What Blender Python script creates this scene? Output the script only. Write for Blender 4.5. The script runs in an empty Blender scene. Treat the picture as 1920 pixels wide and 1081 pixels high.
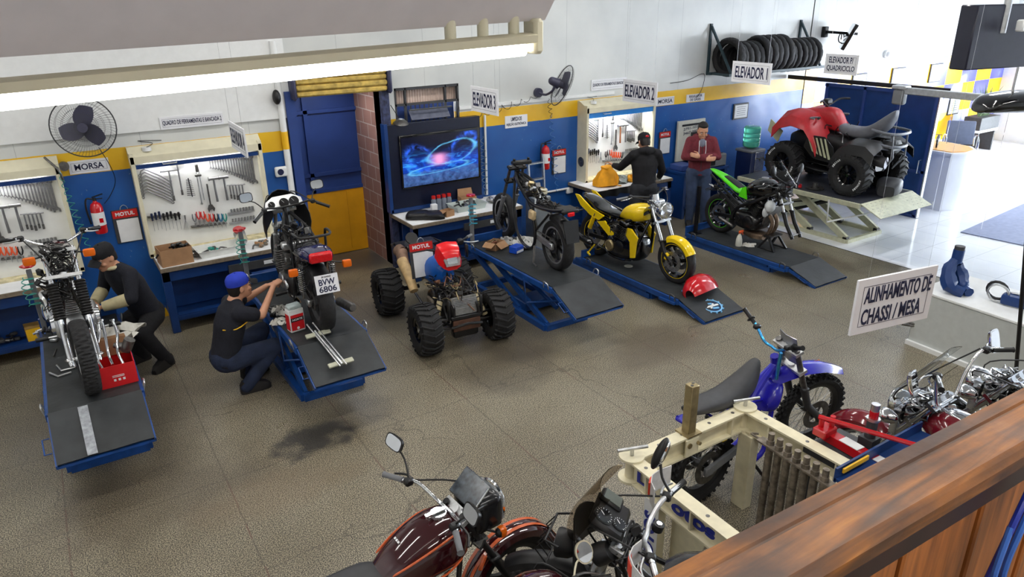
import bpy, bmesh, math, random
from mathutils import Vector as V, Matrix, Euler
from math import pi, sin, cos, radians as rad, sqrt
random.seed(7)
COL = bpy.context.scene.collection
ID = Matrix()

# ---------------------------------------------------------------- materials
def S(r, g, b):
    f = lambda c: (c/255/12.92) if c/255 <= .04045 else ((c/255+.055)/1.055)**2.4
    return (f(r), f(g), f(b))
_M = {}
def mat(name, col, rough=.5, metal=0., noise=.08, ns=14., bump=0., bs=80., emit=0., trans=0., coat=0., alpha=1., spec=.5, ior=1.45):
    if name in _M: return _M[name]
    m = bpy.data.materials.new(name); m.use_nodes = True; _M[name] = m
    nt = m.node_tree; N = nt.nodes; L = nt.links; b = N['Principled BSDF']
    b.inputs['Roughness'].default_value = rough; b.inputs['Metallic'].default_value = metal
    b.inputs['Specular IOR Level'].default_value = spec; b.inputs['IOR'].default_value = ior
    b.inputs['Transmission Weight'].default_value = trans; b.inputs['Coat Weight'].default_value = coat
    b.inputs['Coat Roughness'].default_value = .06; b.inputs['Alpha'].default_value = alpha
    tc = N.new('ShaderNodeTexCoord'); nz = N.new('ShaderNodeTexNoise'); nz.inputs['Scale'].default_value = ns
    nz.inputs['Detail'].default_value = 5; L.new(tc.outputs['Object'], nz.inputs['Vector'])
    r = N.new('ShaderNodeValToRGB'); e = r.color_ramp.elements
    e[0].position = .3; e[1].position = .7
    e[0].color = (*[c*(1-noise) for c in col], 1); e[1].color = (*[min(1, c*(1+noise)) for c in col], 1)
    L.new(nz.outputs['Fac'], r.inputs['Fac']); L.new(r.outputs['Color'], b.inputs['Base Color'])
    if emit:
        b.inputs['Emission Color'].default_value = (*col, 1); b.inputs['Emission Strength'].default_value = emit
    if bump:
        n2 = N.new('ShaderNodeTexNoise'); n2.inputs['Scale'].default_value = bs; L.new(tc.outputs['Object'], n2.inputs['Vector'])
        bp = N.new('ShaderNodeBump'); bp.inputs['Strength'].default_value = bump; bp.inputs['Distance'].default_value = .01
        L.new(n2.outputs['Fac'], bp.inputs['Height']); L.new(bp.outputs['Normal'], b.inputs['Normal'])
    return m

class G:  # tiny node-graph helper for the larger procedural surfaces
    def __init__(s, name):
        s.m = bpy.data.materials.new(name); s.m.use_nodes = True; s.t = s.m.node_tree; s.b = s.t.nodes['Principled BSDF']
        s.pos = s.n('NewGeometry').outputs['Position']
        x = s.n('SeparateXYZ'); s.l(s.pos, x.inputs[0]); s.x, s.y, s.z = x.outputs
    def n(s, k): return s.t.nodes.new('ShaderNode'+k)
    def l(s, a, b): s.t.links.new(a, b)
    def put(s, a, i):
        if isinstance(a, (int, float)): i.default_value = a
        elif isinstance(a, tuple): i.default_value = (*a, 1)
        else: s.l(a, i)
    def f(s, op, a, b=0., c=None):
        n = s.n('Math'); n.operation = op; s.put(a, n.inputs[0]); s.put(b, n.inputs[1])
        if c is not None: s.put(c, n.inputs[2])
        return n.outputs[0]
    def mix(s, fac, a, b):
        n = s.n('Mix'); n.data_type = 'RGBA'; s.put(fac, n.inputs[0]); s.put(a, n.inputs[6]); s.put(b, n.inputs[7]); return n.outputs[2]
    def noise(s, sc, det=4, vec=None, dist=0.):
        n = s.n('TexNoise'); n.inputs['Scale'].default_value = sc; n.inputs['Detail'].default_value = det
        n.inputs['Distortion'].default_value = dist; s.l(vec or s.pos, n.inputs['Vector']); return n.outputs['Fac']
    def ramp(s, fac, *st):
        n = s.n('ValToRGB'); e = n.color_ramp.elements
        while len(e) < len(st): e.new(.5)
        for k, (p, c) in enumerate(st): e[k].position = p; e[k].color = (*c, 1) if isinstance(c, tuple) else (c, c, c, 1)
        s.l(fac, n.inputs[0]); return n.outputs[0]
    def done(s, col, rough=.5, bump=None, bstr=.3, spec=.5, metal=0.):
        s.put(col, s.b.inputs['Base Color']); s.put(rough, s.b.inputs['Roughness']); s.b.inputs['Specular IOR Level'].default_value = spec
        s.b.inputs['Metallic'].default_value = metal
        if bump is not None:
            bp = s.n('Bump'); bp.inputs['Strength'].default_value = bstr; bp.inputs['Distance'].default_value = .01
            s.l(bump, bp.inputs['Height']); s.l(bp.outputs[0], s.b.inputs['Normal'])
        return s.m

BLUE = mat('blue_paint', S(16, 52, 108), .4, noise=.15, ns=6)
LBLUE = mat('lift_blue', S(20, 66, 132), .42, noise=.25, ns=9)
DBLUE = mat('door_blue', S(38, 62, 122), .45, noise=.1, ns=3)
NAVY = mat('navy_cloth', S(26, 28, 38), .9, noise=.2, bump=.3)
YEL = mat('yellow_paint', S(232, 180, 30), .45, noise=.1, ns=5)
GOLD = mat('door_yellow', S(214, 152, 20), .5, noise=.1, ns=4)
WHITE = mat('white_paint', S(228, 230, 230), .5, noise=.03)
CREAM = mat('cream_paint', S(216, 210, 184), .4, noise=.07, ns=7)
PAPER = mat('paper', S(226, 228, 230), .7, noise=.05, ns=9)
SIGNW = mat('sign_white', S(226, 227, 232), .35, noise=.03)
INK = mat('sign_ink', S(20, 26, 62), .5)
BLK = mat('black_plastic', S(20, 20, 22), .42, noise=.2)
GBLK = mat('gloss_black', S(10, 10, 12), .12, coat=.6)
FBLK = mat('frame_black', S(17, 17, 19), .28, noise=.25, spec=.6)
RUB = mat('tyre_rubber', S(27, 27, 29), .72, noise=.25, ns=30, bump=.25, bs=120)
MATT = mat('rubber_mat', S(44, 47, 49), .55, noise=.3, ns=5, bump=.5, bs=9, spec=.45)
CHR = mat('chrome', (.72, .73, .75), .12, 1., noise=.06)
STEEL = mat('steel', (.52, .53, .54), .32, 1., noise=.18, ns=25)
DSTEEL = mat('dark_steel', (.16, .155, .15), .42, .9, noise=.3, ns=25)
ALU = mat('aluminium', (.58, .59, .6), .38, .9, noise=.12, ns=30)
DIRTY = mat('dirty_metal', (.2, .17, .135), .55, .6, noise=.45, ns=25)
BRASS = mat('brass', (.36, .29, .16), .42, .8, noise=.25)
GREY = mat('grey_plastic', S(112, 114, 118), .5, noise=.1)
DGREY = mat('dark_grey', S(58, 59, 62), .55, noise=.15)
RED = mat('red_gloss', S(186, 16, 26), .18, coat=.5, noise=.06)
REDP = mat('red_plastic', S(196, 34, 30), .4)
MAROON = mat('maroon_gloss', S(52, 10, 16), .1, coat=.8, noise=.1)
YELG = mat('yellow_gloss', S(240, 205, 20), .2, coat=.4, noise=.05)
GREENG = mat('green_gloss', S(86, 214, 26), .25, coat=.4, noise=.05)
BLUG = mat('dirt_blue', S(34, 30, 168), .25, coat=.4, noise=.08)
ORA = mat('orange_lens', S(242, 112, 16), .2, noise=.1, trans=.25)
REDL = mat('red_lens', S(216, 18, 30), .15, noise=.15, ns=60, trans=.15)
CARD = mat('cardboard', S(164, 126, 92), .85, noise=.1, ns=12)
WOODB = mat('bench_edge', S(120, 108, 92), .6, noise=.25, ns=30)
SKIN = mat('skin', S(206, 152, 122), .55, noise=.08, ns=18)
HAIR = mat('hair', S(28, 22, 20), .6, noise=.3, ns=60)
RAG = mat('rag_cloth', S(206, 204, 196), .95, noise=.12, bump=.6, bs=40)
CYAN = mat('air_hose', S(40, 150, 176), .35)
TEAL = mat('hose_green', S(46, 140, 128), .35)
MIRR = mat('mirror_glass', (.8, .82, .85), .03, 1., noise=.02)
SCRN = mat('clear_screen', (.93, .95, .96), .02, noise=0, trans=1., ior=1.2)
LENS = mat('clear_lens', (.86, .88, .9), .06, noise=.02, trans=.75)
ANOD = mat('blue_anodised', S(70, 160, 220), .22, .8)
DENIM = mat('denim', S(34, 44, 68), .9, noise=.28, ns=8, bump=.3, bs=90)

# ---------------------------------------------------------------- mesh builder
def frame(d):
    d = V(d).normalized(); up = V((0, 0, 1)) if abs(d.z) < .95 else V((1, 0, 0))
    u = d.cross(up).normalized(); return u, u.cross(d).normalized(), d
def spline(pts, k=4, closed=False):
    P = [V(p) for p in pts]; n = len(P); out = []
    for i in range(n if closed else n-1):
        g = (lambda j: P[j % n]) if closed else (lambda j: P[max(0, min(n-1, j))])
        a, b, c, d = g(i-1), g(i), g(i+1), g(i+2)
        for q in range(k):
            t = q/k
            out.append(.5*((2*b)+(c-a)*t+(2*a-5*b+4*c-d)*t*t+(3*b-a-3*c+d)*t**3))
    if not closed: out.append(P[-1])
    return out
def ring_yz(x, w, z0, z1, e=2.6, n=18, y=0.):  # superellipse cross-section across a bike
    zc, h = (z0+z1)/2, (z1-z0)/2; o = []
    for i in range(n):
        a = 2*pi*i/n; c, s = cos(a), sin(a)
        o.append(V((x, y+w*abs(c)**(2/e)*(1 if c > 0 else -1), zc+h*abs(s)**(2/e)*(1 if s > 0 else -1))))
    return o

class MB:
    def __init__(s, m=None, X=None):
        s.v = []; s.f = []; s.mi = []; s.mats = []; s.cur = 0; s.X = X or ID
        if m: s.use(m)
    def use(s, m):
        if m not in s.mats: s.mats.append(m)
        s.cur = s.mats.index(m); return s
    def add(s, vs, fs):
        o = len(s.v); s.v += [s.X @ V(p) for p in vs]
        s.f += [tuple(o+i for i in f) for f in fs]; s.mi += [s.cur]*len(fs); return s
    def box(s, c, d, r=None, bev=0., seg=1):
        bm = bmesh.new(); bmesh.ops.create_cube(bm, size=1)
        for v in bm.verts: v.co = V((v.co.x*d[0], v.co.y*d[1], v.co.z*d[2]))
        if bev: bmesh.ops.bevel(bm, geom=bm.edges[:], offset=min(bev, min(d)*.45), segments=seg, affect='EDGES', profile=.6)
        R = Euler(r).to_matrix() if r is not None else Matrix.Identity(3)
        bm.verts.index_update(); s.add([R @ v.co + V(c) for v in bm.verts], [[v.index for v in f.verts] for f in bm.faces]); bm.free(); return s
    def bar(s, a, b, w, h, bev=0., up=None):  # rectangular bar from a to b (w across, h upwards)
        a, b = V(a), V(b); d = (b-a).normalized(); u, t, _ = frame(d)
        if up is not None: u = d.cross(V(up)).normalized(); t = u.cross(d)
        c = [(-w/2, -h/2), (w/2, -h/2), (w/2, h/2), (-w/2, h/2)]
        vs = [p+u*x+t*y for p in (a, b) for x, y in c]
        return s.add(vs, [(0, 1, 2, 3)[::-1], (4, 5, 6, 7)]+[(i, (i+1) % 4, 4+(i+1) % 4, 4+i) for i in range(4)])
    def cyl(s, a, b, r, r2=None, n=12, cap=True):
        a, b = V(a), V(b); r2 = r if r2 is None else r2; u, t, _ = frame(b-a)
        vs = [p+u*q*cos(2*pi*i/n)+t*q*sin(2*pi*i/n) for p, q in ((a, r), (b, r2)) for i in range(n)]
        fs = [(i, n+i, n+(i+1) % n, (i+1) % n) for i in range(n)]
        if cap: fs += [tuple(range(n)), tuple(range(2*n-1, n-1, -1))]
        return s.add(vs, fs)
    def tube(s, pts, r, n=8, sm=0, closed=False, cap=True):
        P = spline(pts, sm, closed) if sm else [V(p) for p in pts]; m = len(P)
        R = r if isinstance(r, (list, tuple)) else [r]*m
        if len(R) != m: R = [R[0]+(R[-1]-R[0])*i/(m-1) for i in range(m)] if len(R) == 2 else [R[min(len(R)-1, int(i*len(R)/m))] for i in range(m)]
        vs = []; u = None
        for i in range(m):
            d = (P[(i+1) % m]-P[i-1]) if closed else (P[min(m-1, i+1)]-P[max(0, i-1)])
            if d.length < 1e-9: d = V((0, 0, 1))
            d.normalize()
            if u is None: u = frame(d)[0]
            u = (u-d*u.dot(d)); u = u.normalized() if u.length > 1e-6 else frame(d)[0]; t = d.cross(u)
            vs += [P[i]+(u*cos(2*pi*k/n)+t*sin(2*pi*k/n))*R[i] for k in range(n)]
        fs = []
        for i in range(m if closed else m-1):
            j = (i+1) % m
            fs += [(i*n+k, i*n+(k+1) % n, j*n+(k+1) % n, j*n+k) for k in range(n)]
        if cap and not closed: fs += [tuple(range(n))[::-1], tuple(range((m-1)*n, m*n))]
        return s.add(vs, fs)
    def lathe(s, prof, c, axis=(0, 1, 0), n=32, closed=False, rf=None):
        c = V(c); u, t, d = frame(axis); m = len(prof); vs = []
        for i in range(n):
            a = 2*pi*i/n
            for j, (r, o) in enumerate(prof):
                if rf: r += rf(i, j)
                vs.append(c+(u*cos(a)+t*sin(a))*r+d*o)
        fs = []
        for i in range(n):
            k = (i+1) % n
            for j in range(m if closed else m-1):
                q = (j+1) % m
                fs.append((i*m+j, i*m+q, k*m+q, k*m+j))
        return s.add(vs, fs)
    def ell(s, c, r, rot=None, n=14, m=9, z0=-1., z1=1.):
        R = Euler(rot).to_matrix() if rot else Matrix.Identity(3); r = V((r, r, r)) if isinstance(r, (int, float)) else V(r); c = V(c); vs = []
        a0, a1 = math.asin(z0), math.asin(z1)
        for j in range(m+1):
            p = a0+(a1-a0)*j/m
            for i in range(n):
                q = 2*pi*i/n; vs.append(R @ V((r.x*cos(p)*cos(q), r.y*cos(p)*sin(q), r.z*sin(p)))+c)
        fs = [(j*n+i, j*n+(i+1) % n, (j+1)*n+(i+1) % n, (j+1)*n+i) for j in range(m) for i in range(n)]
        fs += [tuple(range(n))[::-1], tuple(range(m*n, m*n+n))]
        return s.add(vs, fs)
    def loft(s, secs, cap=True, closed=True):
        n = len(secs[0]); m = len(secs); vs = [p for q in secs for p in q]
        fs = [(i*n+k, i*n+(k+1) % n, (i+1)*n+(k+1) % n, (i+1)*n+k) for i in range(m-1) for k in range(n if closed else n-1)]
        if cap and closed: fs += [tuple(range(n))[::-1], tuple(range((m-1)*n, m*n))]
        return s.add(vs, fs)
    def body(s, st, e=2.6, n=18, k=3):  # smooth loft through stations (x, halfwidth, z0, z1)
        st = [tuple(q) for q in spline([V((a[0], a[1], a[2], a[3])) for a in st], k)] if k > 1 else st
        return s.loft([ring_yz(a[0], max(.002, a[1]), a[2], max(a[3], a[2]+.004), e, n) for a in st])
    def prism(s, pts, o, u, v, t):  # closed 2D outline extruded by t along u x v
        o, u, v = V(o), V(u), V(v); w = u.cross(v).normalized(); n = len(pts)
        vs = [o+u*x+v*y+w*d for d in (0, t) for x, y in pts]
        return s.add(vs, [tuple(range(n))[::-1], tuple(range(n, 2*n))]+[(i, (i+1) % n, n+(i+1) % n, n+i) for i in range(n)])
    def sheet(s, rows, t=.004):  # a grid of points given thickness
        m, n = len(rows), len(rows[0]); P = [[V(p) for p in r] for r in rows]; N = []
        for i in range(m):
            for j in range(n):
                a = P[min(m-1, i+1)][j]-P[max(0, i-1)][j]; b = P[i][min(n-1, j+1)]-P[i][max(0, j-1)]; q = a.cross(b)
                N.append(q.normalized() if q.length > 1e-9 else V((0, 0, 1)))
        vs = [p for r in P for p in r]; vs = vs+[p-N[i]*t for i, p in enumerate(vs)]; k = m*n; fs = []
        for i in range(m-1):
            for j in range(n-1):
                a = (i*n+j, (i+1)*n+j, (i+1)*n+j+1, i*n+j+1); fs += [a, tuple(k+q for q in a)[::-1]]
        for j in range(n-1): fs += [(j, j+1, k+j+1, k+j), ((m-1)*n+j+1, (m-1)*n+j, k+(m-1)*n+j, k+(m-1)*n+j+1)]
        for i in range(m-1): fs += [((i+1)*n, i*n, k+i*n, k+(i+1)*n), (i*n+n-1, (i+1)*n+n-1, k+(i+1)*n+n-1, k+i*n+n-1)]
        return s.add(vs, fs)
    def mesh(s, name, smooth=38):
        me = bpy.data.meshes.new(name); me.from_pydata([tuple(p) for p in s.v], [], s.f); me.validate(clean_customdata=False)
        for m in s.mats: me.materials.append(m)
        if len(s.mats) > 1 and len(me.polygons) == len(s.mi): me.polygons.foreach_set('material_index', s.mi)
        if smooth:
            me.polygons.foreach_set('use_smooth', [True]*len(me.polygons)); me.set_sharp_from_angle(angle=rad(smooth))
        me.update(); return me
    def obj(s, name, parent=None, label=None, smooth=38):
        o = bpy.data.objects.new(name, s.mesh(name, smooth)); COL.objects.link(o)
        if parent is not None: o.parent = parent
        if label: o['label'] = label
        return o

def tag(o, label, cat, group=None, kind=None):
    o['label'] = label; o['category'] = cat
    if group: o['group'] = group
    if kind: o['kind'] = kind
    return o
def thing(name, label, cat, loc=(0, 0, 0), rz=0., group=None, rot=None):
    o = bpy.data.objects.new(name, None); COL.objects.link(o); o.location = loc; o.rotation_euler = rot or (0, 0, rz); o.empty_display_size = .1
    return tag(o, label, cat, group)
def struct(name, mb, smooth=0):
    o = mb.obj(name, smooth=smooth); o['kind'] = 'structure'; return o
def dup(r, loc, rz=None, label=None, group=None):
    c = r.copy(); COL.objects.link(c); c.location = loc
    if rz is not None: c.rotation_euler = (0, 0, rz)
    if label: c['label'] = label
    if group: c['group'] = group
    for ch in list(r.children):
        k = ch.copy(); COL.objects.link(k); k.parent = c
        for g in ch.children:
            q = g.copy(); COL.objects.link(q); q.parent = k
    return c
ORD = 'first second third fourth fifth sixth seventh eighth ninth tenth eleventh twelfth thirteenth fourteenth fifteenth sixteenth seventeenth eighteenth nineteenth twentieth'.split()

def text(body, o, u, v, w, h, m, parent, name='lettering', bold=.012, t=.0015, align='fit', label=None):
    """Letters fitted in a w x h field whose lower-left corner is o; u to the reader's right, v up."""
    cu = bpy.data.curves.new('txt', 'FONT'); cu.body = body; cu.offset = bold; cu.align_x = 'CENTER'; cu.extrude = .02; cu.space_line = .82; cu.resolution_u = 3
    ob = bpy.data.objects.new('txt', cu); COL.objects.link(ob)
    me = bpy.data.meshes.new_from_object(ob.evaluated_get(bpy.context.evaluated_depsgraph_get()))
    bpy.data.objects.remove(ob); bpy.data.curves.remove(cu)
    xs = [p.co.x for p in me.vertices]; ys = [p.co.y for p in me.vertices]
    x0, x1, y0, y1 = min(xs), max(xs), min(ys), max(ys); o, u, v = V(o), V(u).normalized(), V(v).normalized(); n = u.cross(v)
    for p in me.vertices:
        c = p.co; p.co = o+u*((c.x-x0)/(x1-x0)*w)+v*((c.y-y0)/(y1-y0)*h)+n*(t if c.z > 0 else .0002)
    me.materials.clear(); me.materials.append(m)
    ob = bpy.data.objects.new(name, me); COL.objects.link(ob); ob.parent = parent
    if label: ob['label'] = label
    return ob
# ================================================================ the room
YW = 9.287
def surfaces():
    # granilite workshop floor with joints, hairline cracks and oil stains
    g = G('workshop_floor'); sp = g.noise(118, 2); v = g.n('TexVoronoi'); v.inputs['Scale'].default_value = 95; g.l(g.pos, v.inputs['Vector'])
    base = g.ramp(sp, (.43, S(58, 54, 45)), (.5, S(128, 121, 104)), (.57, S(190, 181, 160)))
    base = g.mix(g.f('MULTIPLY', g.f('LESS_THAN', v.outputs['Distance'], .26), .45), base, S(78, 72, 64))
    tint = g.ramp(g.noise(.9, 5), (.35, S(184, 178, 164)), (.65, S(232, 230, 224)))
    mm = g.n('Mix'); mm.data_type = 'RGBA'; mm.blend_type = 'MULTIPLY'; mm.inputs[0].default_value = .8; g.l(base, mm.inputs[6]); g.l(tint, mm.inputs[7]); base = mm.outputs[2]
    wob = g.f('MULTIPLY', g.f('SUBTRACT', g.noise(1.7, 5), .5), .14)
    wob2 = g.f('MULTIPLY', g.f('SUBTRACT', g.noise(9, 3), .5), .02)
    def joint(c, per, off, wd, ww):
        q = g.f('ADD', g.f('ADD', c, off), ww); q = g.f('ABSOLUTE', g.f('SUBTRACT', g.f('FRACT', g.f('DIVIDE', q, per)), .5))
        return g.f('LESS_THAN', q, wd/per)
    jx = joint(g.x, 1.13, -.05, .006, wob2); jy = joint(g.y, 1.2, .02, .005, g.f('ADD', wob, wob2))
    cr = g.n('TexVoronoi'); cr.feature = 'DISTANCE_TO_EDGE'; cr.inputs['Scale'].default_value = .55
    av = g.n('VectorMath'); nz = g.n('TexNoise'); nz.inputs['Scale'].default_value = 3; nz.inputs['Detail'].default_value = 6; g.l(g.pos, nz.inputs['Vector'])
    mv = g.n('VectorMath'); mv.operation = 'MULTIPLY_ADD'; g.l(nz.outputs['Color'], mv.inputs[0]); mv.inputs[1].default_value = (.5, .5, 0); g.l(g.pos, mv.inputs[2]); g.l(mv.outputs[0], cr.inputs['Vector'])
    crk = g.f('MULTIPLY', g.f('LESS_THAN', cr.outputs['Distance'], .0026), g.f('GREATER_THAN', g.noise(.8, 1), .52))
    ln = g.f('MAXIMUM', g.f('MAXIMUM', jx, jy), crk)
    base = g.mix(g.f('MULTIPLY', ln, .5), base, S(52, 46, 40))
    red = g.f('MULTIPLY', jx, g.f('GREATER_THAN', g.noise(2.2, 2), .5)); base = g.mix(g.f('MULTIPLY', red, .2), base, S(120, 52, 44))
    def blot(cx, cy, rx, ry, s, col, base, sc=3.):
        d = g.f('ADD', g.f('POWER', g.f('DIVIDE', g.f('SUBTRACT', g.x, cx), rx), 2), g.f('POWER', g.f('DIVIDE', g.f('SUBTRACT', g.y, cy), ry), 2))
        d = g.f('ADD', d, g.f('MULTIPLY', g.f('SUBTRACT', g.noise(sc, 6), .5), 2.6))
        return g.mix(g.f('MULTIPLY', g.ramp(d, (.25, 1.), (1., 0.)), s), base, col)
    for q in ((1.42, 5.55, .42, .3, .85, S(40, 40, 42), 5.), (1.9, 5.75, .35, .35, .3, S(70, 66, 62), 2.), (.1, 5.5, 1.0, .6, .42, S(66, 56, 46), 2.), (3.5, 5.9, .7, .8, .4, S(60, 54, 48), 2.), (.9, 5.0, .8, .3, .25, S(110, 88, 64), 2.),
              (5.3, 5.2, .9, .5, .45, S(70, 58, 46), 2.5), (4.0, 6.6, .6, 1.2, .5, S(66, 60, 54), 2.), (7.5, 6.5, .5, 1.2, .35, S(80, 70, 58), 2.), (9.2, 6.2, .35, .9, .55, S(72, 56, 42), 3.), (2.7, 8.0, 1.0, 1.2, .5, S(74, 74, 76), 1.5), (3.4, 9.9, .8, .6, .8, S(58, 58, 60), 1.), (4.1, 3.1, .4, .3, .5, S(58, 54, 50), 3.), (-.2, 7.0, 1.2, 1.2, .4, S(70, 62, 52), 1.5)):
        base = blot(*q[:6], base, q[6])
    rgh = g.f('ADD', .18, g.f('MULTIPLY', g.noise(1.1, 4), .32))
    FLOOR = g.done(base, rgh, g.f('SUBTRACT', g.f('MULTIPLY', sp, .25), ln), .05, spec=.6)
    # white glazed showroom tiles
    g = G('showroom_tile')
    def tj(c, off): return g.f('GREATER_THAN', g.f('ABSOLUTE', g.f('SUBTRACT', g.f('FRACT', g.f('DIVIDE', g.f('ADD', c, off), .62)), .5)), .4955)
    TILE = g.done(g.mix(g.f('MULTIPLY', g.f('MAXIMUM', tj(g.x, .1), tj(g.y, .25)), .6), g.ramp(g.noise(2, 3), (.3, S(232, 235, 242)), (.7, S(244, 246, 250))), S(120, 124, 136)), .12)
    # painted back wall: blue dado, yellow band, white boarding above
    g = G('banded_wall'); e = g.f('MULTIPLY', g.f('SUBTRACT', g.noise(7, 4), .5), .012)
    z = g.f('ADD', g.z, e)
    yel = g.ramp(g.noise(2.5, 5), (.3, S(214, 166, 22)), (.7, S(232, 188, 40)))
    blu = g.ramp(g.noise(3, 5), (.3, S(24, 76, 146)), (.7, S(32, 88, 158)))
    wht = g.ramp(g.noise(1.4, 5), (.3, S(196, 199, 198)), (.7, S(214, 216, 213)))
    seam = g.f('GREATER_THAN', g.f('ABSOLUTE', g.f('SUBTRACT', g.f('FRACT', g.f('DIVIDE', g.f('ADD', g.x, .35), 1.22)), .5)), .4975)
    wht = g.mix(g.f('MULTIPLY', seam, .45), wht, S(120, 124, 128))
    scuff = g.f('MULTIPLY', g.f('GREATER_THAN', g.noise(26, 5), .68), g.f('GREATER_THAN', g.noise(1.3, 2), .55))
    blu = g.mix(g.f('MULTIPLY', scuff, .35), blu, S(150, 160, 178))
    col = g.mix(g.f('GREATER_THAN', z, 1.875), blu, yel); col = g.mix(g.f('GREATER_THAN', z, 2.125), col, wht)
    WALL = g.done(col, g.ramp(g.noise(5, 4), (.3, .28), (.7, .42)), g.noise(3, 3), .12)
    # printed yellow / blue chequer of the showroom
    g = G('chequer_print'); fx = g.f('FRACT', g.f('DIVIDE', g.f('SUBTRACT', g.x, 12.6), 1.42)); fz = g.f('FRACT', g.f('DIVIDE', g.f('SUBTRACT', g.z, .92), 1.34))
    ch = g.f('ABSOLUTE', g.f('SUBTRACT', g.f('LESS_THAN', fx, .5), g.f('GREATER_THAN', fz, .5)))
    wv = g.n('TexWave'); wv.inputs['Scale'].default_value = .9; wv.inputs['Distortion'].default_value = 6; wv.inputs['Detail'].default_value = 1; wv.wave_type = 'RINGS'; g.l(g.pos, wv.inputs['Vector'])
    ya = g.ramp(wv.outputs['Fac'], (.0, S(250, 186, 24)), (.93, S(252, 190, 30)), (.97, S(255, 232, 150)))
    bl = g.ramp(wv.outputs['Fac'], (.0, S(84, 84, 170)), (.6, S(112, 116, 196)), (.95, S(214, 218, 240)))
    CHEQ = g.done(g.mix(ch, ya, bl), .2)
    g = G('red_brick'); bt = g.n('TexBrick'); bt.inputs['Color1'].default_value = (*S(150, 112, 100), 1); bt.inputs['Color2'].default_value = (*S(136, 98, 88), 1); bt.inputs['Mortar'].default_value = (*S(176, 160, 150), 1)
    bt.inputs['Scale'].default_value = 1.; bt.inputs['Brick Width'].default_value = .3; bt.inputs['Row Height'].default_value = .2; bt.inputs['Mortar Size'].default_value = .008
    cm = g.n('CombineXYZ'); g.l(g.y, cm.inputs[0]); g.l(g.z, cm.inputs[1]); g.l(cm.outputs[0], bt.inputs['Vector']); BRICK = g.done(bt.outputs['Color'], .8)
    # worn varnished wood of the gallery rail
    g = G('worn_wood'); mp = g.n('VectorMath'); mp.operation = 'MULTIPLY'; mp.inputs[1].default_value = (1.2, 16, 16); g.l(g.pos, mp.inputs[0])
    gr = g.ramp(g.noise(3, 8, mp.outputs[0], .6), (.3, S(80, 48, 20)), (.55, S(130, 78, 26)), (.75, S(172, 108, 38)))
    mp2 = g.n('VectorMath'); mp2.operation = 'MULTIPLY'; mp2.inputs[1].default_value = (1, 2.4, 2.4); g.l(g.pos, mp2.inputs[0])
    WOOD = g.done(g.mix(g.ramp(g.noise(3.4, 7, mp2.outputs[0]), (.44, 0.), (.6, .85)), gr, S(56, 38, 30)), g.ramp(g.noise(6, 4), (.35, .42), (.65, .65)), g.noise(40, 3), .08)
    g = G('plank_wood'); mp = g.n('VectorMath'); mp.operation = 'MULTIPLY'; mp.inputs[1].default_value = (18, 18, 1.5); g.l(g.pos, mp.inputs[0])
    PLANK = g.done(g.ramp(g.noise(2.4, 7, mp.outputs[0], .8), (.3, S(112, 62, 24)), (.7, S(178, 106, 46))), .4)
    # picture on the television: blue light trails
    g = G('screen_picture'); u = g.f('DIVIDE', g.f('SUBTRACT', g.x, 4.65), .6); w = g.f('DIVIDE', g.f('SUBTRACT', g.z, 1.53), .35)
    wob = g.f('MULTIPLY', g.f('SUBTRACT', g.noise(3.2, 4), .5), .55)
    def trail(cx, cy, a, b, ang, wd):
        c, s = cos(ang), sin(ang); U = g.f('SUBTRACT', u, cx); W = g.f('SUBTRACT', w, cy)
        p = g.f('DIVIDE', g.f('ADD', g.f('MULTIPLY', U, c), g.f('MULTIPLY', W, s)), a); q = g.f('DIVIDE', g.f('SUBTRACT', g.f('MULTIPLY', W, c), g.f('MULTIPLY', U, s)), b)
        r = g.f('SQRT', g.f('ADD', g.f('POWER', p, 2), g.f('POWER', q, 2))); d = g.f('ABSOLUTE', g.f('SUBTRACT', g.f('ADD', r, wob), 1.))
        return g.f('POWER', 2.718, g.f('MULTIPLY', g.f('POWER', g.f('DIVIDE', d, wd), 2), -1))
    mv = g.n('VectorMath'); mv.operation = 'MULTIPLY'; mv.inputs[1].default_value = (2.2, 1, 7); g.l(g.pos, mv.inputs[0]); stk = g.noise(2.2, 6, mv.outputs[0], 1.4)
    t = g.f('MAXIMUM', trail(.32, .22, .68, .42, .42, .06), trail(-.05, -.38, .8, .16, .12, .09))
    sm = g.f('MULTIPLY', g.f('MAXIMUM', trail(-.55, .1, .3, .5, .35, .22), trail(.62, .35, .3, .55, -.35, .2)), g.ramp(g.noise(7, 6, None, 1.5), (.4, 0.), (.68, 1.)))
    glow = g.f('POWER', 2.718, g.f('MULTIPLY', g.f('POWER', g.f('DIVIDE', g.f('ADD', w, .22), .38), 2), -1))
    low = g.f('MULTIPLY', g.ramp(w, (0., 1.), (.0001, 0.)), 0.)
    low = g.f('MULTIPLY', g.f('LESS_THAN', g.f('ADD', w, g.f('MULTIPLY', g.noise(4, 3), .3)), -.3), g.ramp(g.noise(14, 6), (.35, .25), (.65, .9)))
    c = g.mix(g.f('MULTIPLY', glow, g.ramp(stk, (.3, .25), (.65, 1.))), S(4, 5, 30), S(20, 84, 226)); c = g.mix(low, c, S(78, 112, 176)); c = g.mix(g.f('MULTIPLY', g.f('MULTIPLY', glow, g.ramp(stk, (.52, 0.), (.7, 1.))), .8), c, S(70, 190, 255)); c = g.mix(sm, c, S(50, 110, 255)); c = g.mix(g.f('MULTIPLY', t, g.ramp(g.noise(6, 5), (.3, .2), (.65, 1.))), c, S(110, 205, 255))
    core = g.f('POWER', 2.718, g.f('MULTIPLY', g.f('ADD', g.f('POWER', g.f('DIVIDE', g.f('SUBTRACT', u, -.05), .17), 2), g.f('POWER', g.f('DIVIDE', g.f('ADD', w, .02), .22), 4)), -1))
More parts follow.
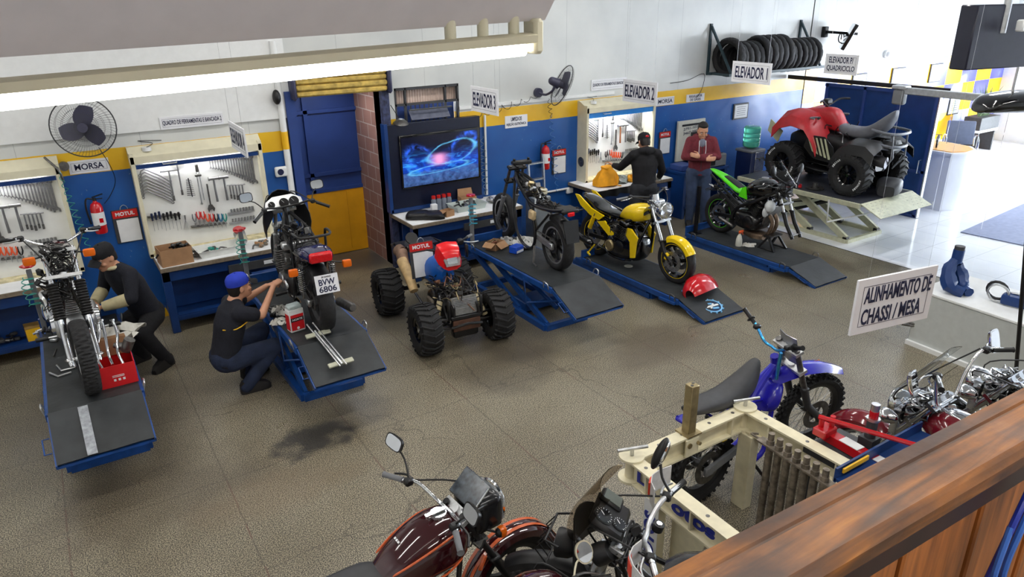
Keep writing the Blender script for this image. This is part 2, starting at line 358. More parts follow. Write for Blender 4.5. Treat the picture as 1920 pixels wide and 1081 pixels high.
    c = g.mix(core, c, S(255, 170, 226)); g.put((0., 0., 0.), g.b.inputs['Base Color']); g.put(c, g.b.inputs['Emission Color']); g.b.inputs['Emission Strength'].default_value = 1.1; g.b.inputs['Roughness'].default_value = .2
    SCREEN = g.m
    return FLOOR, TILE, WALL, CHEQ, BRICK, WOOD, PLANK, SCREEN
FLOOR, TILE, WALL, CHEQ, BRICK, WOOD, PLANK, SCREEN = surfaces()
CEIL = mat('ceiling_paint', S(205, 207, 208), .8, noise=.03)
TUBE = mat('lamp_glow', (1., .98, .95), emit=9., noise=0)
GLASS = mat('partition_glass', (.97, .985, .98), .0, noise=0, trans=1., ior=1.02, spec=.3)
CORR = mat('corrugated_sheet', S(206, 184, 172), .6, noise=.1)
OUT = mat('forecourt_concrete', S(214, 216, 220), .7, noise=.05)

def room():
    struct('floor', MB(FLOOR).box((3.4, 3.55, -.05), (12.9, 13.9, .1)))
    struct('floor_showroom', MB(TILE).box((15.7, 3.15, -.05), (11.7, 13.1, .1)))
    struct('trim_1', MB(mat('dark_joint', S(58, 54, 50), .7)).box((9.848, 3.2, -.045), (.02, 13, .094)))
    struct('ground_outside', MB(OUT).box((31, 3, -.08), (18.8, 30, .1)))
    w = MB(WALL)  # back wall built round the doorway and the window
    for x0, x1, z0, z1 in ((-3, 2.66, 0, 5), (2.66, 3.88, 2.6, 5), (3.88, 4.06, 0, 5), (4.06, 5.05, 0, 1.86), (4.06, 5.05, 2.53, 5), (5.05, 12.93, 0, 5)):
        w.box(((x0+x1)/2, YW+.15, (z0+z1)/2), (x1-x0, .3, z1-z0))
    struct('wall_back', w)
    w = MB(WHITE).box((-.17, YW-.016, 3.64), (5.6, .032, 2.72)); struct('trim_5', w)
    w = MB(CHEQ).box((17, YW+.15, 1.13), (8.2, .3, 2.26)).use(WALL).box((17, YW+.15, 3.63), (8.2, .3, 2.74)); struct('wall_showroom', w)
    struct('wall_left', MB(WHITE).box((-3.05, 3.2, 2.5), (.1, 13, 5)))
    struct('wall_front', MB(WHITE).box((9, -3.05, 2.5), (24.2, .1, 5)))
    struct('ceiling', MB(CEIL).box((9, 3.3, 5.05), (24.4, 13, .1)))
    struct('wall_right', MB(WHITE).box((21.1, 3.2, 3.9), (.1, 13, 2.2)).box((21.1, 8.6, 1.4), (.1, 1.9, 2.8)).box((21.1, -2.4, 1.4), (.1, 1.4, 2.8)))
    struct('baseboard_back', MB(YEL).box((-.2, YW-.008, .055), (5.7, .016, .11)))
    struct('trim_2', MB(WHITE).box((6.5, YW-.012, 2.185), (2.9, .024, .045)))
    # doorway: jambs, brick reveal, roller-shutter box and the two-colour steel door
    struct('trim_6', MB(DBLUE).box((2.62, YW-.02, 1.3), (.12, .1, 2.6)).box((2.65, 9.85, 1.3), (.04, 1.1, 2.6)).use(BRICK).box((3.93, 9.86, 1.3), (.1, 1.1, 2.6)).use(mat('peeling_jamb', S(52, 58, 88), .6, noise=.7, ns=22)).box((3.9, YW-.02, 1.28), (.1, .1, 2.56)))
    struct('trim_7', MB(DBLUE).box((3.28, 9.85, 2.65), (1.3, 1.1, .1)))
    d = MB(DBLUE).box((3.3, 10.38, 1.3), (1.34, .05, 2.6)); d.use(GOLD).box((3.3, 10.35, .505), (1.3, .05, .99))
    for x in (2.98, 3.62): d.use(GOLD).box((x, 10.32, .52), (.02, .02, .9))
    d.use(DBLUE)
    for z in (1.02, 1.27, 2.18): d.box((3.3, 10.34, z), (1.3, .05, .05))
    for x in (3.12, 2.7): d.box((x, 10.34, 1.75), (.06, .05, 1.5))
    struct('door_1', d)
    r = MB(mat('shutter_yellow', S(190, 162, 84), .7, noise=.35, ns=12))
    for k, z in enumerate((2.56, 2.635, 2.71, 2.785)): r.box((3.3, 9.2-.015*(k % 2), z), (1.22, .13, .07), bev=.02)
    r.use(mat('shutter_end', S(54, 56, 84), .5)).box((2.66, 9.2, 2.67), (.06, .2, .36), bev=.03).box((3.94, 9.2, 2.67), (.06, .2, .36), bev=.03)
    tag(r.obj('roller_shutter'), 'worn yellow roller shutter rolled up over the blue and yellow steel door', 'roller shutter')
    # window above the television
    f = MB(DGREY)
    for z in (1.88, 2.3, 2.51): f.box((4.555, YW+.02, z), (.99, .05, .03))
    for x in (4.07, 4.22, 4.84, 5.04): f.box((x, YW+.02, 2.2), (.025, .05, .66))
    for k in range(8): f.box((4.3+.07*k, YW+.02, 2.08), (.012, .02, .42))
    f.use(DBLUE).box((4.555, YW+.16, 2.08), (.98, .02, .42)); f.use(mat('louvre_glass', S(96, 100, 116), .2, noise=.2)).box((4.55, YW-.05, 2.16), (.6, .012, .16), r=(rad(-38), 0, 0)); f.use(DGREY).box((4.55, YW-.1, 2.235), (.66, .02, .02))
    struct('window_1', f)
    c = MB(CORR); c.sheet([[(4.02+.02*i, YW+.1+.012*(i % 2), z) for i in range(53)] for z in (2.3, 2.55)], .01); struct('trim_8', c)
    # glass partition between workshop and showroom, hung from an aluminium rail
    for k in range(3):
        y = 5.55-.67*k; struct('window_%d' % (k+2), MB(GLASS).box((9.95, y-.332, 1.18), (.01, .655, 2.3)))
    struct('trim_3', MB(ALU).box((9.95, 4.3, 2.39), (.07, 2.75, .09), bev=.01))
    mbx = MB(GREY).box((9.95, 5.62, 2.3), (.12, .16, .2), bev=.02).use(ALU).box((9.95, 5.62, 2.43), (.14, .2, .05), bev=.01); tag(mbx.obj('door_motor'), 'small grey motor box at the end of the aluminium rail over the glass panels', 'motor box')
    struct('trim_4', MB(mat('rail_black', S(30, 30, 36), .4)).box((12.36, 7.7, 2.16), (.06, 3.1, .07)))
    d = MB(BLUE).box((12.36, 7.35, 1.06), (.045, 2.1, 2.1)).use(DBLUE)
    for z in (.03, .8, 2.08): d.box((12.33, 7.35, z), (.03, 2.1, .05))
    for y in (6.33, 6.95, 7.6, 8.35): d.box((12.33, y, 1.06), (.03, .05, 2.08))
    d.use(ALU).box((12.36, 6.29, 1.06), (.07, .02, 2.1)).tube([(12.33, 6.4, .78), (12.27, 6.4, .78), (12.27, 6.4, 1.0), (12.33, 6.4, 1.0)], .008); struct('door_2', d)
    # pipes and conduits on the walls
    p = MB(WHITE).cyl((5.46, YW-.03, .85), (5.46, YW-.03, 2.05), .018); tag(p.obj('conduit'), 'upright white conduit on the blue wall below the ELEVADOR 3 sign', 'pipe')
    p = MB(WHITE).cyl((6.3, YW-.03, .72), (7.05, YW-.03, .72), .018).box((7.05, YW-.03, .68), (.13, .05, .09), bev=.01); tag(p.obj('conduit'), 'level white conduit with socket box low on the blue wall', 'pipe')
    p = MB(WHITE).cyl((2.5, YW-.05, 1.2), (2.5, YW-.05, 3.2), .04).use(YEL).cyl((2.5, YW-.05, 1.9), (2.5, YW-.05, 2.12), .042); tag(p.obj('drain_pipe'), 'white drain pipe beside the doorway and the roller shutter', 'pipe')
    s = MB(WHITE).box((2.42, YW-.04, 1.62), (.2, .06, .13), bev=.035, seg=3); o = s.obj('towel_dispenser'); tag(o, 'white rounded wall box with round blue badge beside the doorway', 'dispenser')
    MB(INK).cyl((2.385, YW-.07, 1.62), (2.385, YW-.074, 1.62), .04, n=20).obj('badge', o, 'round blue badge')
    for k in range(3):
        z = 2.25-.02*k
    q = MB(BLK).ell((2.45, YW-.1, 2.55), (.05, .06, .09)); tag(q.obj('security_camera'), 'small dark camera on the white pipe beside the roller shutter', 'camera')
    q = MB(WHITE).cyl((15.6, YW-.05, 2.42), (15.6, YW, 2.42), .09, n=20).ell((15.6, YW-.06, 2.42), (.06, .05, .06)); tag(q.obj('wall_sensor'), 'round white sensor on the white wall above the chequered panels', 'sensor')
room()

def sign(name, label, o, u, w, h, lines, group, t=.012, wires=None, wr=.0015, border=True, pad=.1, cat='sign'):
    """A lettered board; o is its lower-left corner seen by the reader, u runs to the reader's right."""
    u = V(u).normalized(); v = V((0, 0, 1)); n = u.cross(v); r = thing(name, label, cat, o, 0, group)
    b = MB(SIGNW).prism([(0, 0), (w, 0), (w, h), (0, h)], -n*t, u, v, t)
    b.obj('board', r, smooth=0)
    if border:
        e = MB(INK); m = .035*min(1, h/.2); k = .0022
        for a, c, d, f in ((m, m, w-2*m, k), (m, h-m-k, w-2*m, k), (m, m, k, h-2*m), (w-m-k, m, k, h-2*m)): e.prism([(a, c), (a+d, c), (a+d, c+f), (a, c+f)], n*.0003, u, v, .0006)
        e.obj('border', r, smooth=0)
    k = len(lines); lh = h*(1-2.6*pad)/(k+(k-1)*.35)
    for i, (s, f0, f1) in enumerate(lines):
        text(s, u*(w*f0)+v*(h*pad*1.3+(k-1-i)*lh*1.35)+n*.0006, u, v, w*(f1-f0), lh, INK, r, bold=.02)
    if wires:
        q = MB(STEEL)
        for a in wires: q.cyl(u*(w*a)-n*t*.5+v*(h-.01), u*(w*a)-n*t*.5+v*(4.95-V(o).z), wr, n=5)
        q.obj('hanging_wire', r)
    return r
X1 = (1, 0, 0); YN = (0, -1, 0)
HG = None
sign('hanging_sign', 'white hanging board reading elevador 3, beside the television', (4.05, 7.16, 2.47), YN, .57, .27, [('ELEVADOR 3', .09, .92)], HG, wires=(.1, .9), pad=.17)
sign('hanging_sign', 'white hanging board reading elevador 2, before the deep tool cabinet', (6.02, 6.86, 2.445), YN, .59, .26, [('ELEVADOR 2', .07, .93)], HG, wires=(.1, .9), pad=.17)
sign('hanging_sign', 'white hanging board reading elevador 1, below the tyre rack', (7.74, 6.68, 2.575), YN, .62, .26, [('ELEVADOR 1', .09, .92)], HG, wires=(.1, .9), pad=.17)
sign('hanging_sign', 'white hanging board reading ELEVADOR P/ QUADRICICLO', (9.36, 6.44, 2.595), YN, .5, .265, [('ELEVADOR P/', .12, .86), ('QUADRICICLO', .08, .92)], HG, wires=(.1, .9), pad=.1)
sign('hanging_sign', 'white hanging board reading ELEVADOR, turned nearly edge-on by the middle tool board', (1.5, 7.5, 2.3), (-.02, -1, 0), .66, .26, [('ELEVADOR 4', .08, .93)], HG, wires=(.1, .9), pad=.17)
sign('hanging_sign', 'large white hanging board reading ALINHAMENTO DE CHASSI / MESA', (2.795, 1.607, 2.2), (.983, -.18, 0), .475, .262, [('ALINHAMENTO DE', .1, .95), ('CHASSI / MESA', .1, .86)], HG, wires=(.12, .88), wr=.0005, pad=.12)
yb = YW-.013
sign('wall_sign', 'white wall plate reading MORSA beside the round wall fan with three broad blades', (.1, yb, 1.885), X1, .4, .145, [('MORSA', .14, .86)], HG, pad=.2)
sign('wall_sign', 'long white wall plate above the middle tool board, reading bancada 2', (1.1, yb-.032, 2.28), X1, .7, .14, [('QUADRO DE FERRAMENTAS E BANCADA 2', .04, .97)], HG, pad=.22)
sign('wall_sign', 'small white wall plate reading LIMPEZA DE INJEÇÃO ELETRÔNICA', (5.825, yb, 1.815), X1, .405, .18, [('LIMPEZA DE', .26, .74), ('INJEÇÃO ELETRÔNICA', .06, .94)], HG, pad=.1, border=False)
sign('wall_sign', 'small white wall plate reading MORSA above a calendar clipboard', (8.91, yb, 1.885), X1, .42, .14, [('MORSA', .1, .9)], HG, pad=.2)
sign('wall_sign', 'small white wall plate reading REGULADOR DE GASES', (9.63, yb, 1.89), X1, .45, .13, [('REGULADOR', .14, .86), ('DE GASES', .2, .8)], HG, pad=.08, border=False)
sign('wall_sign', 'long white wall plate above the deep tool cabinet, reading bancada 1', (7.47, yb, 2.245), X1, .75, .17, [('QUADRO DE FERRAMENTAS E BANCADA 1', .04, .97)], HG, pad=.26)

def picture(label, x, z, w, h, y=YW, cat='framed notice'):
    r = thing('framed_notice', label, cat, (x, y, z)); MB(DGREY).box((0, -.012, 0), (w, .024, h)).use(PAPER).box((0, -.025, 0), (w-.05, .006, h-.05)).obj('frame', r, smooth=0)
    q = MB(mat('print_grey', S(120, 124, 136), .7))
    for k in range(5): q.box((0, -.0285, h*(.28-.13*k)), (w*(.62-.08*(k % 2)), .001, .008))
    q.obj('printed_text', r, smooth=0)
picture('framed certificate on the blue wall above the water cooler', 11.09, 1.61, .4, .29)
for k, (x, z, n) in enumerate(((14.75, 1.86, 'nearest the sliding door'), (16.2, 1.9, 'second along from the sliding door'), (17.75, 1.9, 'third along from the sliding door'), (18.9, 1.05, 'low down behind the reception chairs'))):
    picture('framed notice on the chequered showroom wall, '+n, x, z, .5, .42)

# ---------------------------------------------------------------- luminaire close to the gallery
t = thing('fluorescent_lamp', 'bright fluorescent batten lamp hanging under a long grey sheet-metal tray', 'lamp', (0, 1.6, 0))
a, b = V((-1.3, 0, 3.405)), V((1.085, 0, 3.487)); d = b-a
MB(TUBE).cyl(a, b-d.normalized()*.02, .0165, n=16).obj('lamp_tube', t)
m = MB(CREAM); m.sheet([[p+V((0, y, z)) for y, z in ((.03, .012), (.034, .034), (-.01, .038), (-.034, .032), (-.03, .016))] for p in (a, b)], .003); m.obj('batten', t)
MB(CREAM).box(b+V((.01, 0, .03)), (.03, .06, .085), bev=.008).obj('lamp_holder', t)
for k in (.05, .14, .23): MB(CREAM).cyl(b-d.normalized()*k+V((0, 0, .03)), b-d.normalized()*k+V((0, 0, .085)), .014).obj('spacer', t)
a2, b2 = a+V((0, .02, .085)), b+V((.045, .02, .07))
m = MB(mat('tray_grey', S(216, 212, 216), .55, noise=.04)); m.sheet([[p+V((s*k, y, z)) for y, z in ((-.12, .115), (-.02, .0), (.1, .0), (.19, .115))] for p, s, k in ((a2, 0, 0), (b2, 1, 0))], .003); m.obj('tray', t, smooth=0)
MB(DGREY).tube([a2+V((1.2, .1, .1)), (-.1, .1, 4.99)], .006).obj('chain', t); MB(DGREY).tube([b2+V((-.08, .1, .1)), b2+V((-.05, .1, 1.3))], .006).obj('chain', t)
# ================================================================ tool boards, benches and what hangs on the wall
TSTEEL = mat('tool_steel', (.27, .27, .28), .35, .85, noise=.15)
def ringhead(m, c, r, w, n=10): m.lathe([(r, -w), (r, w), (r*.6, w), (r*.6, -w)], c, (0, 1, 0), n, closed=True)
def tool_combo():  # combination wrench, 1 m long before scaling, hung by its ring end
    m = MB(TSTEEL); ringhead(m, (0, 0, -.06), .065, .028); m.bar((0, 0, -.1), (0, 0, -.86), .032, .06)
    m.prism([(-.03, -.84), (.03, -.84), (.1, -.92), (.1, -1.0), (.05, -1.0), (.045, -.93), (-.045, -.93), (-.05, -1.0), (-.1, -1.0), (-.1, -.92)], (0, .02, 0), X1, (0, 0, 1), .045); return m.mesh('combination_wrench')
def tool_offset():
    m = MB(TSTEEL); m.tube([(-.055, -.02, -.06), (-.04, -.02, -.02), (0, -.02, 0), (.16, -.02, -.105), (.24, -.02, -.17)], .0085, n=6); ringhead(m, (-.058, -.02, -.068), .017, .008); ringhead(m, (.247, -.02, -.176), .017, .008); return m.mesh('ring_wrench')
def tool_tee(w, h):
    m = MB(TSTEEL); m.cyl((-w, -.02, 0), (w, -.02, 0), .009, n=8).cyl((0, -.02, 0), (0, -.02, -h), .009, n=8).use(DSTEEL).cyl((0, -.02, -h), (0, -.02, -h+.06), .013, n=8); return m.mesh('tee_wrench')
def tool_comb():
    m = MB(BLK).cyl((0, -.015, .0), (.01, -.015, -.23), .007, n=6)
    for k in range(9): m.cyl((-.028-.002*k, -.015, -.02-.023*k), (.03+.002*k, -.02, -.03-.023*k), .005, .003, n=5)
    return m.mesh('puller')
def tool_bar():
    m = MB(DSTEEL).box((0, -.02, -.05), (.035, .03, .1), bev=.006).box((0, -.02, -.14), (.075, .03, .03), bev=.006).use(STEEL).cyl((-.014, -.02, -.1), (-.014, -.02, -.49), .007, n=6).cyl((.016, -.02, -.1), (.02, -.02, -.45), .006, n=6); ringhead(m, (-.014, -.02, -.49), .013, .006); return m.mesh('spoke_puller')
def tool_adj():
    m = MB(DSTEEL).bar((0, -.015, 0), (0, -.015, -.28), .03, .014).prism([(-.02, 0), (.02, 0), (.045, -.05), (.03, -.09), (.012, -.055), (-.02, -.065), (-.03, -.095), (-.04, -.05)], (0, -.005, -.26), X1, (0, 0, 1), .02); return m.mesh('adjustable_wrench')
def tool_hammer(handle):
    m = MB(TSTEEL).cyl((-.055, -.03, 0), (.055, -.03, 0), .02, n=10).cyl((-.06, -.03, 0), (-.05, -.03, 0), .026, n=10).use(handle).tube([(0, -.03, .01), (0, -.03, -.12), (.004, -.03, -.29)], [.011, .012, .015], n=8); return m.mesh('hammer')
def tool_sdriver(hc):
    m = MB(hc).lathe([(.004, .0), (.013, -.005), (.014, -.05), (.009, -.075), (.012, -.09), (.004, -.095)], (0, -.03, 0), (0, 0, 1), 8).use(STEEL).cyl((0, -.03, -.09), (0, -.03, -.22), .0035, n=6); return m.mesh('screwdriver')
def tool_plier(hc):
    m = MB(hc)
    for s in (-1, 1): m.tube([(s*.016, -.03, 0), (s*.02, -.03, -.05), (s*.004, -.03, -.1)], [.007, .009, .006], n=6, sm=2)
    m.use(STEEL).box((0, -.03, -.115), (.026, .012, .04), bev=.005).cyl((0, -.03, -.13), (0, -.03, -.18), .009, .003, n=6); return m.mesh('pliers')
def tool_socket():
    m = MB(STEEL).cyl((0, -.025, 0), (0, -.025, -.04), .013, n=10).use(DSTEEL).cyl((0, -.025, .0005), (0, -.025, .001), .009, n=10); return m.mesh('socket')
def tool_feeler():
    m = MB(STEEL).box((0, -.015, -.03), (.016, .01, .06))
    for a in (-.3, -.1, .1, .3): m.bar((0, -.015, -.06), (sin(a)*.13, -.015, -.06-cos(a)*.12), .012, .002)
    return m.mesh('feeler_gauge')
HB = mat('wood_handle', S(150, 92, 56), .6, noise=.2)
SD = {c: tool_sdriver(m) for c, m in (('black', BLK), ('navy', mat('navy_grip', S(24, 34, 66), .4)))}
PL = {c: tool_plier(m) for c, m in (('red', REDP), ('orange', mat('orange_grip', S(222, 84, 40), .4)), ('black', BLK), ('blue', mat('blue_grip', S(30, 96, 140), .4)), ('grey', GREY), ('teal', TEAL))}
TM = dict(combo=tool_combo(), offset=tool_offset(), tee=tool_tee(.095, .36), tee2=tool_tee(.075, .37), comb=tool_comb(), bar=tool_bar(), adj=tool_adj(), ham=tool_hammer(TSTEEL), hamw=tool_hammer(HB), sock=tool_socket(), feel=tool_feeler(), tsm=tool_tee(.04, .2))

def board(x0, z0, where, depth, k0=0, u0=-.1, style='M'):
    """Everything hung on one tool board; x0,z0 is the inner lower-left corner of the white panel."""
    yb = YW-.035
    def hang(name, me, u, v, label, cat, group=None, ry=0., sc=1.):
        if u < u0: return
        o = bpy.data.objects.new(name, me); COL.objects.link(o); o.location = (x0+u, yb, z0+v); o.rotation_euler = (0, ry, 0); o.scale = (sc, 1 if name != 'combination_wrench' else sc, sc)
        tag(o, label % where if '%s' in label else label+' on '+where, cat, group)
    for k in range(17):
        t = k/16; hang('combination_wrench', TM['combo'], .77+.494*t, 1.0-.005*t, ORD[k]+' shortest wrench of the row on %s', 'wrench', 'wrench row on '+where, sc=.115+.25*t*t**.3)
    for k in range(8): hang('ring_wrench', TM['offset'], .045-.002*k, .98-.037*k, ORD[k]+' ring wrench down the slanting stack on %s', 'wrench', 'ring wrenches on '+where)
    hang('tee_wrench', TM['tee'], .298, .925, 'wide lower T-handle wrench on %s', 'wrench'); hang('tee_wrench', TM['tee2'], .4, .99, 'taller narrow T-handle wrench on %s', 'wrench')
    hang('puller', TM['comb'], .494, .81, 'black finned puller tool on %s', 'tool'); hang('spoke_puller', TM['bar'], .61, .97, 'long double-rod puller with dark block on %s', 'tool')
    hang('adjustable_wrench', TM['adj'], .692, .71, 'dark adjustable wrench with its jaw downwards on %s', 'wrench')
    hang('hammer', TM['hamw' if style == 'R' else 'ham'], .775, .77, ('brown wood-handled hammer on %s' if style == 'R' else 'hammer next to the adjustable wrench on %s'), 'hammer'); hang('hammer', TM['ham'], .893, .77, 'hammer next to the T-handle set on %s', 'hammer')
    for k in range(5): hang('tee_wrench', TM['tsm'], .95+.037*k, .66-.003*k, ORD[k]+' small T-handle after the hammers on %s', 'wrench', 'small T-handles on '+where, sc=.85+.06*(k % 3))
    hang('feeler_gauge', TM['feel'], .378, .37, 'fanned feeler gauge on %s', 'gauge')
    for k in range(8): hang('screwdriver', SD['navy' if k < 3 else 'black'], .02+.042*k, .455+.012*(k % 3)-.006*k, ORD[k]+' screwdriver from the outer end on %s', 'screwdriver', 'screwdrivers on '+where)
    cs = ('grey', 'red', 'red', 'orange', 'red', 'black', 'blue', 'teal') if style == 'M' else ('black', 'grey', 'orange', 'orange', 'orange', 'orange', 'orange', 'black')
    for k, c in enumerate(cs): hang('pliers', PL[c], .48+.05*k, .37-.008*k+(.03 if k in (1, 2) else 0), '%s-handled pliers, %s in the rack on ' % (c, ORD[k])+'%s', 'pliers', 'pliers on '+where)
    for r in range(2):
        for k in range(8): hang('socket', TM['sock'], .92+.037*k, .355-.125*r, ORD[k]+' socket of the '+('upper' if r == 0 else 'lower')+' rail on %s', 'socket', 'sockets on '+where, sc=.9+.04*k)
    # the cabinet itself
    W, Hh = 1.31, 1.04
    c = thing('tool_cabinet', dict(M='cream tool cabinet above the bench with the cardboard box, its roller door up', R='deep cream tool cabinet with a raised blue door and round speaker', L='cream tool cabinet partly out of view behind the stripped chrome motorcycle')[style], 'cabinet', (x0-.01, YW, z0))
    MB(mat('board_white', S(232, 233, 230), .4, noise=.02)).box((W/2, -.01, Hh/2), (W+.08, .02, Hh+.1)).obj('back_panel', c, smooth=0)
    for s in (-.06, W+.06): MB(CREAM).box((s, -depth/2, Hh/2+.04), (.045, depth, Hh+.2), bev=.004).obj('side_panel', c, smooth=0)
    m = MB(CREAM); m.loft([[V((x, y, z)) for y, z in ((0, Hh+.02), (-depth, Hh+.02), (-depth, Hh+.1), (-depth*.2, Hh+.2), (0, Hh+.2))] for x in (-.085, W+.085)]); m.obj('hood', c, smooth=0)
    MB(mat('peeling_cream', S(200, 190, 152), .6, noise=.35, ns=16)).box((W/2, -depth/2, -.045), (W+.16, depth, .05)).obj('sill', c, smooth=0)
    m = MB(BLUE if style != 'R' else mat('bright_blue', S(20, 120, 200), .35)).box((W/2, -depth+.03, Hh-.02), (W+.06, .03, .09 if style == 'R' else .045)); m.use(ALU).tube([(.25, -depth, Hh), (.25, -depth-.02, Hh-.01), (.4, -depth-.02, Hh-.01), (.4, -depth, Hh)], .006); m.obj('roller_door', c)
    t = MB(TUBE).cyl((.1, -depth*.45, Hh-.02), (W-.1, -depth*.45, Hh-.02), .012, n=8); t.obj('lamp_tube', c)
    l = bpy.data.lights.new('cabinet_lamp', 'AREA'); l.shape = 'RECTANGLE'; l.size, l.size_y, l.energy = 1.15, .04, 14; lo = bpy.data.objects.new('cabinet_lamp', l); COL.objects.link(lo); lo.parent = c; lo.location = (W/2, -depth*.75, Hh-.01); lo.rotation_euler = (rad(22), 0, 0)
    for n, u, v, w in (('screwdriver_rack', .165, .4, .36), ('pliers_rack', .645, .2, .42)): MB(DSTEEL).box((u, -.045, v), (w, .05, .02), r=(0, rad(3), 0), bev=.003).obj(n, c)
    for v in (.3, .175): MB(ALU).box((1.05, -.04, v), (.32, .04, .022)).obj('socket_rail', c, smooth=0)
    m = MB(WHITE).cyl((.12, -depth*.6, Hh+.15), (.12, -depth*.6, Hh+.19), .05, n=16); m.use(BLK).tube([(.12, -depth*.6, Hh+.19), (.2, -.03, Hh+.22), (.05, -.02, Hh+.26), (.3, -.01, Hh+.24)], .004, n=5, sm=3); m.obj('wiring', c)
    if style == 'R': MB(DSTEEL).lathe([(.005, -.004), (.03, -.006), (.06, .004), (.075, -.004), (.08, 0)], (-.09, -depth*.5, .28), (-1, 0, 0), 24).obj('speaker', c, 'round dark loudspeaker')
    return c
board(.795, .88, 'the middle tool board', .14)
board(7.3, .875, 'the tool board facing the black hoodie', .25, style='R')
board(-1.37, .87, 'the tool board beside the fan', .14, u0=.55, style='L')

def bench(name, label, x0, x1, y0, z=.82, paper=(.0, 1.), panel=True, legs=True, shelf=.18, thick=.05):
    r = thing('workbench', label, 'workbench', (x0, y0, 0)); W, D = x1-x0, YW-.02-y0
    MB(WOODB).box((W/2, D/2, z-thick/2), (W, D, thick), bev=.004).obj('bench_top', r, smooth=0)
    MB(PAPER).sheet([[(W*paper[0]+.01+(W*(paper[1]-paper[0])-.02)*i/8, .012+(D-.03)*j/4, z+.003+.0015*((i*3+j*5) % 3)) for j in range(5)] for i in range(9)], .002).obj('paper_cover', r)
    m = MB(BLUE)
    m.box((W/2, .04, z-thick-.06), (W-.02, .03, .12)); m.obj('apron', r, smooth=0)
    if legs:
        for s in (.05, W-.05): MB(BLUE).box((s, .07, (z-thick)/2), (.09, .09, z-thick), bev=.006).obj('leg', r)
    MB(BLUE).box((W/2, D/2, shelf), (W-.04, D-.06, .03)).box((W/2, .05, shelf), (W-.04, .03, .07)).obj('shelf', r, smooth=0)
    if panel: MB(BLUE).box((W/2, D*.55, (z+shelf)/2-.03), (W-.06, .02, z-shelf-.12)).obj('back_panel', r, smooth=0)
    MB(DGREY).box((W*.62, .015, z-.16), (.62, .03, .1)).use(PAPER).box((W*.72, -.002, z-.15), (.13, .004, .045)).obj('drawer', r, smooth=0)
    return r
bench('m', 'blue workbench with white paper top under the middle tool board', .73, 2.42, 8.63)
bench('r', 'blue workbench with ragged paper top where the man in black works', 7.02, 8.62, 8.47)
bench('l', 'blue workbench behind the stripped chrome motorcycle', -2.9, -.33, 8.78)
b = bench('t', 'blue workbench with plain steel-edged top below the television', 3.84, 5.62, 8.5)
m = MB(mat('bin_liner', S(16, 16, 18), .35, noise=.2))
m.sheet([[(7.0+.075*i, 8.465-.012*((i*7) % 3), .83-d*(1+.5*((i*5+2) % 4)/3)) for d in (0, .03, .06, .085)] for i in range(13)], .004); tag(m.obj('plastic_sheet'), 'black plastic sheet hanging over the edge of the ragged paper bench top', 'plastic sheet')

# television in its tall panel
t = thing('television_panel', 'tall blue-black panel with the television, behind the bench', 'television', (4.59, YW, .86))
MB(BLUE).box((-.745, -.06, .6), (.05, .12, 1.24)).box((0, -.06, .0), (1.5, .12, .05)).obj('frame', t, smooth=0)
MB(mat('panel_navy', S(13, 19, 42), .35, noise=.15)).box((.01, -.05, .61), (1.46, .1, 1.18)).obj('panel', t, smooth=0)
s = MB(GBLK).box((.07, -.115, .675), (1.27, .04, .75), bev=.006).obj('screen_frame', t); MB(SCREEN).box((.065, -.137, .67), (1.215, .004, .69)).obj('screen', s, smooth=0)

# fans
def fan(label, loc, aim, face, R=.31):
    """loc is the hub; face the direction the blades blow; aim the wall anchor."""
    r = thing('wall_fan', label, 'fan', loc); d = V(face).normalized(); u, w, _ = frame(d)
    fm = mat('fan_blue', S(58, 58, 78), .45)
    g = MB(DGREY)
    for s, dep in ((.07, 1), (-.06, -1)):
        for rr in (.08, .14, .2, .26): g.tube([d*(s*(1-(rr/R)**2*.75)+.01*dep)+(u*cos(a)+w*sin(a))*rr for a in [2*pi*i/28 for i in range(28)]], .0013, n=4, closed=True)
        for i in range(60):
            a = 2*pi*i/60+.1*(s > 0); g.tube([d*(s*(1-(q/R)**2*.75)+.01*dep)+(u*cos(a+.35*q/R)+w*sin(a+.35*q/R))*q for q in (.05, .12, .2, .27, R)], .0011, n=3)
    g.tube([(u*cos(a)+w*sin(a))*R for a in [2*pi*i/40 for i in range(40)]], .007, n=6, closed=True); g.use(fm).cyl(d*.065, d*.085, .05, n=20); g.obj('guard', r)
    for k in range(3):
        b = MB(fm); a0 = 2*pi*k/3-.5; rows = []
        for i in range(8):
            q = .03+.2*i/7; wd = .05+.085*sin(pi*(i+.6)/8.6); a = a0+.28*i/7
            rows.append([d*(.02-.045*(t-.5))+(u*cos(a+(t-.5)*wd/q*1.5)+w*sin(a+(t-.5)*wd/q*1.5))*q for t in (0, .25, .5, .75, 1)])
        b.sheet(rows, .003).obj('blade', r)
    MB(fm).cyl(d*.03, d*-.05, .045, n=18).cyl(d*-.05, d*-.17, .075, .06, n=18).ell(d*-.17, .06).obj('motor', r)
    a = V(aim)-V(loc); MB(fm).tube([d*-.12, d*-.15+V((0, 0, -.12)), a*.7+V((0, 0, -.06)), a], .018, n=10, sm=3).cyl(a, a+V((0, .06, 0)), .07, n=18).obj('wall_bracket', r)
    return r
fan('round wall fan with three broad blue-grey blades seen face-on', (.32, 8.93, 2.43), (.4, YW-.06, 2.3), (-.15, -.93, .05))
fan('dark wall fan turned away, showing its motor, above the extinguisher', (6.62, 8.92, 2.42), (6.42, YW-.06, 2.3), (.86, -.28, -.42))
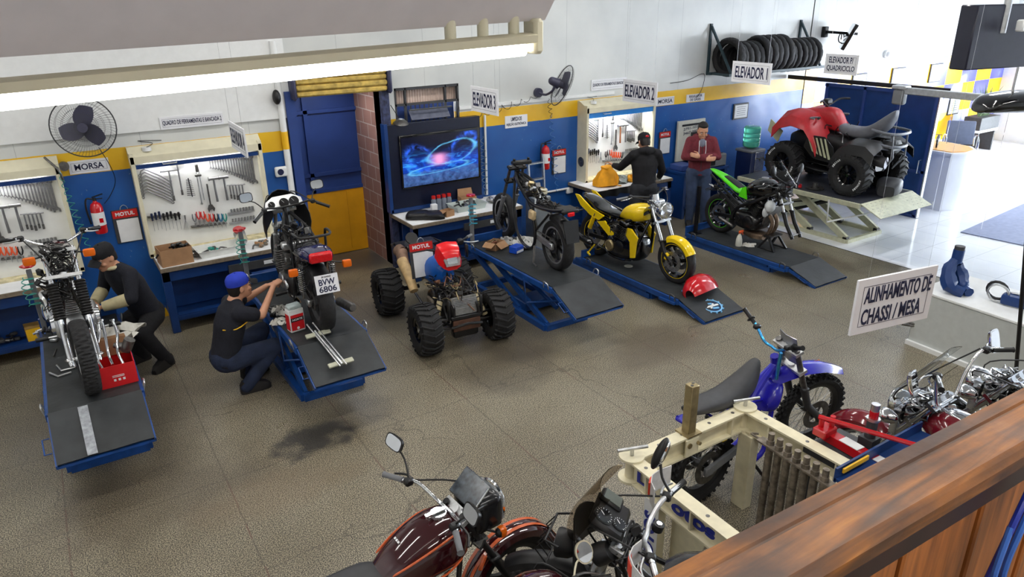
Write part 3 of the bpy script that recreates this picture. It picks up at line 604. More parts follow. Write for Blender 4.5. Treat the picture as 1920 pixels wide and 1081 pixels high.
# extinguishers
def extinguisher(label, x, z):
    r = thing('fire_extinguisher', label, 'fire extinguisher', (x, YW-.09, z))
    MB(RED).lathe([(.0, 0), (.06, .002), (.066, .02), (.066, .3), (.05, .345), (.022, .365), (.02, .38), (0, .38)], (0, 0, 0), (0, 0, 1), 24).obj('cylinder_body', r)
    MB(PAPER).lathe([(.0668, .1), (.0668, .25)], (0, 0, 0), (0, 0, 1), 24).obj('paper_label', r)
    MB(RED).box((.02, -.0675, .16), (.04, .002, .05)).obj('pictogram', r, 'red printed square')
    MB(BLK).cyl((0, 0, .37), (0, 0, .41), .02).bar((-.02, 0, .42), (.09, -.02, .45), .02, .012).bar((-.02, 0, .4), (.08, -.02, .4), .018, .01).tube([(-.02, 0, .4), (-.08, -.01, .41), (-.1, -.01, .3), (-.085, 0, .12)], .01, sm=4).obj('valve', r); return r
extinguisher('red fire extinguisher on the blue wall below the MORSA plate by the fan', .27, 1.2)
extinguisher('red fire extinguisher on the blue wall near the fan turned away', 6.52, 1.12)
def clipboard(label, x, z, w=.28, h=.4, y=YW, par=None, tilt=0.):
    r = thing('clipboard_calendar', label, 'clipboard', (x, y-.012, z), rot=(tilt, 0, 0))
    MB(DGREY).box((0, 0, h/2), (w, .008, h), bev=.003).obj('backing', r, smooth=0)
    MB(REDP).box((0, -.006, h-.055), (w*.94, .003, .09)).obj('header', r, smooth=0)
    text('MOTUL', (-w*.36, -.0078, h-.075), X1, (0, 0, 1), w*.72, .045, WHITE, r, bold=.03)
    MB(PAPER).box((.012, -.006, (h-.11)/2), (w*.82, .004, h-.13)).obj('paper_sheet', r, smooth=0)
    MB(STEEL).tube([(-.04, -.004, h), (-.03, -.006, h+.03), (0, -.006, h+.05), (.03, -.006, h+.03), (.04, -.004, h)], .004, sm=2).obj('clip', r); return r
clipboard('red-headed calendar clipboard beside the extinguisher at the fan end of the wall', .545, 1.02)
clipboard('red-headed calendar clipboard beside the extinguisher near the deep tool cabinet', 6.84, .99)
clipboard('red-headed calendar clipboard on the blue wall next to the man in maroon', 9.16, 1.03)

# coiled air hoses
def coil(label, pts, turns, R, m, r=.004, cat='air hose'):
    a, b = V(pts[0]), V(pts[1]); u, t, d = frame(b-a); n = turns*14
    P = [a+(b-a)*(i/n)+(u*cos(2*pi*i/14)+t*sin(2*pi*i/14))*R*(.35+.65*sin(pi*min(1, max(.05, i/n)))) for i in range(n+1)]
    tag(MB(m).tube(P, r, n=5).obj('air_hose'), label, cat)
coil('curly pale hose hanging beside the television panel', ((5.39, YW-.05, 1.75), (5.41, YW-.08, .86)), 9, .05, mat('hose_grey', S(120, 140, 150), .4))
coil('curly blue hose hanging between the extinguisher and the calendar clipboard', ((6.64, YW-.05, 1.95), (6.78, YW-.06, .7)), 11, .045, mat('hose_blue', S(70, 120, 180), .4))
coil('curly green hose hanging down beside the cream frame at the fan end', ((.0, YW-.16, 1.95), (.12, YW-.2, .95)), 12, .035, TEAL)
coil('black curly cable drooping along the yellow band towards the dark fan', ((5.2, YW-.05, 2.03), (6.4, YW-.05, 2.25)), 7, .045, BLK, cat='cable')
coil('black curly cable hanging below the dark fan', ((6.6, YW-.05, 2.2), (6.66, YW-.05, 1.9)), 4, .03, BLK, cat='cable')
tag(MB(BLK).tube([(.42, 8.95, 2.2), (.5, 9.1, 1.95), (.52, YW-.03, 1.75), (.44, YW-.02, 1.6), (.36, YW-.04, 1.52)], .004, sm=4).obj('cable'), 'thin black cable trailing from the fan down to the extinguisher', 'cable')
tag(MB(DSTEEL).tube([(-.1, YW-.1, 2.12), (.0, YW-.16, 1.98), (.02, YW-.14, 1.85)], .012, sm=3).cyl((.06, YW-.12, 2.0), (.06, YW-.06, 2.0), .05, n=16).obj('hose_bracket'), 'dark hose bracket with round reel beside the fan', 'bracket')
m = MB(BLK).tube([(3.98, YW-.03, 2.32), (4.08, YW-.05, 2.14)], .005); m.use(DSTEEL).lathe([(.0, .06), (.05, .055), (.1, .01), (.11, 0)], (4.09, YW-.08, 2.07), (0, -.2, 1), 16); tag(m.obj('wall_lamp'), 'small dark wall lamp with cable coil beside the window', 'lamp')

# tyre rack on the white wall
r = thing('tyre_rack', 'dark steel bracket rack holding a row of tyres high on the white wall', 'rack', (10.1, YW, 2.36))
for x in (0, 2.45): MB(mat('rack_teal', S(38, 58, 66), .5)).bar((x, -.02, -.03), (x, -.02, .83), .04, .04).bar((x, -.02, 0), (x, -.56, 0), .04, .04).bar((x, -.02, .8), (x, -.56, .02), .035, .035).obj('bracket', r, smooth=0)
for y, n in ((-.54, 'front_bar'), (-.12, 'back_bar')): MB(mat('rack_teal', S(38, 58, 66))).bar((-.05, y, .0), (2.6, y, .0), .045, .045).obj(n, r, smooth=0)
def tyre_mesh(R, w, n=44, depth=.012):
    m = MB(RUB); h = R*.3
    m.lathe([(R-h, -.3*w), (R-h*.5, -.5*w), (R-.03, -.5*w), (R-.008, -.36*w), (R, -.12*w), (R, .12*w), (R-.008, .36*w), (R-.03, .5*w), (R-h*.5, .5*w), (R-h, .3*w), (R-h+.012, 0)], (0, 0, 0), (1, 0, 0), n, closed=True,
            rf=lambda i, j: -depth if j in (2, 3, 4, 5, 6, 7) and (i+j) % 4 == 0 else 0); return m.mesh('tyre', 50)
TY = [tyre_mesh(.33, .15, 60, .02), tyre_mesh(.3, .13), tyre_mesh(.335, .14), tyre_mesh(.3, .11)]
x = 10.17
for k in range(16):
    q = 0 if k == 0 else 1 if k < 5 else 2 if k < 10 else 3; w = (.16, .14, .15, .145)[q]; R = (.33, .3, .335, .3)[q]; x += w/2
    o = bpy.data.objects.new('spare_tyre', TY[q]); COL.objects.link(o); o.location = (x, YW-.342, 2.385+sqrt(R*R-.21**2)); o.rotation_euler = (.3*k, 0, rad(-3 if k % 3 else 2)); x += w/2
    tag(o, ORD[k]+' motorcycle tyre from the open end of the row on the wall rack'+(', chunky tread' if q == 0 else ''), 'tyre', 'tyres on the wall rack')
m = MB(BLK).box((13.3, YW-.04, 2.95), (.12, .08, .2), bev=.01).bar((13.3, YW-.08, 2.95), (13.9, YW-.35, 2.9), .04, .05).tube([(13.62, YW-.2, 2.8)]+[(13.62+.09*sin(a), YW-.2, 2.83+.09*cos(a)) for a in [i*.5 for i in range(13)]], .012); m.use(GBLK).box((13.42, YW-.48, 2.87), (.07, .66, .5), r=(0, rad(24), rad(-52)), bev=.01)
tag(m.obj('wall_monitor'), 'thin black monitor on a wall arm beside the tyre rack', 'monitor')
tag(MB(BLK).tube([(9.2, YW-.02, 2.25), (9.6, YW-.03, 2.27), (10.0, YW-.03, 2.36), (9.98, YW-.03, 2.1), (9.85, YW-.03, 1.95)], .005, sm=4).obj('cable'), 'black cable looping below the tyre rack', 'cable')

# compressor board, cart and water cooler beside the man in maroon
r = thing('upright_panel', 'tall pale panel with handwritten phone numbers leaning on the blue wall', 'panel', (9.42, YW-.02, .86))
MB(mat('panel_pale', S(196, 196, 186), .5, noise=.05)).box((.34, -.03, .36), (.68, .04, .72), bev=.004).obj('board', r, smooth=0)
MB(BLK).box((.33, -.056, .64), (.48, .01, .035), bev=.004).obj('handle_slot', r); MB(BLK).box((.45, -.075, .4), (.26, .04, .2), bev=.008).obj('display', r)
for k, s in enumerate(('2791-1036', '3467-0800')): text(s, (.13, -.052, .54-.075*k), (1, 0, .08), (.12, 0, 1), .4, .05, INK, r, bold=.01)
MB(BLUE).tube([(.28+.06*cos(a), -.06, .2+.06*sin(a)) for a in [2*pi*i/16 for i in range(16)]], .012, closed=True).obj('round_badge', r)
r = thing('equipment_cart', 'blue steel equipment cart with grey machine on top behind the man in maroon', 'cart', (9.05, 8.55, 0))
MB(BLUE).box((.0, .3, .4), (.06, .5, .8)).box((1.0, .3, .4), (.06, .5, .8)).box((.5, .3, .2), (1., .5, .04)).box((.5, .3, .8), (1.1, .55, .04)).box((.5, .52, .5), (1., .03, .6)).obj('frame', r, smooth=0)
MB(GREY).box((.75, .28, .93), (.55, .42, .22), bev=.02).use(BLK).box((.75, .28, 1.043), (.44, .3, .01)).box((.62, .06, .93), (.18, .02, .12)).obj('machine', r); MB(PAPER).box((.2, .02, .9), (.16, .03, .1), bev=.005).obj('control_plate', r)
MB(DBLUE).box((.15, .3, .87), (.3, .3, .1), bev=.01).obj('vise_base', r)
r = thing('water_cooler', 'navy water cooler with steel front and green water bottle', 'water cooler', (10.98, 8.86, 0))
MB(mat('cooler_navy', S(22, 34, 72), .3)).box((0, 0, .47), (.36, .36, .94), bev=.03, seg=2).obj('cabinet', r); MB(GREY).box((0, 0, .96), (.4, .4, .05), bev=.015).obj('top', r); MB(GREY).box((.06, -.21, .55), (.28, .1, .04), bev=.01).obj('drip_tray', r)
MB(mat('steel_front', (.7, .72, .74), .2, .9)).box((.06, -.185, .76), (.25, .012, .36), bev=.004).box((.05, -.185, .33), (.27, .012, .4), bev=.004).obj('front_plate', r)
for s in (0, .12): MB(BLK).cyl((s, -.19, .82), (s, -.24, .82), .012).cyl((s, -.235, .83), (s, -.235, .78), .01).obj('tap', r)
MB(mat('bottle_green', S(110, 226, 186), .05, trans=.6, noise=.05)).lathe([(.0, .0), (.08, .01), (.15, .045), (.155, .12), (.148, .13), (.155, .14), (.155, .2), (.148, .21), (.155, .22), (.155, .28), (.148, .29), (.155, .3), (.155, .38), (.13, .41), (0, .415)], (0, 0, .985), (0, 0, 1), 28).obj('bottle', r)
# ================================================================ lifts, frame-straightening table, gallery rail, showroom
def lift(label, cx, yh, z, yb, post=None, drop=.22, w=.34, L=1.9):
    """A scissor motorcycle lift standing square to the wall; yh is the hinge of the loading flap (towards the gallery)."""
    r = thing('motorcycle_lift', label, 'motorcycle lift', (cx, yh, 0), 0); B = LBLUE; low = z < .3
    m = MB(B).box((0, L/2, z-.035), (2*w-.02, L, .05))
    for s in (-1, 1): m.box((s*w, L/2, z-.03), (.03, L, .07), bev=.004)
    m.obj('platform', r, smooth=0)
    m = MB(MATT); n = 14
    m.sheet([[(-w+.012+(2*w-.024)*j/6, L*i/n, z+.004+.003*((i*5+j*3) % 4 == 0)) for j in range(7)] for i in range(n+1)], .008); m.obj('rubber_mat', r)
    f = MB(B); e = (-.44, z-drop)
    for s in (-1, 1): f.bar((s*(w-.002), .0, z-.03), (s*(w-.002), e[0], e[1]-.012), .014, .04)
    f.bar((-w, e[0]+.02, e[1]-.02), (w, e[0]+.02, e[1]-.02), .03, .02); fl = f.obj('loading_flap', r, smooth=0)
    m = MB(MATT); m.sheet([[(-w+.006+(2*w-.012)*j/6, e[0]*i/5, z+(e[1]-z)*i/5+.006+.003*((i+2*j) % 3 == 0)) for j in range(7)] for i in range(6)][::-1], .008); m.obj('flap_mat', fl)
    b = MB(B); y0, y1 = yb-yh, yb-yh+1.62; q = w-.04
    for s in (-1, 1): b.bar((s*q, y0, .035), (s*q, y1, .035), .06, .07)
    for y in (y0, y1): b.bar((-q, y, .035), (q, y, .035), .06, .07)
    if not low: b.box((0, y0+.65, .1), (.5, .3, .12), bev=.01)
    b.obj('base_frame', r, smooth=0)
    if low:
        for s in (-1, 1): MB(B).box((s*(w-.02), y0+.8, .095), (.03, 1.5, .07), bev=.003).obj('arm', r, smooth=0)
    else:
        for s in (-1, 1):
            for y, dy in ((y0+.02, 1.2), (y0+.62, 1.2)): MB(B).bar((s*(q-.03), y, .06), (s*(q-.03), y+dy, z-.06), .035, .075).cyl((s*(q-.03)-.03, y, .06), (s*(q-.03)+.03, y, .06), .025).obj('arm', r, smooth=0)
        MB(B).tube([(-w-.015, .55, z-.04), (-w-.015, .5, z-.34), (w*.6, .2, z-.34)], .012).cyl((0, y0+.2, .15), (0, y0+1.2, z-.15), .03).obj('safety_strut', r)
    for y in (.05, L-.2):
        for s in (-1, 1): MB(STEEL if not low else DSTEEL).tube([(s*(w+.012), y, z-.03), (s*(w+.03), y, z+.04), (s*(w+.03), y+.07, z+.05), (s*(w+.012), y+.09, z-.03)], .007, sm=3).obj('tie_ring', r)
    MB(B).tube([(-w-.012, -.2, z-drop*.45), (-w-.06, -.2, z-drop*.45), (-w-.06, -.32, z-drop*.75), (-w-.012, -.32, z-drop*.75)], .006).obj('flap_handle', r)
    if low: MB(B).bar((-w-.03, .03, z-.05), (-w-.03, .3, z-.06), .03, .03).obj('lock_lever', r, smooth=0)
    MB(B).box((0, L+.02, z+.03), (2*w, .04, .16)).obj('end_stop', r, smooth=0)
    if post is not None:
        p = MB(GREY if not low else DGREY).box((post, L-.04, z+.32), (.045, .045, .64), bev=.004).obj('hose_post', r, smooth=0)
        v = MB(RED).cyl((post, L-.04, z+.67), (post, L-.04, z+.69), .055, n=10)
        for k in range(6): v.ell((post+.05*cos(k*pi/3), L-.04+.05*sin(k*pi/3), z+.68), (.018, .018, .012), n=6, m=4)
        v.obj('valve_wheel', p, 'red valve wheel'); h = MB(CYAN if cx > 2.5 else TEAL); P = [(post-.03-.06*cos(2*pi*i/12)*(.4+.6*abs(sin(i*.21))), L-.13-.05*sin(2*pi*i/12), z+.6-.0042*i) for i in range(72)]
        h.tube(P, .005, n=5); h.obj('coiled_hose', p)
    return r
lift('raised blue lift under the stripped chrome-forked motorcycle', -.145, 6.05, .65, 6.22, post=-.3)
lift('raised blue lift under the motorcycle with plate BVW 6806', 1.845, 6.1, .65, 6.25, post=-.31)
lift('raised blue lift under the bare black motorcycle, scissor arms in full view', 4.72, 6.05, .6, 6.22, post=-.3)
lift('lowered blue lift under the yellow motorcycle with a red fuel tank on its flap', 6.4, 5.72, .165, 6.25, drop=.14)
lift('lowered blue lift under the lime green motorcycle', 8.45, 5.69, .165, 6.0, drop=.15)

def quad_lift():
    r = thing('quad_lift', 'wide cream scissor lift under the red quad bike, chequer-plate flap down', 'quad lift', (10.6, 5.9, 0)); Cq = mat('lift_cream', S(190, 190, 164), .42, noise=.12)
    z, w = .72, .68
    m = MB(Cq)
    for s in (-1, 1): m.box((s*w, 1.15, z-.03), (.05, 2.3, .07), bev=.004)
    m.box((0, 1.15, z-.03), (2*w-.05, 2.3, .03)); m.obj('platform', r, smooth=0)
    MB(mat('lift_deck', S(56, 58, 66), .45, noise=.2)).box((0, 1.15, z), (2*w-.05, 2.3, .02)).obj('rubber_mat', r, smooth=0)
    f = MB(Cq).sheet([[(-w+2*w*j/2, -.34*i/2, z-.15*i/2) for j in range(3)] for i in range(3)][::-1], .012); f = f.obj('loading_flap', r, smooth=0)
    for k, x0 in enumerate((-w+.04, w-.42)):
        p = MB(mat('tread_plate', (.72, .72, .7), .25, .9, noise=.1))
        for i in range(6):
            for j in range(7): p.box((x0+.03+.055*j, -.035-.054*i, z+.006-.15*(.035+.054*i)/.34), (.04, .014, .006), r=(rad(23), 0, rad(45 if (i+j) % 2 else -45)))
        o = p.obj('tread_plate', f); o['kind'] = 'stuff' if False else 'thing'
    a = rad(23.8); text('LR Motos', (-.16, -.2, z-.088+.002), X1, (0, cos(a), sin(a)), .36, .055, INK, f, bold=.01); text('elevadores', (-.12, -.27, z-.119+.002), X1, (0, cos(a), sin(a)), .28, .03, INK, f, bold=.005)
    b = MB(Cq)
    for s in (-.46, .44): b.bar((s, .26, .03), (s, 1.9, .03), .06, .06)
    for y in (.26, 1.9): b.bar((-.46, y, .03), (.44, y, .03), .06, .06)
    b.obj('base_frame', r, smooth=0)
    for s in (-.42, .4):
        for y in (.3, .95): MB(Cq).bar((s, y, .06), (s, y+1.0, z-.08), .05, .1).use(BLK).box((s, y, .06), (.09, .07, .06), bev=.005).obj('arm', r, smooth=0)
    MB(Cq).bar((-.46, 1.5, .35), (.44, 1.1, .45), .06, .12).obj('cross_beam', r, smooth=0)
    MB(BLK).cyl((0, 1.75, .12), (0, .9, .5), .035).tube([(-.5, 1.6, .4), (-.2, 1.3, .42), (.3, 1.2, .5)], .012, sm=3).obj('hydraulic_ram', r)
    m = MB(WHITE).tube([(-w-.03, .5, z-.03), (-w-.03, .48, z-.38), (w*.1, .0, z-.2), (w*.1, .0, z-.1)], .014); m.obj('safety_bar', r)
quad_lift()

def chassis_table():
    r = thing('straightening_table', 'cream steel frame-straightening table lettered LR MOTOS in blue', 'straightening table', (2.77, 2.06, 0)); z = .8; Lx, Ly = 1.1, .9
    K = mat('table_cream', S(222, 214, 184), .38, noise=.1, ns=11)
    def beam(n, a, b, up):
        m = MB(K); a, b = V(a), V(b); m.bar(a, b, .1, .014, up=(0, 0, 1)); m.bar(a-V((0, 0, .15)), b-V((0, 0, .15)), .1, .014, up=(0, 0, 1)); m.bar(a-V((0, 0, .075)), b-V((0, 0, .075)), .014, .15, up=(0, 0, 1))
        d = (b-a).normalized()
        for k in (.16, .5, .84):
            p = a+(b-a)*k; q = d.cross(V((0, 0, 1))); m.box(p-V((0, 0, .075)), (.012 if abs(d.x) > .5 else .09, .09 if abs(d.x) > .5 else .012, .14))
        o = m.obj(n, r, smooth=0); h = MB(DSTEEL)
        for k in (.22, .42, .66, .88): h.cyl(a+(b-a)*k+V((0, 0, .006)), a+(b-a)*k+V((0, 0, .0085)), .013, n=10)
        h.obj('bolt_holes', o); return o
    beam('long_beam', (0, Ly-.04, z), (Lx, Ly-.04, z), 1); beam('long_beam', (-.04, -.32, z), (0, Ly-.04, z), 1); beam('long_beam', (Lx, -.7, z), (Lx, Ly-.04, z), 1)
    for x in (0, Lx):
        c = (x, Ly-.04, z); MB(K).cyl((x, Ly-.04, z-.16), (x, Ly-.04, z-.14), .085, n=24).cyl((x, Ly-.04, z+.006), (x, Ly-.04, z+.022), .085, n=24).cyl((x, Ly-.04, z-.15), (x, Ly-.04, z), .04, n=16).obj('corner_disc', r)
        MB(STEEL).cyl((x, Ly-.04, z+.02), (x, Ly-.04, z+.07), .014).cyl((x-.1, Ly-.01, z+.075), (x+.1, Ly-.08, z+.075), .012).obj('clamp_handle', r)
    p = MB(BRASS).box((.52, Ly-.04, z+.2), (.07, .07, .37), bev=.004).box((.52, Ly-.04, z+.013), (.13, .13, .012)).use(DSTEEL).cyl((.505, Ly-.05, z+.385), (.505, Ly-.05, z+.388), .011).cyl((.535, Ly-.03, z+.385), (.535, Ly-.03, z+.388), .011); p.obj('upright_post', r)
    MB(K).box((.5, Ly-.1, z-.07), (.12, .012, .13)).use(BRASS).cyl((.47, Ly-.1, z-.05), (.47, Ly-.115, z-.05), .02).cyl((.55, Ly-.1, z-.05), (.55, Ly-.13, z-.05), .014).obj('side_bracket', r)
    # hanging draw rods on their rack plate along the far beam
    MB(DIRTY).bar((.9, .56, z-.02), (.84, -.15, z-.02), .07, .012).tube([(.9, .56, z-.02), (.9, .63, z-.02), (.94, .6, z-.02)], .008, sm=3).obj('rod_rack', r, smooth=0)
    for k in range(7):
        x, y = .9-.008*k, .47-.075*k; q = MB(DIRTY).cyl((x, y, .1), (x, y, z-.03), .026, n=14).cyl((x, y, z-.03), (x, y, z+.07), .021, n=14).cyl((x, y, z-.012), (x, y, z+.018), .03, n=6); q.obj('draw_rod', r)
    for (x, y) in ((-.02, .6), (Lx-.02, Ly-.12), (-.045, -.22), (Lx, -.6)): MB(K).box((x, y, (z-.16)/2), (.09, .12, z-.16), bev=.004).obj('leg', r, smooth=0)
    m = MB(K).prism([(0, 0), (.12, 0), (.3, .62), (0, .62)], (.05, .5, .0), (0, -1, 0), (0, 0, 1), .012); m.obj('gusset_plate', r, smooth=0)
    text('LR MOTOS', (-.066, .6, .06), (0, 0, 1), (0, 1, 0), .56, .09, INK, r, bold=.03) if False else None
    ib = mat('letter_blue', S(22, 40, 140), .4)
    text('LR', (-.024, Ly-.13, z-.12), (.036, -1, 0), (0, 0, 1), .17, .085, ib, r, bold=.04, t=.004); text('otos', (-.044, Ly-.46, z-.12), (.036, -1, 0), (0, 0, 1), .34, .085, ib, r, bold=.04, t=.004)
    text('MOTOS', (-.068, .54, .15), (0, 0, 1), (0, 1, 0), .42, .1, ib, r, bold=.04, t=.004)
    MB(WHITE).box((-.066, .585, .36), (.004, .13, .6)).obj('letter_panel', r, smooth=0)
chassis_table()
r = thing('hydraulic_jack', 'red long hydraulic jack with white stripes lying by the table of rods', 'jack', (3.95, 1.75, .8))
MB(RED).bar((.1, .62, .01), (.06, -.1, .01), .08, .06).box((.07, .62, .05), (.14, .1, .06), bev=.008).obj('body', r, smooth=0); MB(WHITE).bar((.094, .5, .044), (.085, .36, .044), .076, .004).bar((.078, .25, .044), (.07, .1, .044), .076, .004).obj('white_stripe', r, smooth=0)
MB(RED).cyl((.05, .64, .07), (.05, .64, .16), .018).cyl((.11, .6, .07), (.11, .6, .16), .018).tube([(.04, .66, .15), (.22, .1, .17), (.24, -.1, .17)], .017).obj('lever', r)
MB(DGREY).box((.24, .4, .03), (.1, .1, .06)).cyl((.24, .4, .06), (.24, .4, .2), .035).use(RED).cyl((.24, .4, .2), (.24, .4, .26), .03).use(STEEL).cyl((.24, .4, .19), (.24, .4, .205), .045).cyl((.24, .4, .26), (.24, .4, .31), .028).obj('ram', r)
r = thing('trestle', 'plain dark steel trestle carrying the red jack', 'trestle', (4.05, 2.05, 0)); MB(DGREY).box((.0, 0, .75), (.4, .7, .04)).obj('top', r, smooth=0)
for x in (-.15, .15):
    for y in (-.3, .3): MB(DGREY).box((x, y, .365), (.04, .04, .73)).obj('leg', r, smooth=0)
r = thing('tool_trolley', 'blue sheet-metal tray edge with yellow lining beside the gallery rail', 'trolley', (4.1, 1.9, 0))
MB(BLUE).box((0, .12, .86), (.95, .015, .1)).box((0, -.25, .83), (.95, .75, .02)).obj('tray', r, smooth=0); MB(YEL).box((-.3, .1, .885), (.26, .012, .03)).obj('lining', r, smooth=0)
for x in (-.42, .42):
    for y in (-.55, .05): MB(BLUE).box((x, y, .41), (.04, .04, .82)).obj('leg', r, smooth=0)

# gallery rail in front of the viewer
r = thing('gallery_rail', 'worn varnished wooden rail with plank front of the viewing gallery', 'rail', (0, .53, 1.95), rad(-2.1))
m = MB(WOOD); m.loft([[V((x, y, z)) for y, z in ((-.03, .844), (-.04, .835), (-.04, .808), (.092, .805), (.098, .82), (.092, .838), (.062, .842), (.058, .838), (.052, .838), (.048, .846), (.0, .847), (-.02, .848))] for x in (-1.2, 4.5)]); m.obj('top_board', r, smooth=20)
MB(mat('rail_dark', S(46, 24, 20), .35, noise=.2)).box((1.65, -.0, .775), (5.7, .05, .066)).obj('under_rail', r, smooth=0)
m = MB(PLANK)
for k in range(44): m.box((-1.14+.13*k, .0+.006*(k % 2), .36), (.124, .02, .72), bev=.004)
m.obj('plank_front', r, smooth=0)
r = thing('blue_cable_bundle', 'bundle of blue cables with a cream tag hanging on the gallery planks', 'cable bundle', (1.4, .425, 2.67), rad(-2))
for k, P in enumerate((((.06, 0, .06), (-.02, -.012, -.04), (-.06, -.01, -.2), (-.08, -.01, -.5)), ((.07, -.01, .05), (.01, -.02, -.02), (-.01, -.02, -.12), (.03, -.02, -.28), (.1, -.02, -.5)), ((.06, 0, .05), (.02, -.012, -.06), (-.02, -.012, -.22), (-.04, -.012, -.5)), ((-.01, -.01, -.02), (-.045, -.018, -.1), (-.04, -.018, -.2), (-.05, -.018, -.3)))): MB(mat('cable_blue', S(58, 104, 186), .35) if k % 2 else mat('cable_navy', S(30, 48, 150), .35)).tube(P, .0065, sm=5).obj('cable', r)
MB(mat('tag_cream', S(226, 206, 140), .6)).box((-.045, -.022, -.18), (.035, .008, .024), bev=.003).obj('cream_tag', r)
tag(MB(BLK).cyl((6.66, 2.2, 0), (5.6, 2.2, 2.8), .016, n=8).obj('support_pole'), 'thin black pole leaning in front of the pale cabinet', 'pole')
# white cabinet with the blue hydraulic press on it
r = thing('white_cabinet', 'low pale grey cabinet with blue hydraulic press parts on top', 'cabinet', (7.55, 3.68, 0), rad(-3)); Wc = mat('cabinet_grey', S(186, 190, 188), .45, noise=.05)
MB(Wc).box((.42, -1.0, .32), (.84, 2.0, .6), bev=.012).obj('body', r); MB(WHITE).box((.42, -1.0, .635), (.86, 2.02, .03), bev=.006).box((-.01, -1.0, .025), (.05, 2.0, .05)).obj('edging', r)
MB(DSTEEL).cyl((-.06, .06, .22), (.02, -.05, .22), .016).cyl((-.06, .02, .26), (.02, -.05, .24), .012).obj('latch', r)
r = thing('hydraulic_press', 'blue hydraulic press head with black cap standing on the pale cabinet', 'hydraulic press', (7.72, 3.6, .655))
MB(BLUE).tube([(.0, -.3, .03), (-.04, -.18, .08), (.02, -.1, .22), (.1, -.12, .34)], [.06, .085, .07, .05], sm=4).tube([(.04, -.34, .04), (.1, -.24, .06), (.16, -.16, .16), (.12, -.12, .28)], [.05, .07, .08, .06], sm=4).obj('casting', r)
MB(BLUE).cyl((.1, -.12, .3), (.11, -.12, .44), .055).obj('cylinder', r); MB(DGREY).cyl((.11, -.12, .44), (.11, -.12, .48), .05).obj('cap', r)
r = thing('hydraulic_pump', 'long blue hydraulic hand pump lying on the pale cabinet', 'hydraulic pump', (7.84, 3.1, .655))
MB(BLUE).box((.05, -.42, .06), (.13, .62, .11), r=(0, 0, rad(8)), bev=.03, seg=2).obj('body', r); MB(STEEL).cyl((.1, -.73, .07), (.12, -.86, .07), .05).tube([(.03, -.15, .12), (.08, -.5, .15), (.1, -.68, .14)], .012).cyl((.09, -.66, .1), (.09, -.66, .17), .03).obj('fittings', r)
MB(STEEL).tube([(-.02, -.08+.1*cos(a), .1+.09*sin(a)) for a in [2*pi*i/16 for i in range(16)]], .012, closed=True).use(BLK).tube([(.03, -.05+.1*cos(a), .11+.09*sin(a)) for a in [2*pi*i/16 for i in range(16)]], .015, closed=True).obj('hose_loop', r)

# showroom furniture beyond the glass
r = thing('reception_counter', 'white reception counter with rounded end beyond the sliding door', 'counter', (13.1, 6.3, 0)); Wt = mat('counter_white', S(228, 230, 238), .3, noise=.02)
O = [(0, 0), (.25, -.12), (.6, -.1), (.85, .1), (.95, .5), (.95, 2.4), (0, 2.4)]
MB(Wt).prism(O, (0, 0, 0), X1, (0, 1, 0), 1.0).obj('body', r); MB(Wt).prism([(-.03+x*1.06, y*1.02-.02) for x, y in O], (0, 0, 1.0), X1, (0, 1, 0), .04).obj('rim', r)
MB(mat('counter_orange', S(222, 160, 70), .3, noise=.1)).prism([(.05+x*.9, .03+y*.96) for x, y in O], (0, 0, 1.04), X1, (0, 1, 0), .012).obj('desk_top', r); MB(DGREY).box((1.0, .75, .55), (.03, .3, .45), bev=.01).obj('vent', r)
r = thing('model_motorcycle', 'small model motorcycle displayed on the orange reception desk', 'model', (13.45, 6.75, 1.052), rad(25))
for x in (-.12, .12): MB(BLK).lathe([(.05, -.015), (.065, -.012), (.065, .012), (.05, .015)], (x, 0, .065), (0, 1, 0), 20, closed=True).obj('wheel', r)
MB(GREY).body([(-.14, .015, .1, .14), (-.02, .03, .07, .15), (.06, .03, .09, .18), (.12, .01, .14, .2)]).tube([(.12, 0, .065), (.08, 0, .2)], .01).cyl((.08, -.05, .2), (.08, .05, .2), .006).obj('body', r)
def chair(label, x, y, rz, h=.45):
    r = thing('reception_chair', label, 'chair', (x, y, 0), rz); m = mat('chair_grey', S(104, 112, 134), .5)
    MB(m).box((0, 0, h), (.55, .5, .09), bev=.03, seg=2).obj('seat', r); MB(m).box((0, .26, h+.32), (.55, .07, .5), r=(rad(-10), 0, 0), bev=.025, seg=2).obj('backrest', r)
    for s in (-1, 1): MB(CHR).tube([(s*.3, .22, h+.05), (s*.3, .25, h+.25), (s*.3, -.2, h+.25), (s*.3, -.24, .02), (s*.3, .2, .012)], .014, sm=3).obj('armrest_frame', r)
    return r
chair('grey padded reception chair with chrome arms by the planter', 16.7, 7.9, rad(-55)); chair('grey padded reception chair mostly hidden behind the sliding door', 15.6, 8.4, rad(-50), .47)
r = thing('planter', 'tall dark planter with a spiky green plant by the chequered wall', 'planter', (19.2, 8.7, 0))
MB(DGREY).box((0, 0, .7), (.9, .4, .3), bev=.01).use(WHITE).box((.0, 0, .52), (.9, .4, .06)).obj('trough', r)
for x in (-.38, .38): MB(DGREY).box((x, 0, .25), (.05, .35, .5)).obj('leg', r, smooth=0)
m = MB(mat('plant_green', S(104, 124, 92), .6, noise=.3)); random.seed(3)
for k in range(46):
    a = random.uniform(0, 2*pi); q = random.uniform(.05, .4); hh = random.uniform(.3, .75); x = random.uniform(-.25, .25)
    m.tube([(x, 0, .84), (x+q*.4*cos(a), q*.4*sin(a), .84+hh*.7), (x+q*cos(a), q*sin(a)*.6, .84+hh)], [.014, .016, .002], n=4)
m.obj('leaves', r)
m = MB(mat('mat_grey', S(132, 140, 168), .8, noise=.1)); m.box((15.2, 4.75, .008), (6., 1.9, .014), r=(0, 0, rad(5))); tag(m.obj('entrance_mat'), 'large grey ribbed entrance mat on the white showroom tiles', 'mat')
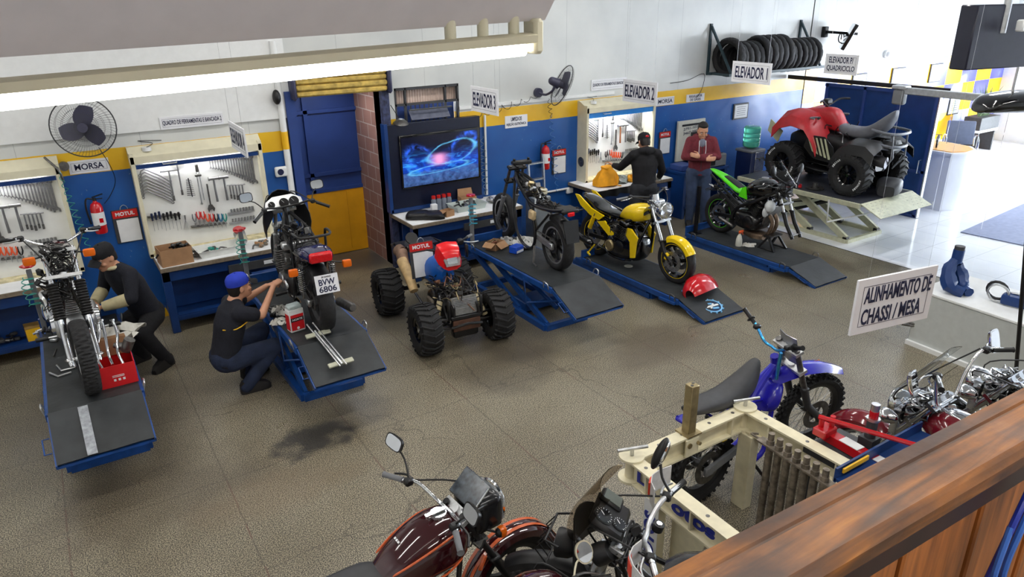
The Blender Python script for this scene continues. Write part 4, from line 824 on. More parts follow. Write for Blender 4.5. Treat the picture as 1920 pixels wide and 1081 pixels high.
r = thing('hanging_screen', 'large dark display screen hanging from the ceiling above the showroom glass', 'screen', (6.98, 3.0, 3.0))
MB(mat('screen_dark', S(40, 42, 56), .3)).box((.05, .06, .27), (1.25, .16, .5), r=(0, 0, rad(-12)), bev=.01).obj('screen_body', r); MB(ALU).cyl((-.25, .05, .3), (-.25, .05, 1.95), .03).use(WHITE).box((-.25, -.09, .36), (.09, .06, .09), bev=.01).obj('ceiling_mount', r)

m = MB(GBLK).body([(-.3, .1, 0, .06), (-.2, .2, 0, .16), (.1, .22, 0, .2), (.3, .2, 0, .17), (.45, .1, 0, .08)], e=2.6); o = m.obj('speaker_shell'); o.location = (7.75, 3.3, 2.55); o.rotation_euler = (0, 0, rad(-30)); MB(ALU).cyl((0, 0, .18), (0, 0, 2.44), .012).obj('stem', o); tag(o, 'glossy black rounded shell hanging below the dark display screen', 'hanging shell')
# ================================================================ motorcycles: shared parts
class Bike:
    """x forwards from the rear axle, y to the rider's left, z up; everything steered goes through s.F."""
    def __init__(s, label, loc, rz, wb, Rf, Rr, head, rake=27., steer=0., group=None, lean=0., name='motorcycle', cat='motorcycle'):
        s.r = thing(name, label, cat, loc, 0, group, rot=(rad(lean), 0, rad(rz))); s.wb, s.Rf, s.Rr = wb, Rf, Rr; s.h = V((head[0], 0, head[1]))
        s.ax = V((-sin(rad(rake)), 0, cos(rad(rake))))
        s.F = Matrix.Translation(s.h) @ Matrix.Rotation(rad(steer), 4, s.ax) @ Matrix.Translation(-s.h)
    def wheel(s, front, w=.11, rim=.21, style='mag', tread='road', rm=None, ring=None, disc=True, hub=BLK, nsp=5, sprocket=True, rotor=STEEL):
        R = s.Rf if front else s.Rr; c = V((s.wb if front else 0, 0, R)); X = s.F if front else ID; rm = rm or BLK; h = R-rim; Y = (0, 1, 0)
        m = MB(rm, X); bw = w*.36
        m.lathe([(rim+.012, -bw), (rim+.012, -bw*.8), (rim-.012, -bw*.55), (rim-.016, 0), (rim-.012, bw*.55), (rim+.012, bw*.8), (rim+.012, bw), (rim-.006, bw), (rim-.03, bw*.5), (rim-.03, -bw*.5), (rim-.006, -bw)], c, Y, 44, closed=True)
        if style == 'mag':
            for k in range(nsp):
                a = 2*pi*k/nsp+.3; d = V((cos(a), 0, sin(a))); t = V((-sin(a), 0, cos(a)))
                m.loft([[c+d*q+t*x*wd+V((0, y, 0)) for x, y in ((-1, -.014), (1, -.014), (1, .014), (-1, .014))] for q, wd in ((.03, .032), (rim*.55, .018), (rim-.02, .028))])
        else:
            m.use(STEEL)
            for k in range(32):
                a = 2*pi*k/32; b = a+(.5 if k % 2 else -.5)*(1 if k % 4 < 2 else -1); sd = .035 if k % 2 else -.035
                m.cyl(c+V((.035*cos(b), sd, .035*sin(b))), c+V(((rim-.018)*cos(a), 0, (rim-.018)*sin(a))), .0022, n=4, cap=False)
        m.use(hub).cyl(c-V((0, .055, 0)), c+V((0, .055, 0)), .042, n=18).cyl(c-V((0, .085, 0)), c+V((0, .085, 0)), .016, n=10)
        W = m.obj('front_wheel' if front else 'rear_wheel', s.r)
        t = MB(RUB, X); rf = None; n = 144 if tread == 'block' else 96
        if tread == 'road': rf = lambda i, j: -.006 if (j in (4, 7) and i % 6 in (0, 1)) or (j == 5 and i % 6 in (2, 3)) or (j == 6 and i % 6 in (3, 4)) else 0
        if tread == 'block': rf = lambda i, j: -.014 if (j in (3, 4, 7, 8) and i % 4 == 0) or (j in (5, 6) and i % 4 == 2) else 0
        if tread == 'knob': rf = lambda i, j: -.012 if 3 <= j <= 8 else 0
        pf = [(rim+.002, -.34*w), (rim+.3*h, -.48*w), (rim+.62*h, -.5*w), (R-.16*h, -.43*w), (R-.045*h, -.28*w), (R, -.08*w), (R, .08*w), (R-.045*h, .28*w), (R-.16*h, .43*w), (rim+.62*h, .5*w), (rim+.3*h, .48*w), (rim+.002, .34*w), (rim+.01, 0)]
        t.lathe(pf, c, Y, n, closed=True, rf=rf)
        if tread == 'knob':
            for i in range(34):
                a = 2*pi*i/34
                for y, rr, tl in ((-.42, R-.14*h, .9), (-.2, R-.02*h, .35), (.0, R, 0), (.2, R-.02*h, -.35), (.42, R-.14*h, -.9)):
                    b = a+(pi/34 if abs(y) in (.2,) else 0); t.box(c+V(((rr-.002)*cos(b), y*w, (rr-.002)*sin(b))), (.022, .018 if y else .024, .022), r=(0, -b, 0))
        t.obj('tyre', W)
        if ring: MB(ring, X).lathe([(rim-(.01 if ring is ALU else -.003), -bw-.002), (rim+.013, -bw-.003), (rim+.013, bw+.003), (rim-(.01 if ring is ALU else -.003), bw+.002)], c, Y, 48).obj('rim_stripe', W)
        for sd in ((1, -1) if disc == 2 else (1,) if disc else ()):
            d = MB(rotor, X); y = -.07*sd if front else -.07
            d.lathe([(.075, y-.0025), (.135, y-.0025), (.135, y+.0025), (.075, y+.0025)], c, Y, 36, closed=True); d.use(DSTEEL)
            for k in range(18): a = 2*pi*k/18; q = .09+.03*(k % 2); d.cyl(c+V((q*cos(a), y-.0032, q*sin(a))), c+V((q*cos(a), y+.0032, q*sin(a))), .006, n=6)
            for k in range(5): a = 2*pi*k/5; d.bar(c+V((.03*cos(a), y, .03*sin(a))), c+V((.085*cos(a), y, .085*sin(a))), .018, .004)
            d.obj('brake_disc', W)
        if not front and sprocket:
            d = MB(DSTEEL); d.lathe([(.05, .066), (.09, .066), (.09, .07), (.05, .07)], c, Y, 40, closed=True, rf=lambda i, j: .005 if j in (1, 2) and i % 2 else 0); d.obj('sprocket', W)
        return W
    def fork(s, top, sp=.095, lo=DSTEEL, up=CHR, gaiter=False, rl=.028, ru=.02, split=.42, clampm=ALU, axle=True, boots=None):
        """two legs from the axle to 'top' metres along the leg."""
        A = V((s.wb, 0, s.Rf)); off = A-s.h; off = off-s.ax*off.dot(s.ax); L = []
        P = lambda y, d: A+V((0, y, 0))+s.ax*d-off*min(1, max(0, d/.02))*.35
        for y in (sp, -sp):
            m = MB(lo, s.F).tube([P(y, -.05), P(y, -.01), P(y, split*.5), P(y, split)], [rl*.8, rl, rl, rl*1.06], n=12).cyl(A+V((0, y-.03, 0)), A+V((0, y+.03, 0)), rl*.8)
            if lo is not CHR: m.box(P(y, split), (.07, .06, .03), bev=.01)
            m.use(up).tube([P(y, split), P(y, top)], ru, n=12)
            if gaiter:
                n = 26; m.use(BLK).tube([P(y, split-.02+(.3)*i/n) for i in range(n+1)], [(.047 if i % 2 else .038) for i in range(n+1)], n=12)
            m.obj('fork_leg', s.r)
        for d, nm in ((top-.03, 'top_clamp'), (top-.24, 'lower_clamp')):
            m = MB(clampm, s.F); m.bar(P(-sp-.03, d), P(sp+.03, d), .075, .028, up=tuple(s.ax)); m.cyl(P(0, d-.02)-off*.35*0, P(0, d+.03), .03)
            m.obj(nm, s.r)
        MB(DSTEEL, s.F).cyl(A-V((0, sp+.04, 0)), A+V((0, sp+.04, 0)), .011).obj('front_axle', s.r)
        s.P = P; return P
    def bars(s, pts, gl=.13, m=CHR, grip=BLK, lever=ALU, mirrors=None, r=.0115, mm=BLK, clutter=True, sides=(1, -1), round_m=False):
        """pts: half bar from the middle out to the tip on the left; mirrored to the right."""
        q = [V(p) for p in pts]; full = [V((p.x, -p.y, p.z)) for p in q[::-1]]+q[1 if abs(q[0].y) < 1e-6 else 0:]
        B = MB(m, s.F).tube(full, r, sm=4, n=10).obj('handlebar', s.r)
        for sd in sides:
            tip = V((q[-1].x, q[-1].y*sd, q[-1].z)); d = V((q[-1].x-q[-2].x, (q[-1].y-q[-2].y)*sd, q[-1].z-q[-2].z)).normalized()
            MB(grip, s.F).tube([tip-d*gl, tip-d*(gl-.01), tip+d*.005, tip+d*.012], [.019, .0165, .0165, .02], n=12).obj('grip', B)
            if lever: MB(BLK, s.F).box(tip-d*(gl+.04), (.05, .05, .045), bev=.01).use(lever).tube([tip-d*(gl+.03)+V((.035, 0, 0)), tip-d*gl*.6+V((.065, 0, -.005)), tip-d*.01+V((.05, 0, -.01))], [.008, .006], sm=3, n=6).obj('lever', B)
            if clutter: MB(BLK, s.F).tube([tip-d*(gl+.05)+V((.03, 0, 0)), s.h+V((.14, .12*sd, .16)), s.h+V((.1, .05*sd, -.02)), s.h+V((-.02, .05*sd, -.15))], .0055, sm=5, n=6).obj('cable', B)
            if mirrors:
                mx, my, mz, w, hh = mirrors[:5]; p0 = tip-d*(gl+.05); p1 = V((mx, my*sd, mz)); k = MB(mm, s.F).tube([p0, (p0+p1)*.5+V((.02, 0, .01)), p1-V((-.015, 0, hh*.4))], .0055, sm=3, n=6); n = V((-1, -.15*sd, mirrors[5] if len(mirrors) > 5 else .25)).normalized(); u = V((0, 1, 0)); u = (u-n*u.dot(n)).normalized(); v = n.cross(u)
                def shape(o, a, b, t, e=.5): return [o+u*(a*abs(cos(x))**e*(1 if cos(x) > 0 else -1))+v*(b*abs(sin(x))**e*(1 if sin(x) > 0 else -1))-n*t for x in [2*pi*i/24 for i in range(24)]]
                e = 1. if round_m else .55
                k.loft([shape(p1, w*.3, hh*.3, .035, e), shape(p1, w*.46, hh*.46, .02, e), shape(p1, w*.5, hh*.5, .0, e)]); k = k.obj('mirror', B)
                MB(MIRR, s.F).loft([shape(p1, w*.44, hh*.43, -.0015, e), shape(p1, w*.44, hh*.43, .002, e)]).obj('mirror_glass', k)
        return B
    def fender(s, front, w, a0, a1, m, gap=.035, name=None, t=.005, stripe=None, crown=.03, R=None, X=None):
        c = V((s.wb if front else 0, 0, s.Rf if front else s.Rr)); R = (R or c.z)+gap; n = 16; rows = []
        for i in range(n+1):
            a = rad(a0+(a1-a0)*i/n); q = [(-.5, -crown*1.6), (-.46, -crown*.5), (-.3, 0), (-.1, crown*.25), (.1, crown*.25), (.3, 0), (.46, -crown*.5), (.5, -crown*1.6)]
            rows.append([c+V(((R+d)*cos(a), y*w, (R+d)*sin(a))) for y, d in q])
        X = X or (s.F if front else ID); o = MB(m, X).sheet(rows, t).obj(name or ('front_fender' if front else 'rear_fender'), s.r)
        if stripe:
            for y0, y1 in ((-.34, -.12), (.12, .34)): MB(stripe, X).sheet([[c+V(((R+.0095)*cos(rad(a0+(a1-a0)*i/n)), y*w, (R+.0095)*sin(rad(a0+(a1-a0)*i/n)))) for y in (y0, y1)] for i in range(n+1)], .002).obj('stripe', o)
        return o
    def frame(s, paths, m=FBLK, r=.016, name='frame', both=True):
        b = MB(m)
        for P in paths:
            rr = r
            if isinstance(P[-1], (int, float)): rr = P[-1]; P = P[:-1]
            for sd in ((1, -1) if both and any(abs(p[1]) > 1e-6 for p in P) else (1,)): b.tube([(p[0], p[1]*sd, p[2]) for p in P], rr, sm=3, n=8)
        return b.obj(name, s.r)
    def swing(s, piv, m=ALU, sp=.09, w=.03, h=.05):
        for sd in (1, -1): MB(m).bar((piv[0], sp*sd, piv[1]), (-.04, sp*sd, s.Rr), w, h).box((-.02, sp*sd, s.Rr), (.09, w*1.1, h*1.25), bev=.008).obj('swingarm', s.r)
        y = .075; A = MB(DSTEEL)
        for z in (.05, -.045): A.bar((0, y, s.Rr+z*1.6), (piv[0]+.05, y, piv[1]+z), .014, .012)
        A.obj('drive_chain', s.r)
    def shocks(s, top, bot, spm=CHR, sp=.12):
        for sd in (1, -1):
            a, b = V((top[0], sp*sd, top[1])), V((bot[0], sp*sd, bot[1])); m = MB(DSTEEL).cyl(a, b, .014); u, t, d = frame(b-a); L = (b-a).length
            m.use(spm).tube([a+d*(L*(.12+.66*i/96))+(u*cos(i*.785)+t*sin(i*.785))*.029 for i in range(97)], .0055, n=5).obj('shock_absorber', s.r)
    def engine(s, x, z, m=DSTEEL, fins=DSTEEL, cover=ALU, tilt=12, cyl=1, w=.17, pipes=CHR, ex=None, head=None):
        b = MB(m).body([(x-.24, w*.6, z-.1, z+.07), (x-.18, w, z-.15, z+.1), (x, w, z-.17, z+.1), (x+.14, w*.9, z-.15, z+.06), (x+.2, w*.6, z-.1, z+.02)], e=4); E = b.obj('engine', s.r)
        for sd in (1, -1):
            c = MB(cover).lathe([(.0, .05), (.06, .048), (.085, .035), (.095, .0)], (x+.04, sd*w*.86, z-.03), (0, sd, 0), 24).lathe([(.0, .04), (.045, .036), (.06, .0)], (x-.14, sd*w*.88, z-.02), (0, sd, 0), 20)
            c.obj('engine_cover', E)
        f = MB(fins); t = rad(tilt); d = V((sin(t), 0, cos(t))); base = V((x+.05, 0, z+.08)); cw = .16 if cyl == 1 else .09*cyl+.1
        for k in range(9): f.box(base+d*(.02+.022*k), (.17, cw, .007), r=(0, t, 0), bev=.002)
        f.box(base+d*.1, (.12, cw*.84, .2), r=(0, t, 0)); f.obj('cylinder_fins', E)
        h = MB(head or cover).box(base+d*.235, (.15, cw*.92, .06), r=(0, t, 0), bev=.015)
        for k in range(cyl): h.cyl(base+d*.25+V((.06, (k-(cyl-1)/2)*.1, 0)), base+d*.25+V((.1, (k-(cyl-1)/2)*.1, .01)), .016)
        h.obj('cylinder_head', E)
        c = MB(DSTEEL)
        for k in range(cyl): y = (k-(cyl-1)/2)*.1; c.cyl(base+d*.17+V((-.08, y, 0)), base+d*.17+V((-.2, y, .02)), .028).box(base+d*.17+V((-.17, y, -.04)), (.06, .06, .08), bev=.01)
        c.obj('carburettor', E)
        if ex:
            P = MB(pipes)
            for y in ex: P.tube([base+d*.19+V((.07, y*.5, 0)), base+V((.2, y*.8, .1)), (x+.24, y, z-.08), (x+.08, y, z-.19), (x-.3, y, z-.17), (x-.42, y*1.2, z-.14)], .021, sm=5, n=10)
            P.obj('exhaust_pipe', s.r)
        return E
    def muffler(s, a, b, r=.045, m=CHR): MB(m).tube([a, V(a).lerp(V(b), .12), V(a).lerp(V(b), .9), b], [r*.5, r, r, r*.7], n=16).obj('muffler', s.r)
    def clutter(s, c, d, n=16, mats=None, seed=1, name='wiring', r=.005):
        random.seed(seed); m = MB(BLK); mats = mats or [BLK, FBLK, DSTEEL, DGREY]
        for k in range(n):
            m.use(mats[k % len(mats)]); p = [V(c)+V((random.uniform(-d[0], d[0]), random.uniform(-d[1], d[1]), random.uniform(-d[2], d[2]))) for _ in range(4)]; m.tube(p, r*random.uniform(.7, 1.5), sm=4, n=5)
            if k % 3 == 0: m.box(p[0], [random.uniform(.03, .07) for _ in range(3)], r=(random.random(), random.random(), random.random()), bev=.006)
        return m.obj(name, s.r)
    def lamp(s, c, r, shell=CHR, d=(1, 0, 0), depth=.12, lens=LENS, steer=True, name='headlight'):
        X = s.F if steer else ID; d = V(d).normalized(); c = V(c); h = MB(shell, X).lathe([(.0, -depth), (r*.5, -depth*.92), (r*.9, -depth*.5), (r, 0), (r*.95, .012), (r*.9, .005)], c, d, 28).obj(name, s.r)
        MB(lens, X).lathe([(r*.9, .004), (r*.6, .02), (0, .026)], c, d, 24).obj('lens', h); MB(MIRR, X).lathe([(r*.88, -.003), (r*.5, -depth*.5), (0, -depth*.55)], c, d, 24).obj('reflector', h); return h
    def signal(s, c, m=ORA, stem=None, size=(.05, .06, .045), steer=False):
        X = s.F if steer else ID; q = MB(BLK, X)
        if stem is not None: q.tube([stem, V(c)], .007)
        q.box(V(c)+V((0, 0, 0)), (size[0]*.7, size[1]*.9, size[2]*.9), bev=.012); q = q.obj('turn_signal', s.r); MB(m, X).box(V(c)+V(((-.02 if not steer else .02), 0, 0)), size, bev=.018, seg=2).obj('lens', q, 'orange lens')
    def plate(s, c, w, h, tilt, lines, m=SIGNW):
        u = V((0, -1, 0)); v = V((sin(rad(tilt))*1, 0, cos(rad(tilt)))); n = u.cross(v); o = V(c)-u*w/2-v*h/2
        P = MB(m).prism([(0, 0), (w, 0), (w, h), (0, h)], o-n*.003, u, v, .003).obj('license_plate', s.r, smooth=0)
        for t, f0, f1, y0, y1 in lines: text(t, o+u*(w*f0)+v*(h*y0)+n*.0008, u, v, w*(f1-f0), h*(y1-y0), INK if len(t) < 7 else DGREY, P, bold=.02)
        return P
# ================================================================ the motorcycles
def bike_stripped():   # chrome forks, facing the gallery
    b = Bike('stripped motorcycle with chrome forks and black gaiters facing the viewer', (-.155, 7.6, .656), -90, 1.34, .315, .3, (.86, .92), 26, steer=4)
    b.wheel(True, .125, .235, 'spoke', 'block', CHR, disc=False, hub=ALU); b.wheel(False, .115, .215, 'spoke', 'block', CHR, disc=False)
    P = b.fork(.93, .098, lo=CHR, up=CHR, gaiter=True, rl=.024, ru=.021, split=.36)
    b.bars([(.78, 0, 1.13), (.76, .1, 1.14), (.68, .24, 1.19), (.58, .35, 1.17)], mirrors=None); 
    MB(DSTEEL, b.F).box((.84, 0, 1.12), (.1, .2, .06), bev=.02).use(MAROON).box((.83, 0, 1.155), (.08, .14, .025), bev=.012).use(BLK).cyl((.84, .05, 1.12), (.82, .05, 1.17), .035).cyl((.84, -.05, 1.12), (.82, -.05, 1.17), .035).obj('instrument_mount', b.r)
    for sd in (1, -1): b.signal((.98, .21*sd, 1.08), stem=(.9, .09*sd, 1.08), size=(.05, .09, .065), steer=True)
    b.clutter((.92, 0, 1.06), (.08, .12, .12), 18, [BLK, BLK, FBLK, DSTEEL], 4); b.clutter((.9, -.08, .78), (.1, .12, .16), 14, [BLK, BLK, FBLK], 6, name='cable_loom')
    b.frame([((.86, 0, .98), (.84, 0, .8), .03), ((.82, .03, .92), (.5, .08, .78), (.1, .1, .72), (-.2, .09, .74)), ((.86, .02, .82), (.8, .09, .4), (.7, .12, .2), (.3, .12, .2), (.15, .11, .5)), ((.2, .11, .46), (.0, .1, .72))])
    b.engine(.5, .37, m=ALU, fins=ALU, cover=CHR, w=.18, ex=(.1, -.1)); b.swing((.2, .36), DSTEEL)
    for sd in (1, -1): MB(STEEL).cyl((.45, .14*sd, .2), (.42, .34*sd, .19), .011).use(BLK).cyl((.43, .24*sd, .194), (.42, .34*sd, .19), .02).obj('footpeg', b.r)
    b.muffler((.05, -.22, .22), (-.5, -.24, .32)); return b
bike_stripped()

def bike_plate():      # seen from behind, plate BVW 6806
    b = Bike('dark blue motorcycle seen from behind with number plate BVW 6806', (1.85, 6.36, .656), 87, 1.42, .31, .31, (.98, .96), 26, steer=5)
    b.wheel(True, .1, .225, 'mag', 'road', DGREY); b.wheel(False, .15, .2, 'mag', 'road', DGREY, hub=STEEL)
    b.fork(.78, .09, lo=ALU, up=STEEL)
    b.bars([(.93, 0, 1.02), (.9, .12, 1.03), (.86, .24, 1.05), (.76, .38, .98)], m=BLK, mirrors=(1.0, .37, 1.17, .14, .1), clutter=True)
    cow = MB(BLK, b.F); n = 14
    cow.sheet([[V((1.16-.16*abs(cos(a))**1.5-.02*k, .25*cos(a), .82+.33*sin(a)*(1-.0)+(-.02*k))) for a in [pi*(-.12+1.24*i/n) for i in range(n+1)]] for k in range(1)]+[[V((1.24-.1*abs(cos(a))**1.5, .2*cos(a), .84+.26*sin(a))) for a in [pi*(-.12+1.24*i/n) for i in range(n+1)]], [V((1.29, .05*cos(a), .88+.06*sin(a))) for a in [pi*(-.12+1.24*i/n) for i in range(n+1)]]], .006); cow.obj('cowl', b.r)
    g = MB(ALU, b.F).prism([(-.2, -.03), (.2, -.03), (.19, .05), (.1, .1), (-.1, .1), (-.19, .05)], (1.03, 0, 1.01), (0, -1, 0), (.45, 0, .9), .02).obj('instrument_panel', b.r)
    for y, r in ((.0, .05), (-.105, .052), (.13, .035)): c = V((1.012, y, 1.04)); MB(GBLK, b.F).cyl(c+V((.02, 0, -.01)), c+V((-.006, 0, .003)), r, n=24).use(PAPER).bar(c+V((-.0075, 0, .0035)), c+V((.005, .02, .03)), .003, .002).obj('gauge', g)
    b.frame([((.98, 0, 1.0), (.94, 0, .78), .034), ((.95, .03, .95), (.62, .12, .84), (.3, .13, .74), (-.1, .12, .78), .018), ((.95, .03, .82), (.86, .12, .5), (.8, .15, .24), (.4, .16, .2), (.3, .14, .5), (.32, .13, .74), .017), ((.3, .14, .45), (.02, .13, .76)), ((.7, .1, .86), (.66, .12, .5))])
    b.engine(.58, .38, m=FBLK, fins=DSTEEL, cover=STEEL, cyl=4, w=.21, head=FBLK, ex=(.14, -.14)); MB(ALU).box((.5, .02, .74), (.1, .34, .07), bev=.012).obj('carburettor_bank', b.r)
    cb = MB(DSTEEL)
    for k in range(9): cb.box((.5, -.14+.035*k, .78), (.11, .008, .03))
    cb.obj('airbox_fins', b.r); b.clutter((.62, 0, .8), (.25, .16, .12), 26, [BLK, BLK, DSTEEL, FBLK], 11); b.clutter((.25, 0, .55), (.14, .15, .14), 20, [BLK, STEEL, DSTEEL, BLK], 12, name='battery_leads')
    b.swing((.36, .37), STEEL, sp=.11, h=.055); b.shocks((.0, .7), (-.02, .36), CHR, .15)
    tb = mat('tail_blue', S(24, 26, 72), .2, coat=.6)
    MB(tb).body([(.34, .08, .68, .74), (.2, .12, .68, .8), (.0, .14, .7, .86), (-.12, .135, .74, .87), (-.22, .12, .76, .86)], e=3.2).obj('tail_cowl', b.r); b.fender(False, .17, 60, 128, BLK, gap=.04)
    t = MB(REDL).box((-.235, 0, .81), (.05, .21, .1), r=(0, rad(-10), 0), bev=.015).obj('tail_light', b.r, 'wide red tail light')
    for sd in (1, -1): b.signal((-.16, .25*sd, .69), stem=(-.12, .1*sd, .72), size=(.055, .085, .07))
    b.plate((-.275, -.02, .56), .215, .175, 14, [('BVW', .15, .85, .45, .78), ('6806', .12, .88, .08, .4), ('SP OSASCO', .3, .7, .84, .93)])
    MB(BLK).tube([(.16, .16, .78), (.12, .16, .96), (-.12, .13, .98), (-.12, -.13, .98), (.12, -.16, .96), (.16, -.16, .78)], .013, sm=4).obj('grab_rail', b.r)
    for sd in (1, -1): MB(STEEL).cyl((.42, .15*sd, .3), (.4, .33*sd, .29), .012).use(BLK).cyl((.41, .22*sd, .295), (.4, .33*sd, .29), .019).obj('footpeg', b.r)
    b.muffler((.1, -.2, .22), (-.3, -.23, .28), m=DSTEEL)
bike_plate()

def bike_bare():       # black frame, no engine, tank or bars
    b = Bike('bare black motorcycle frame on two silver-rimmed wheels, without tank or engine', (4.8, 6.52, .606), 83.5, 1.45, .305, .305, (1.07, .93), 27)
    b.wheel(True, .11, .215, 'mag', 'road', FBLK, ring=ALU, rotor=DSTEEL); b.wheel(False, .14, .215, 'mag', 'road', FBLK, ring=ALU, nsp=6)
    b.fork(.86, .095, lo=GREY, up=DSTEEL, split=.36, clampm=BLK)
    MB(BLK, b.F).box((.93, 0, 1.12), (.09, .26, .05), bev=.012).cyl((.94, .1, 1.12), (.93, .1, 1.17), .016).cyl((.94, -.1, 1.12), (.93, -.1, 1.17), .016).obj('top_bridge', b.r)
    b.frame([((1.05, 0, 1.0), (1.1, 0, .84), .036), ((1.03, .03, .97), (.84, .1, .9), (.45, .12, .72), (.0, .12, .74), (-.28, .1, .8), .02), ((1.06, .03, .86), (.9, .13, .5), (.72, .14, .2), (.42, .14, .16), (.32, .13, .34), (.42, .12, .68), .019), ((.34, .12, .4), (.0, .11, .7)), ((.98, .02, .94), (.7, .02, .88), (.44, .02, .76), .02)])
    b.swing((.37, .34), ALU, sp=.1, w=.035, h=.06)
    MB(BLK).box((.26, 0, .7), (.4, .16, .035), r=(0, rad(4), 0), bev=.01).box((.6, 0, .8), (.18, .14, .08), r=(0, rad(20), 0), bev=.02).obj('battery_tray', b.r); MB(mat('tank_cream', S(196, 172, 132), .5, noise=.2)).box((.36, .15, .6), (.13, .06, .12), bev=.02).obj('fluid_bottle', b.r, 'cream plastic bottle')
    b.clutter((.66, 0, .84), (.24, .09, .07), 26, [BLK, BLK, BRASS, DSTEEL, ALU], 21); b.clutter((.1, 0, .75), (.3, .1, .03), 12, [BLK, FBLK], 22, name='tail_wiring')
    b.fender(False, .15, 78, 150, BLK, gap=.05); MB(BLK).prism([(-.085, .0), (.085, 0), (.1, .26), (-.1, .26)], (-.345, .0, .42), (0, -1, 0), (.25, 0, .97), .012).obj('mud_flap', b.r)
    MB(BLK).box((-.2, 0, .78), (.2, .22, .05), bev=.015).cyl((-.22, -.2, .76), (-.22, .2, .76), .01).obj('tail_bracket', b.r); MB(REDL).box((-.3, 0, .75), (.03, .09, .05), bev=.01).obj('tail_light', b.r)
    for sd in (1, -1): MB(DSTEEL).tube([(.36, .12*sd, .26), (.3, .16*sd, .1), (.28, .18*sd, .012), (.16, .2*sd, .01)], .014).obj('centre_stand', b.r)
    b.muffler((.3, -.16, .3), (.05, -.18, .3), .03, DSTEEL); return b
bike_bare()

def bike_yellow():
    b = Bike('yellow and black naked motorcycle with round chrome headlight', (6.345, 7.64, .171), -85.5, 1.47, .3, .31, (1.0, .86), 25, steer=-4)
    b.wheel(True, .12, .22, 'mag', 'road', GBLK, ring=YELG, disc=2, nsp=3); b.wheel(False, .16, .215, 'mag', 'road', GBLK, ring=YELG, nsp=3)
    P = b.fork(.78, .1, lo=BLK, up=CHR, split=.3, ru=.026, clampm=ALU)
    b.bars([(.97, 0, 1.04), (.95, .14, 1.06), (.9, .28, 1.08), (.8, .43, 1.05)], m=DGREY, grip=GREY, mirrors=None, lever=CHR)
    b.lamp((1.25, 0, .91), .115, CHR, (1, 0, -.12), .19); MB(CHR, b.F).box((1.06, 0, .99), (.14, .2, .08), bev=.03, seg=2).cyl((1.04, 0, 1.0), (1.02, 0, 1.09), .06, n=20).obj('instrument_housing', b.r)
    b.fender(True, .13, 30, 118, YELG, gap=.02, crown=.04)
    MB(YELG).body([(.5, .08, .66, .74), (.58, .13, .66, .84), (.7, .17, .66, .9), (.84, .17, .68, .92), (.93, .1, .72, .9)], e=2.5).obj('fuel_tank', b.r)
    for sd in (1, -1): MB(GBLK).body([(.6, .02, .74, .8), (.75, .02, .74, .86), (.88, .015, .78, .86)]).obj('knee_pad', b.r) if sd == 1 else None
    MB(GBLK).body([(.5, .1, .64, .72), (.34, .14, .66, .74), (.15, .15, .68, .76), (-.02, .13, .72, .82), (-.2, .1, .78, .86), (-.3, .04, .82, .86)], e=2.8).obj('seat', b.r)
    for sd in (1, -1):
        m = MB(YELG); y = .15*sd; m.prism([(.18, .58), (.28, .66), (.02, .72), (-.24, .86), (-.32, .86), (-.2, .72), (.0, .62)], (0, y, 0), X1, (0, 0, 1), -.02*sd if sd > 0 else .02); m.obj('side_panel', b.r)
        m = MB(YELG); m.prism([(.16, .56), (.46, .36), (.5, .44), (.3, .6)], (0, .16*sd, 0), X1, (0, 0, 1), .02); m.obj('side_cover', b.r)
        m = MB(YELG); m.prism([(.62, .6), (.82, .6), (.94, .5), (.92, .44), (.9, .22), (.82, .2), (.8, .42)], (0, .17*sd, 0), X1, (0, 0, 1), .02); m.obj('radiator_shroud', b.r)
    b.frame([((1.0, 0, .9), (1.02, 0, .74), .032), ((.98, .04, .85), (.7, .15, .68), (.34, .15, .56), (.3, .14, .34), .024), ((1.0, .03, .74), (.9, .14, .4), (.8, .16, .16), (.4, .16, .14), (.3, .14, .3), .02), ((.34, .13, .56), (.0, .12, .7), (-.2, .08, .8), .015)], GBLK)
    E = b.engine(.58, .34, m=GBLK, fins=GBLK, cover=FBLK, cyl=4, w=.21, head=GBLK, ex=(.12, -.12), pipes=GBLK)
    MB(GBLK).body([(.3, .14, .14, .4), (.45, .2, .1, .5), (.7, .21, .1, .56), (.86, .16, .14, .5), (.92, .1, .2, .44)], e=3).obj('engine_block', b.r)
    MB(BRASS).lathe([(0, .02), (.06, .018), (.075, .0)], (.46, -.225, .3), (0, -1, 0), 24).lathe([(.078, 0), (.084, .006), (.084, -.006)], (.46, -.225, .3), (0, -1, 0), 24).obj('clutch_cover', b.r, 'brass-coloured round cover')
    b.clutter((.62, 0, .52), (.2, .2, .12), 22, [GBLK, BLK, DSTEEL, BRASS], 31); b.clutter((.2, 0, .55), (.14, .13, .1), 14, [BLK, STEEL, BLK], 32, name='battery_leads')
    b.swing((.34, .32), FBLK, sp=.11); b.shocks((.1, .66), (-.04, .36), YELG, .16); b.fender(False, .16, 70, 120, BLK, gap=.03)
    for sd in (1, -1): MB(YELG, b.F).box((b.wb-.08, .1*sd, .36), (.06, .04, .1), r=(0, rad(20), 0), bev=.012).obj('brake_caliper', b.r)
    MB(YELG).box((.02, -.2, .06), (.1, .03, .03), r=(0, .5, 0), bev=.008).tube([(.1, -.16, .2), (.0, -.2, .05)], .012).obj('footpeg', b.r); b.muffler((.1, -.2, .22), (-.28, -.22, .3), .05, GBLK)
bike_yellow()

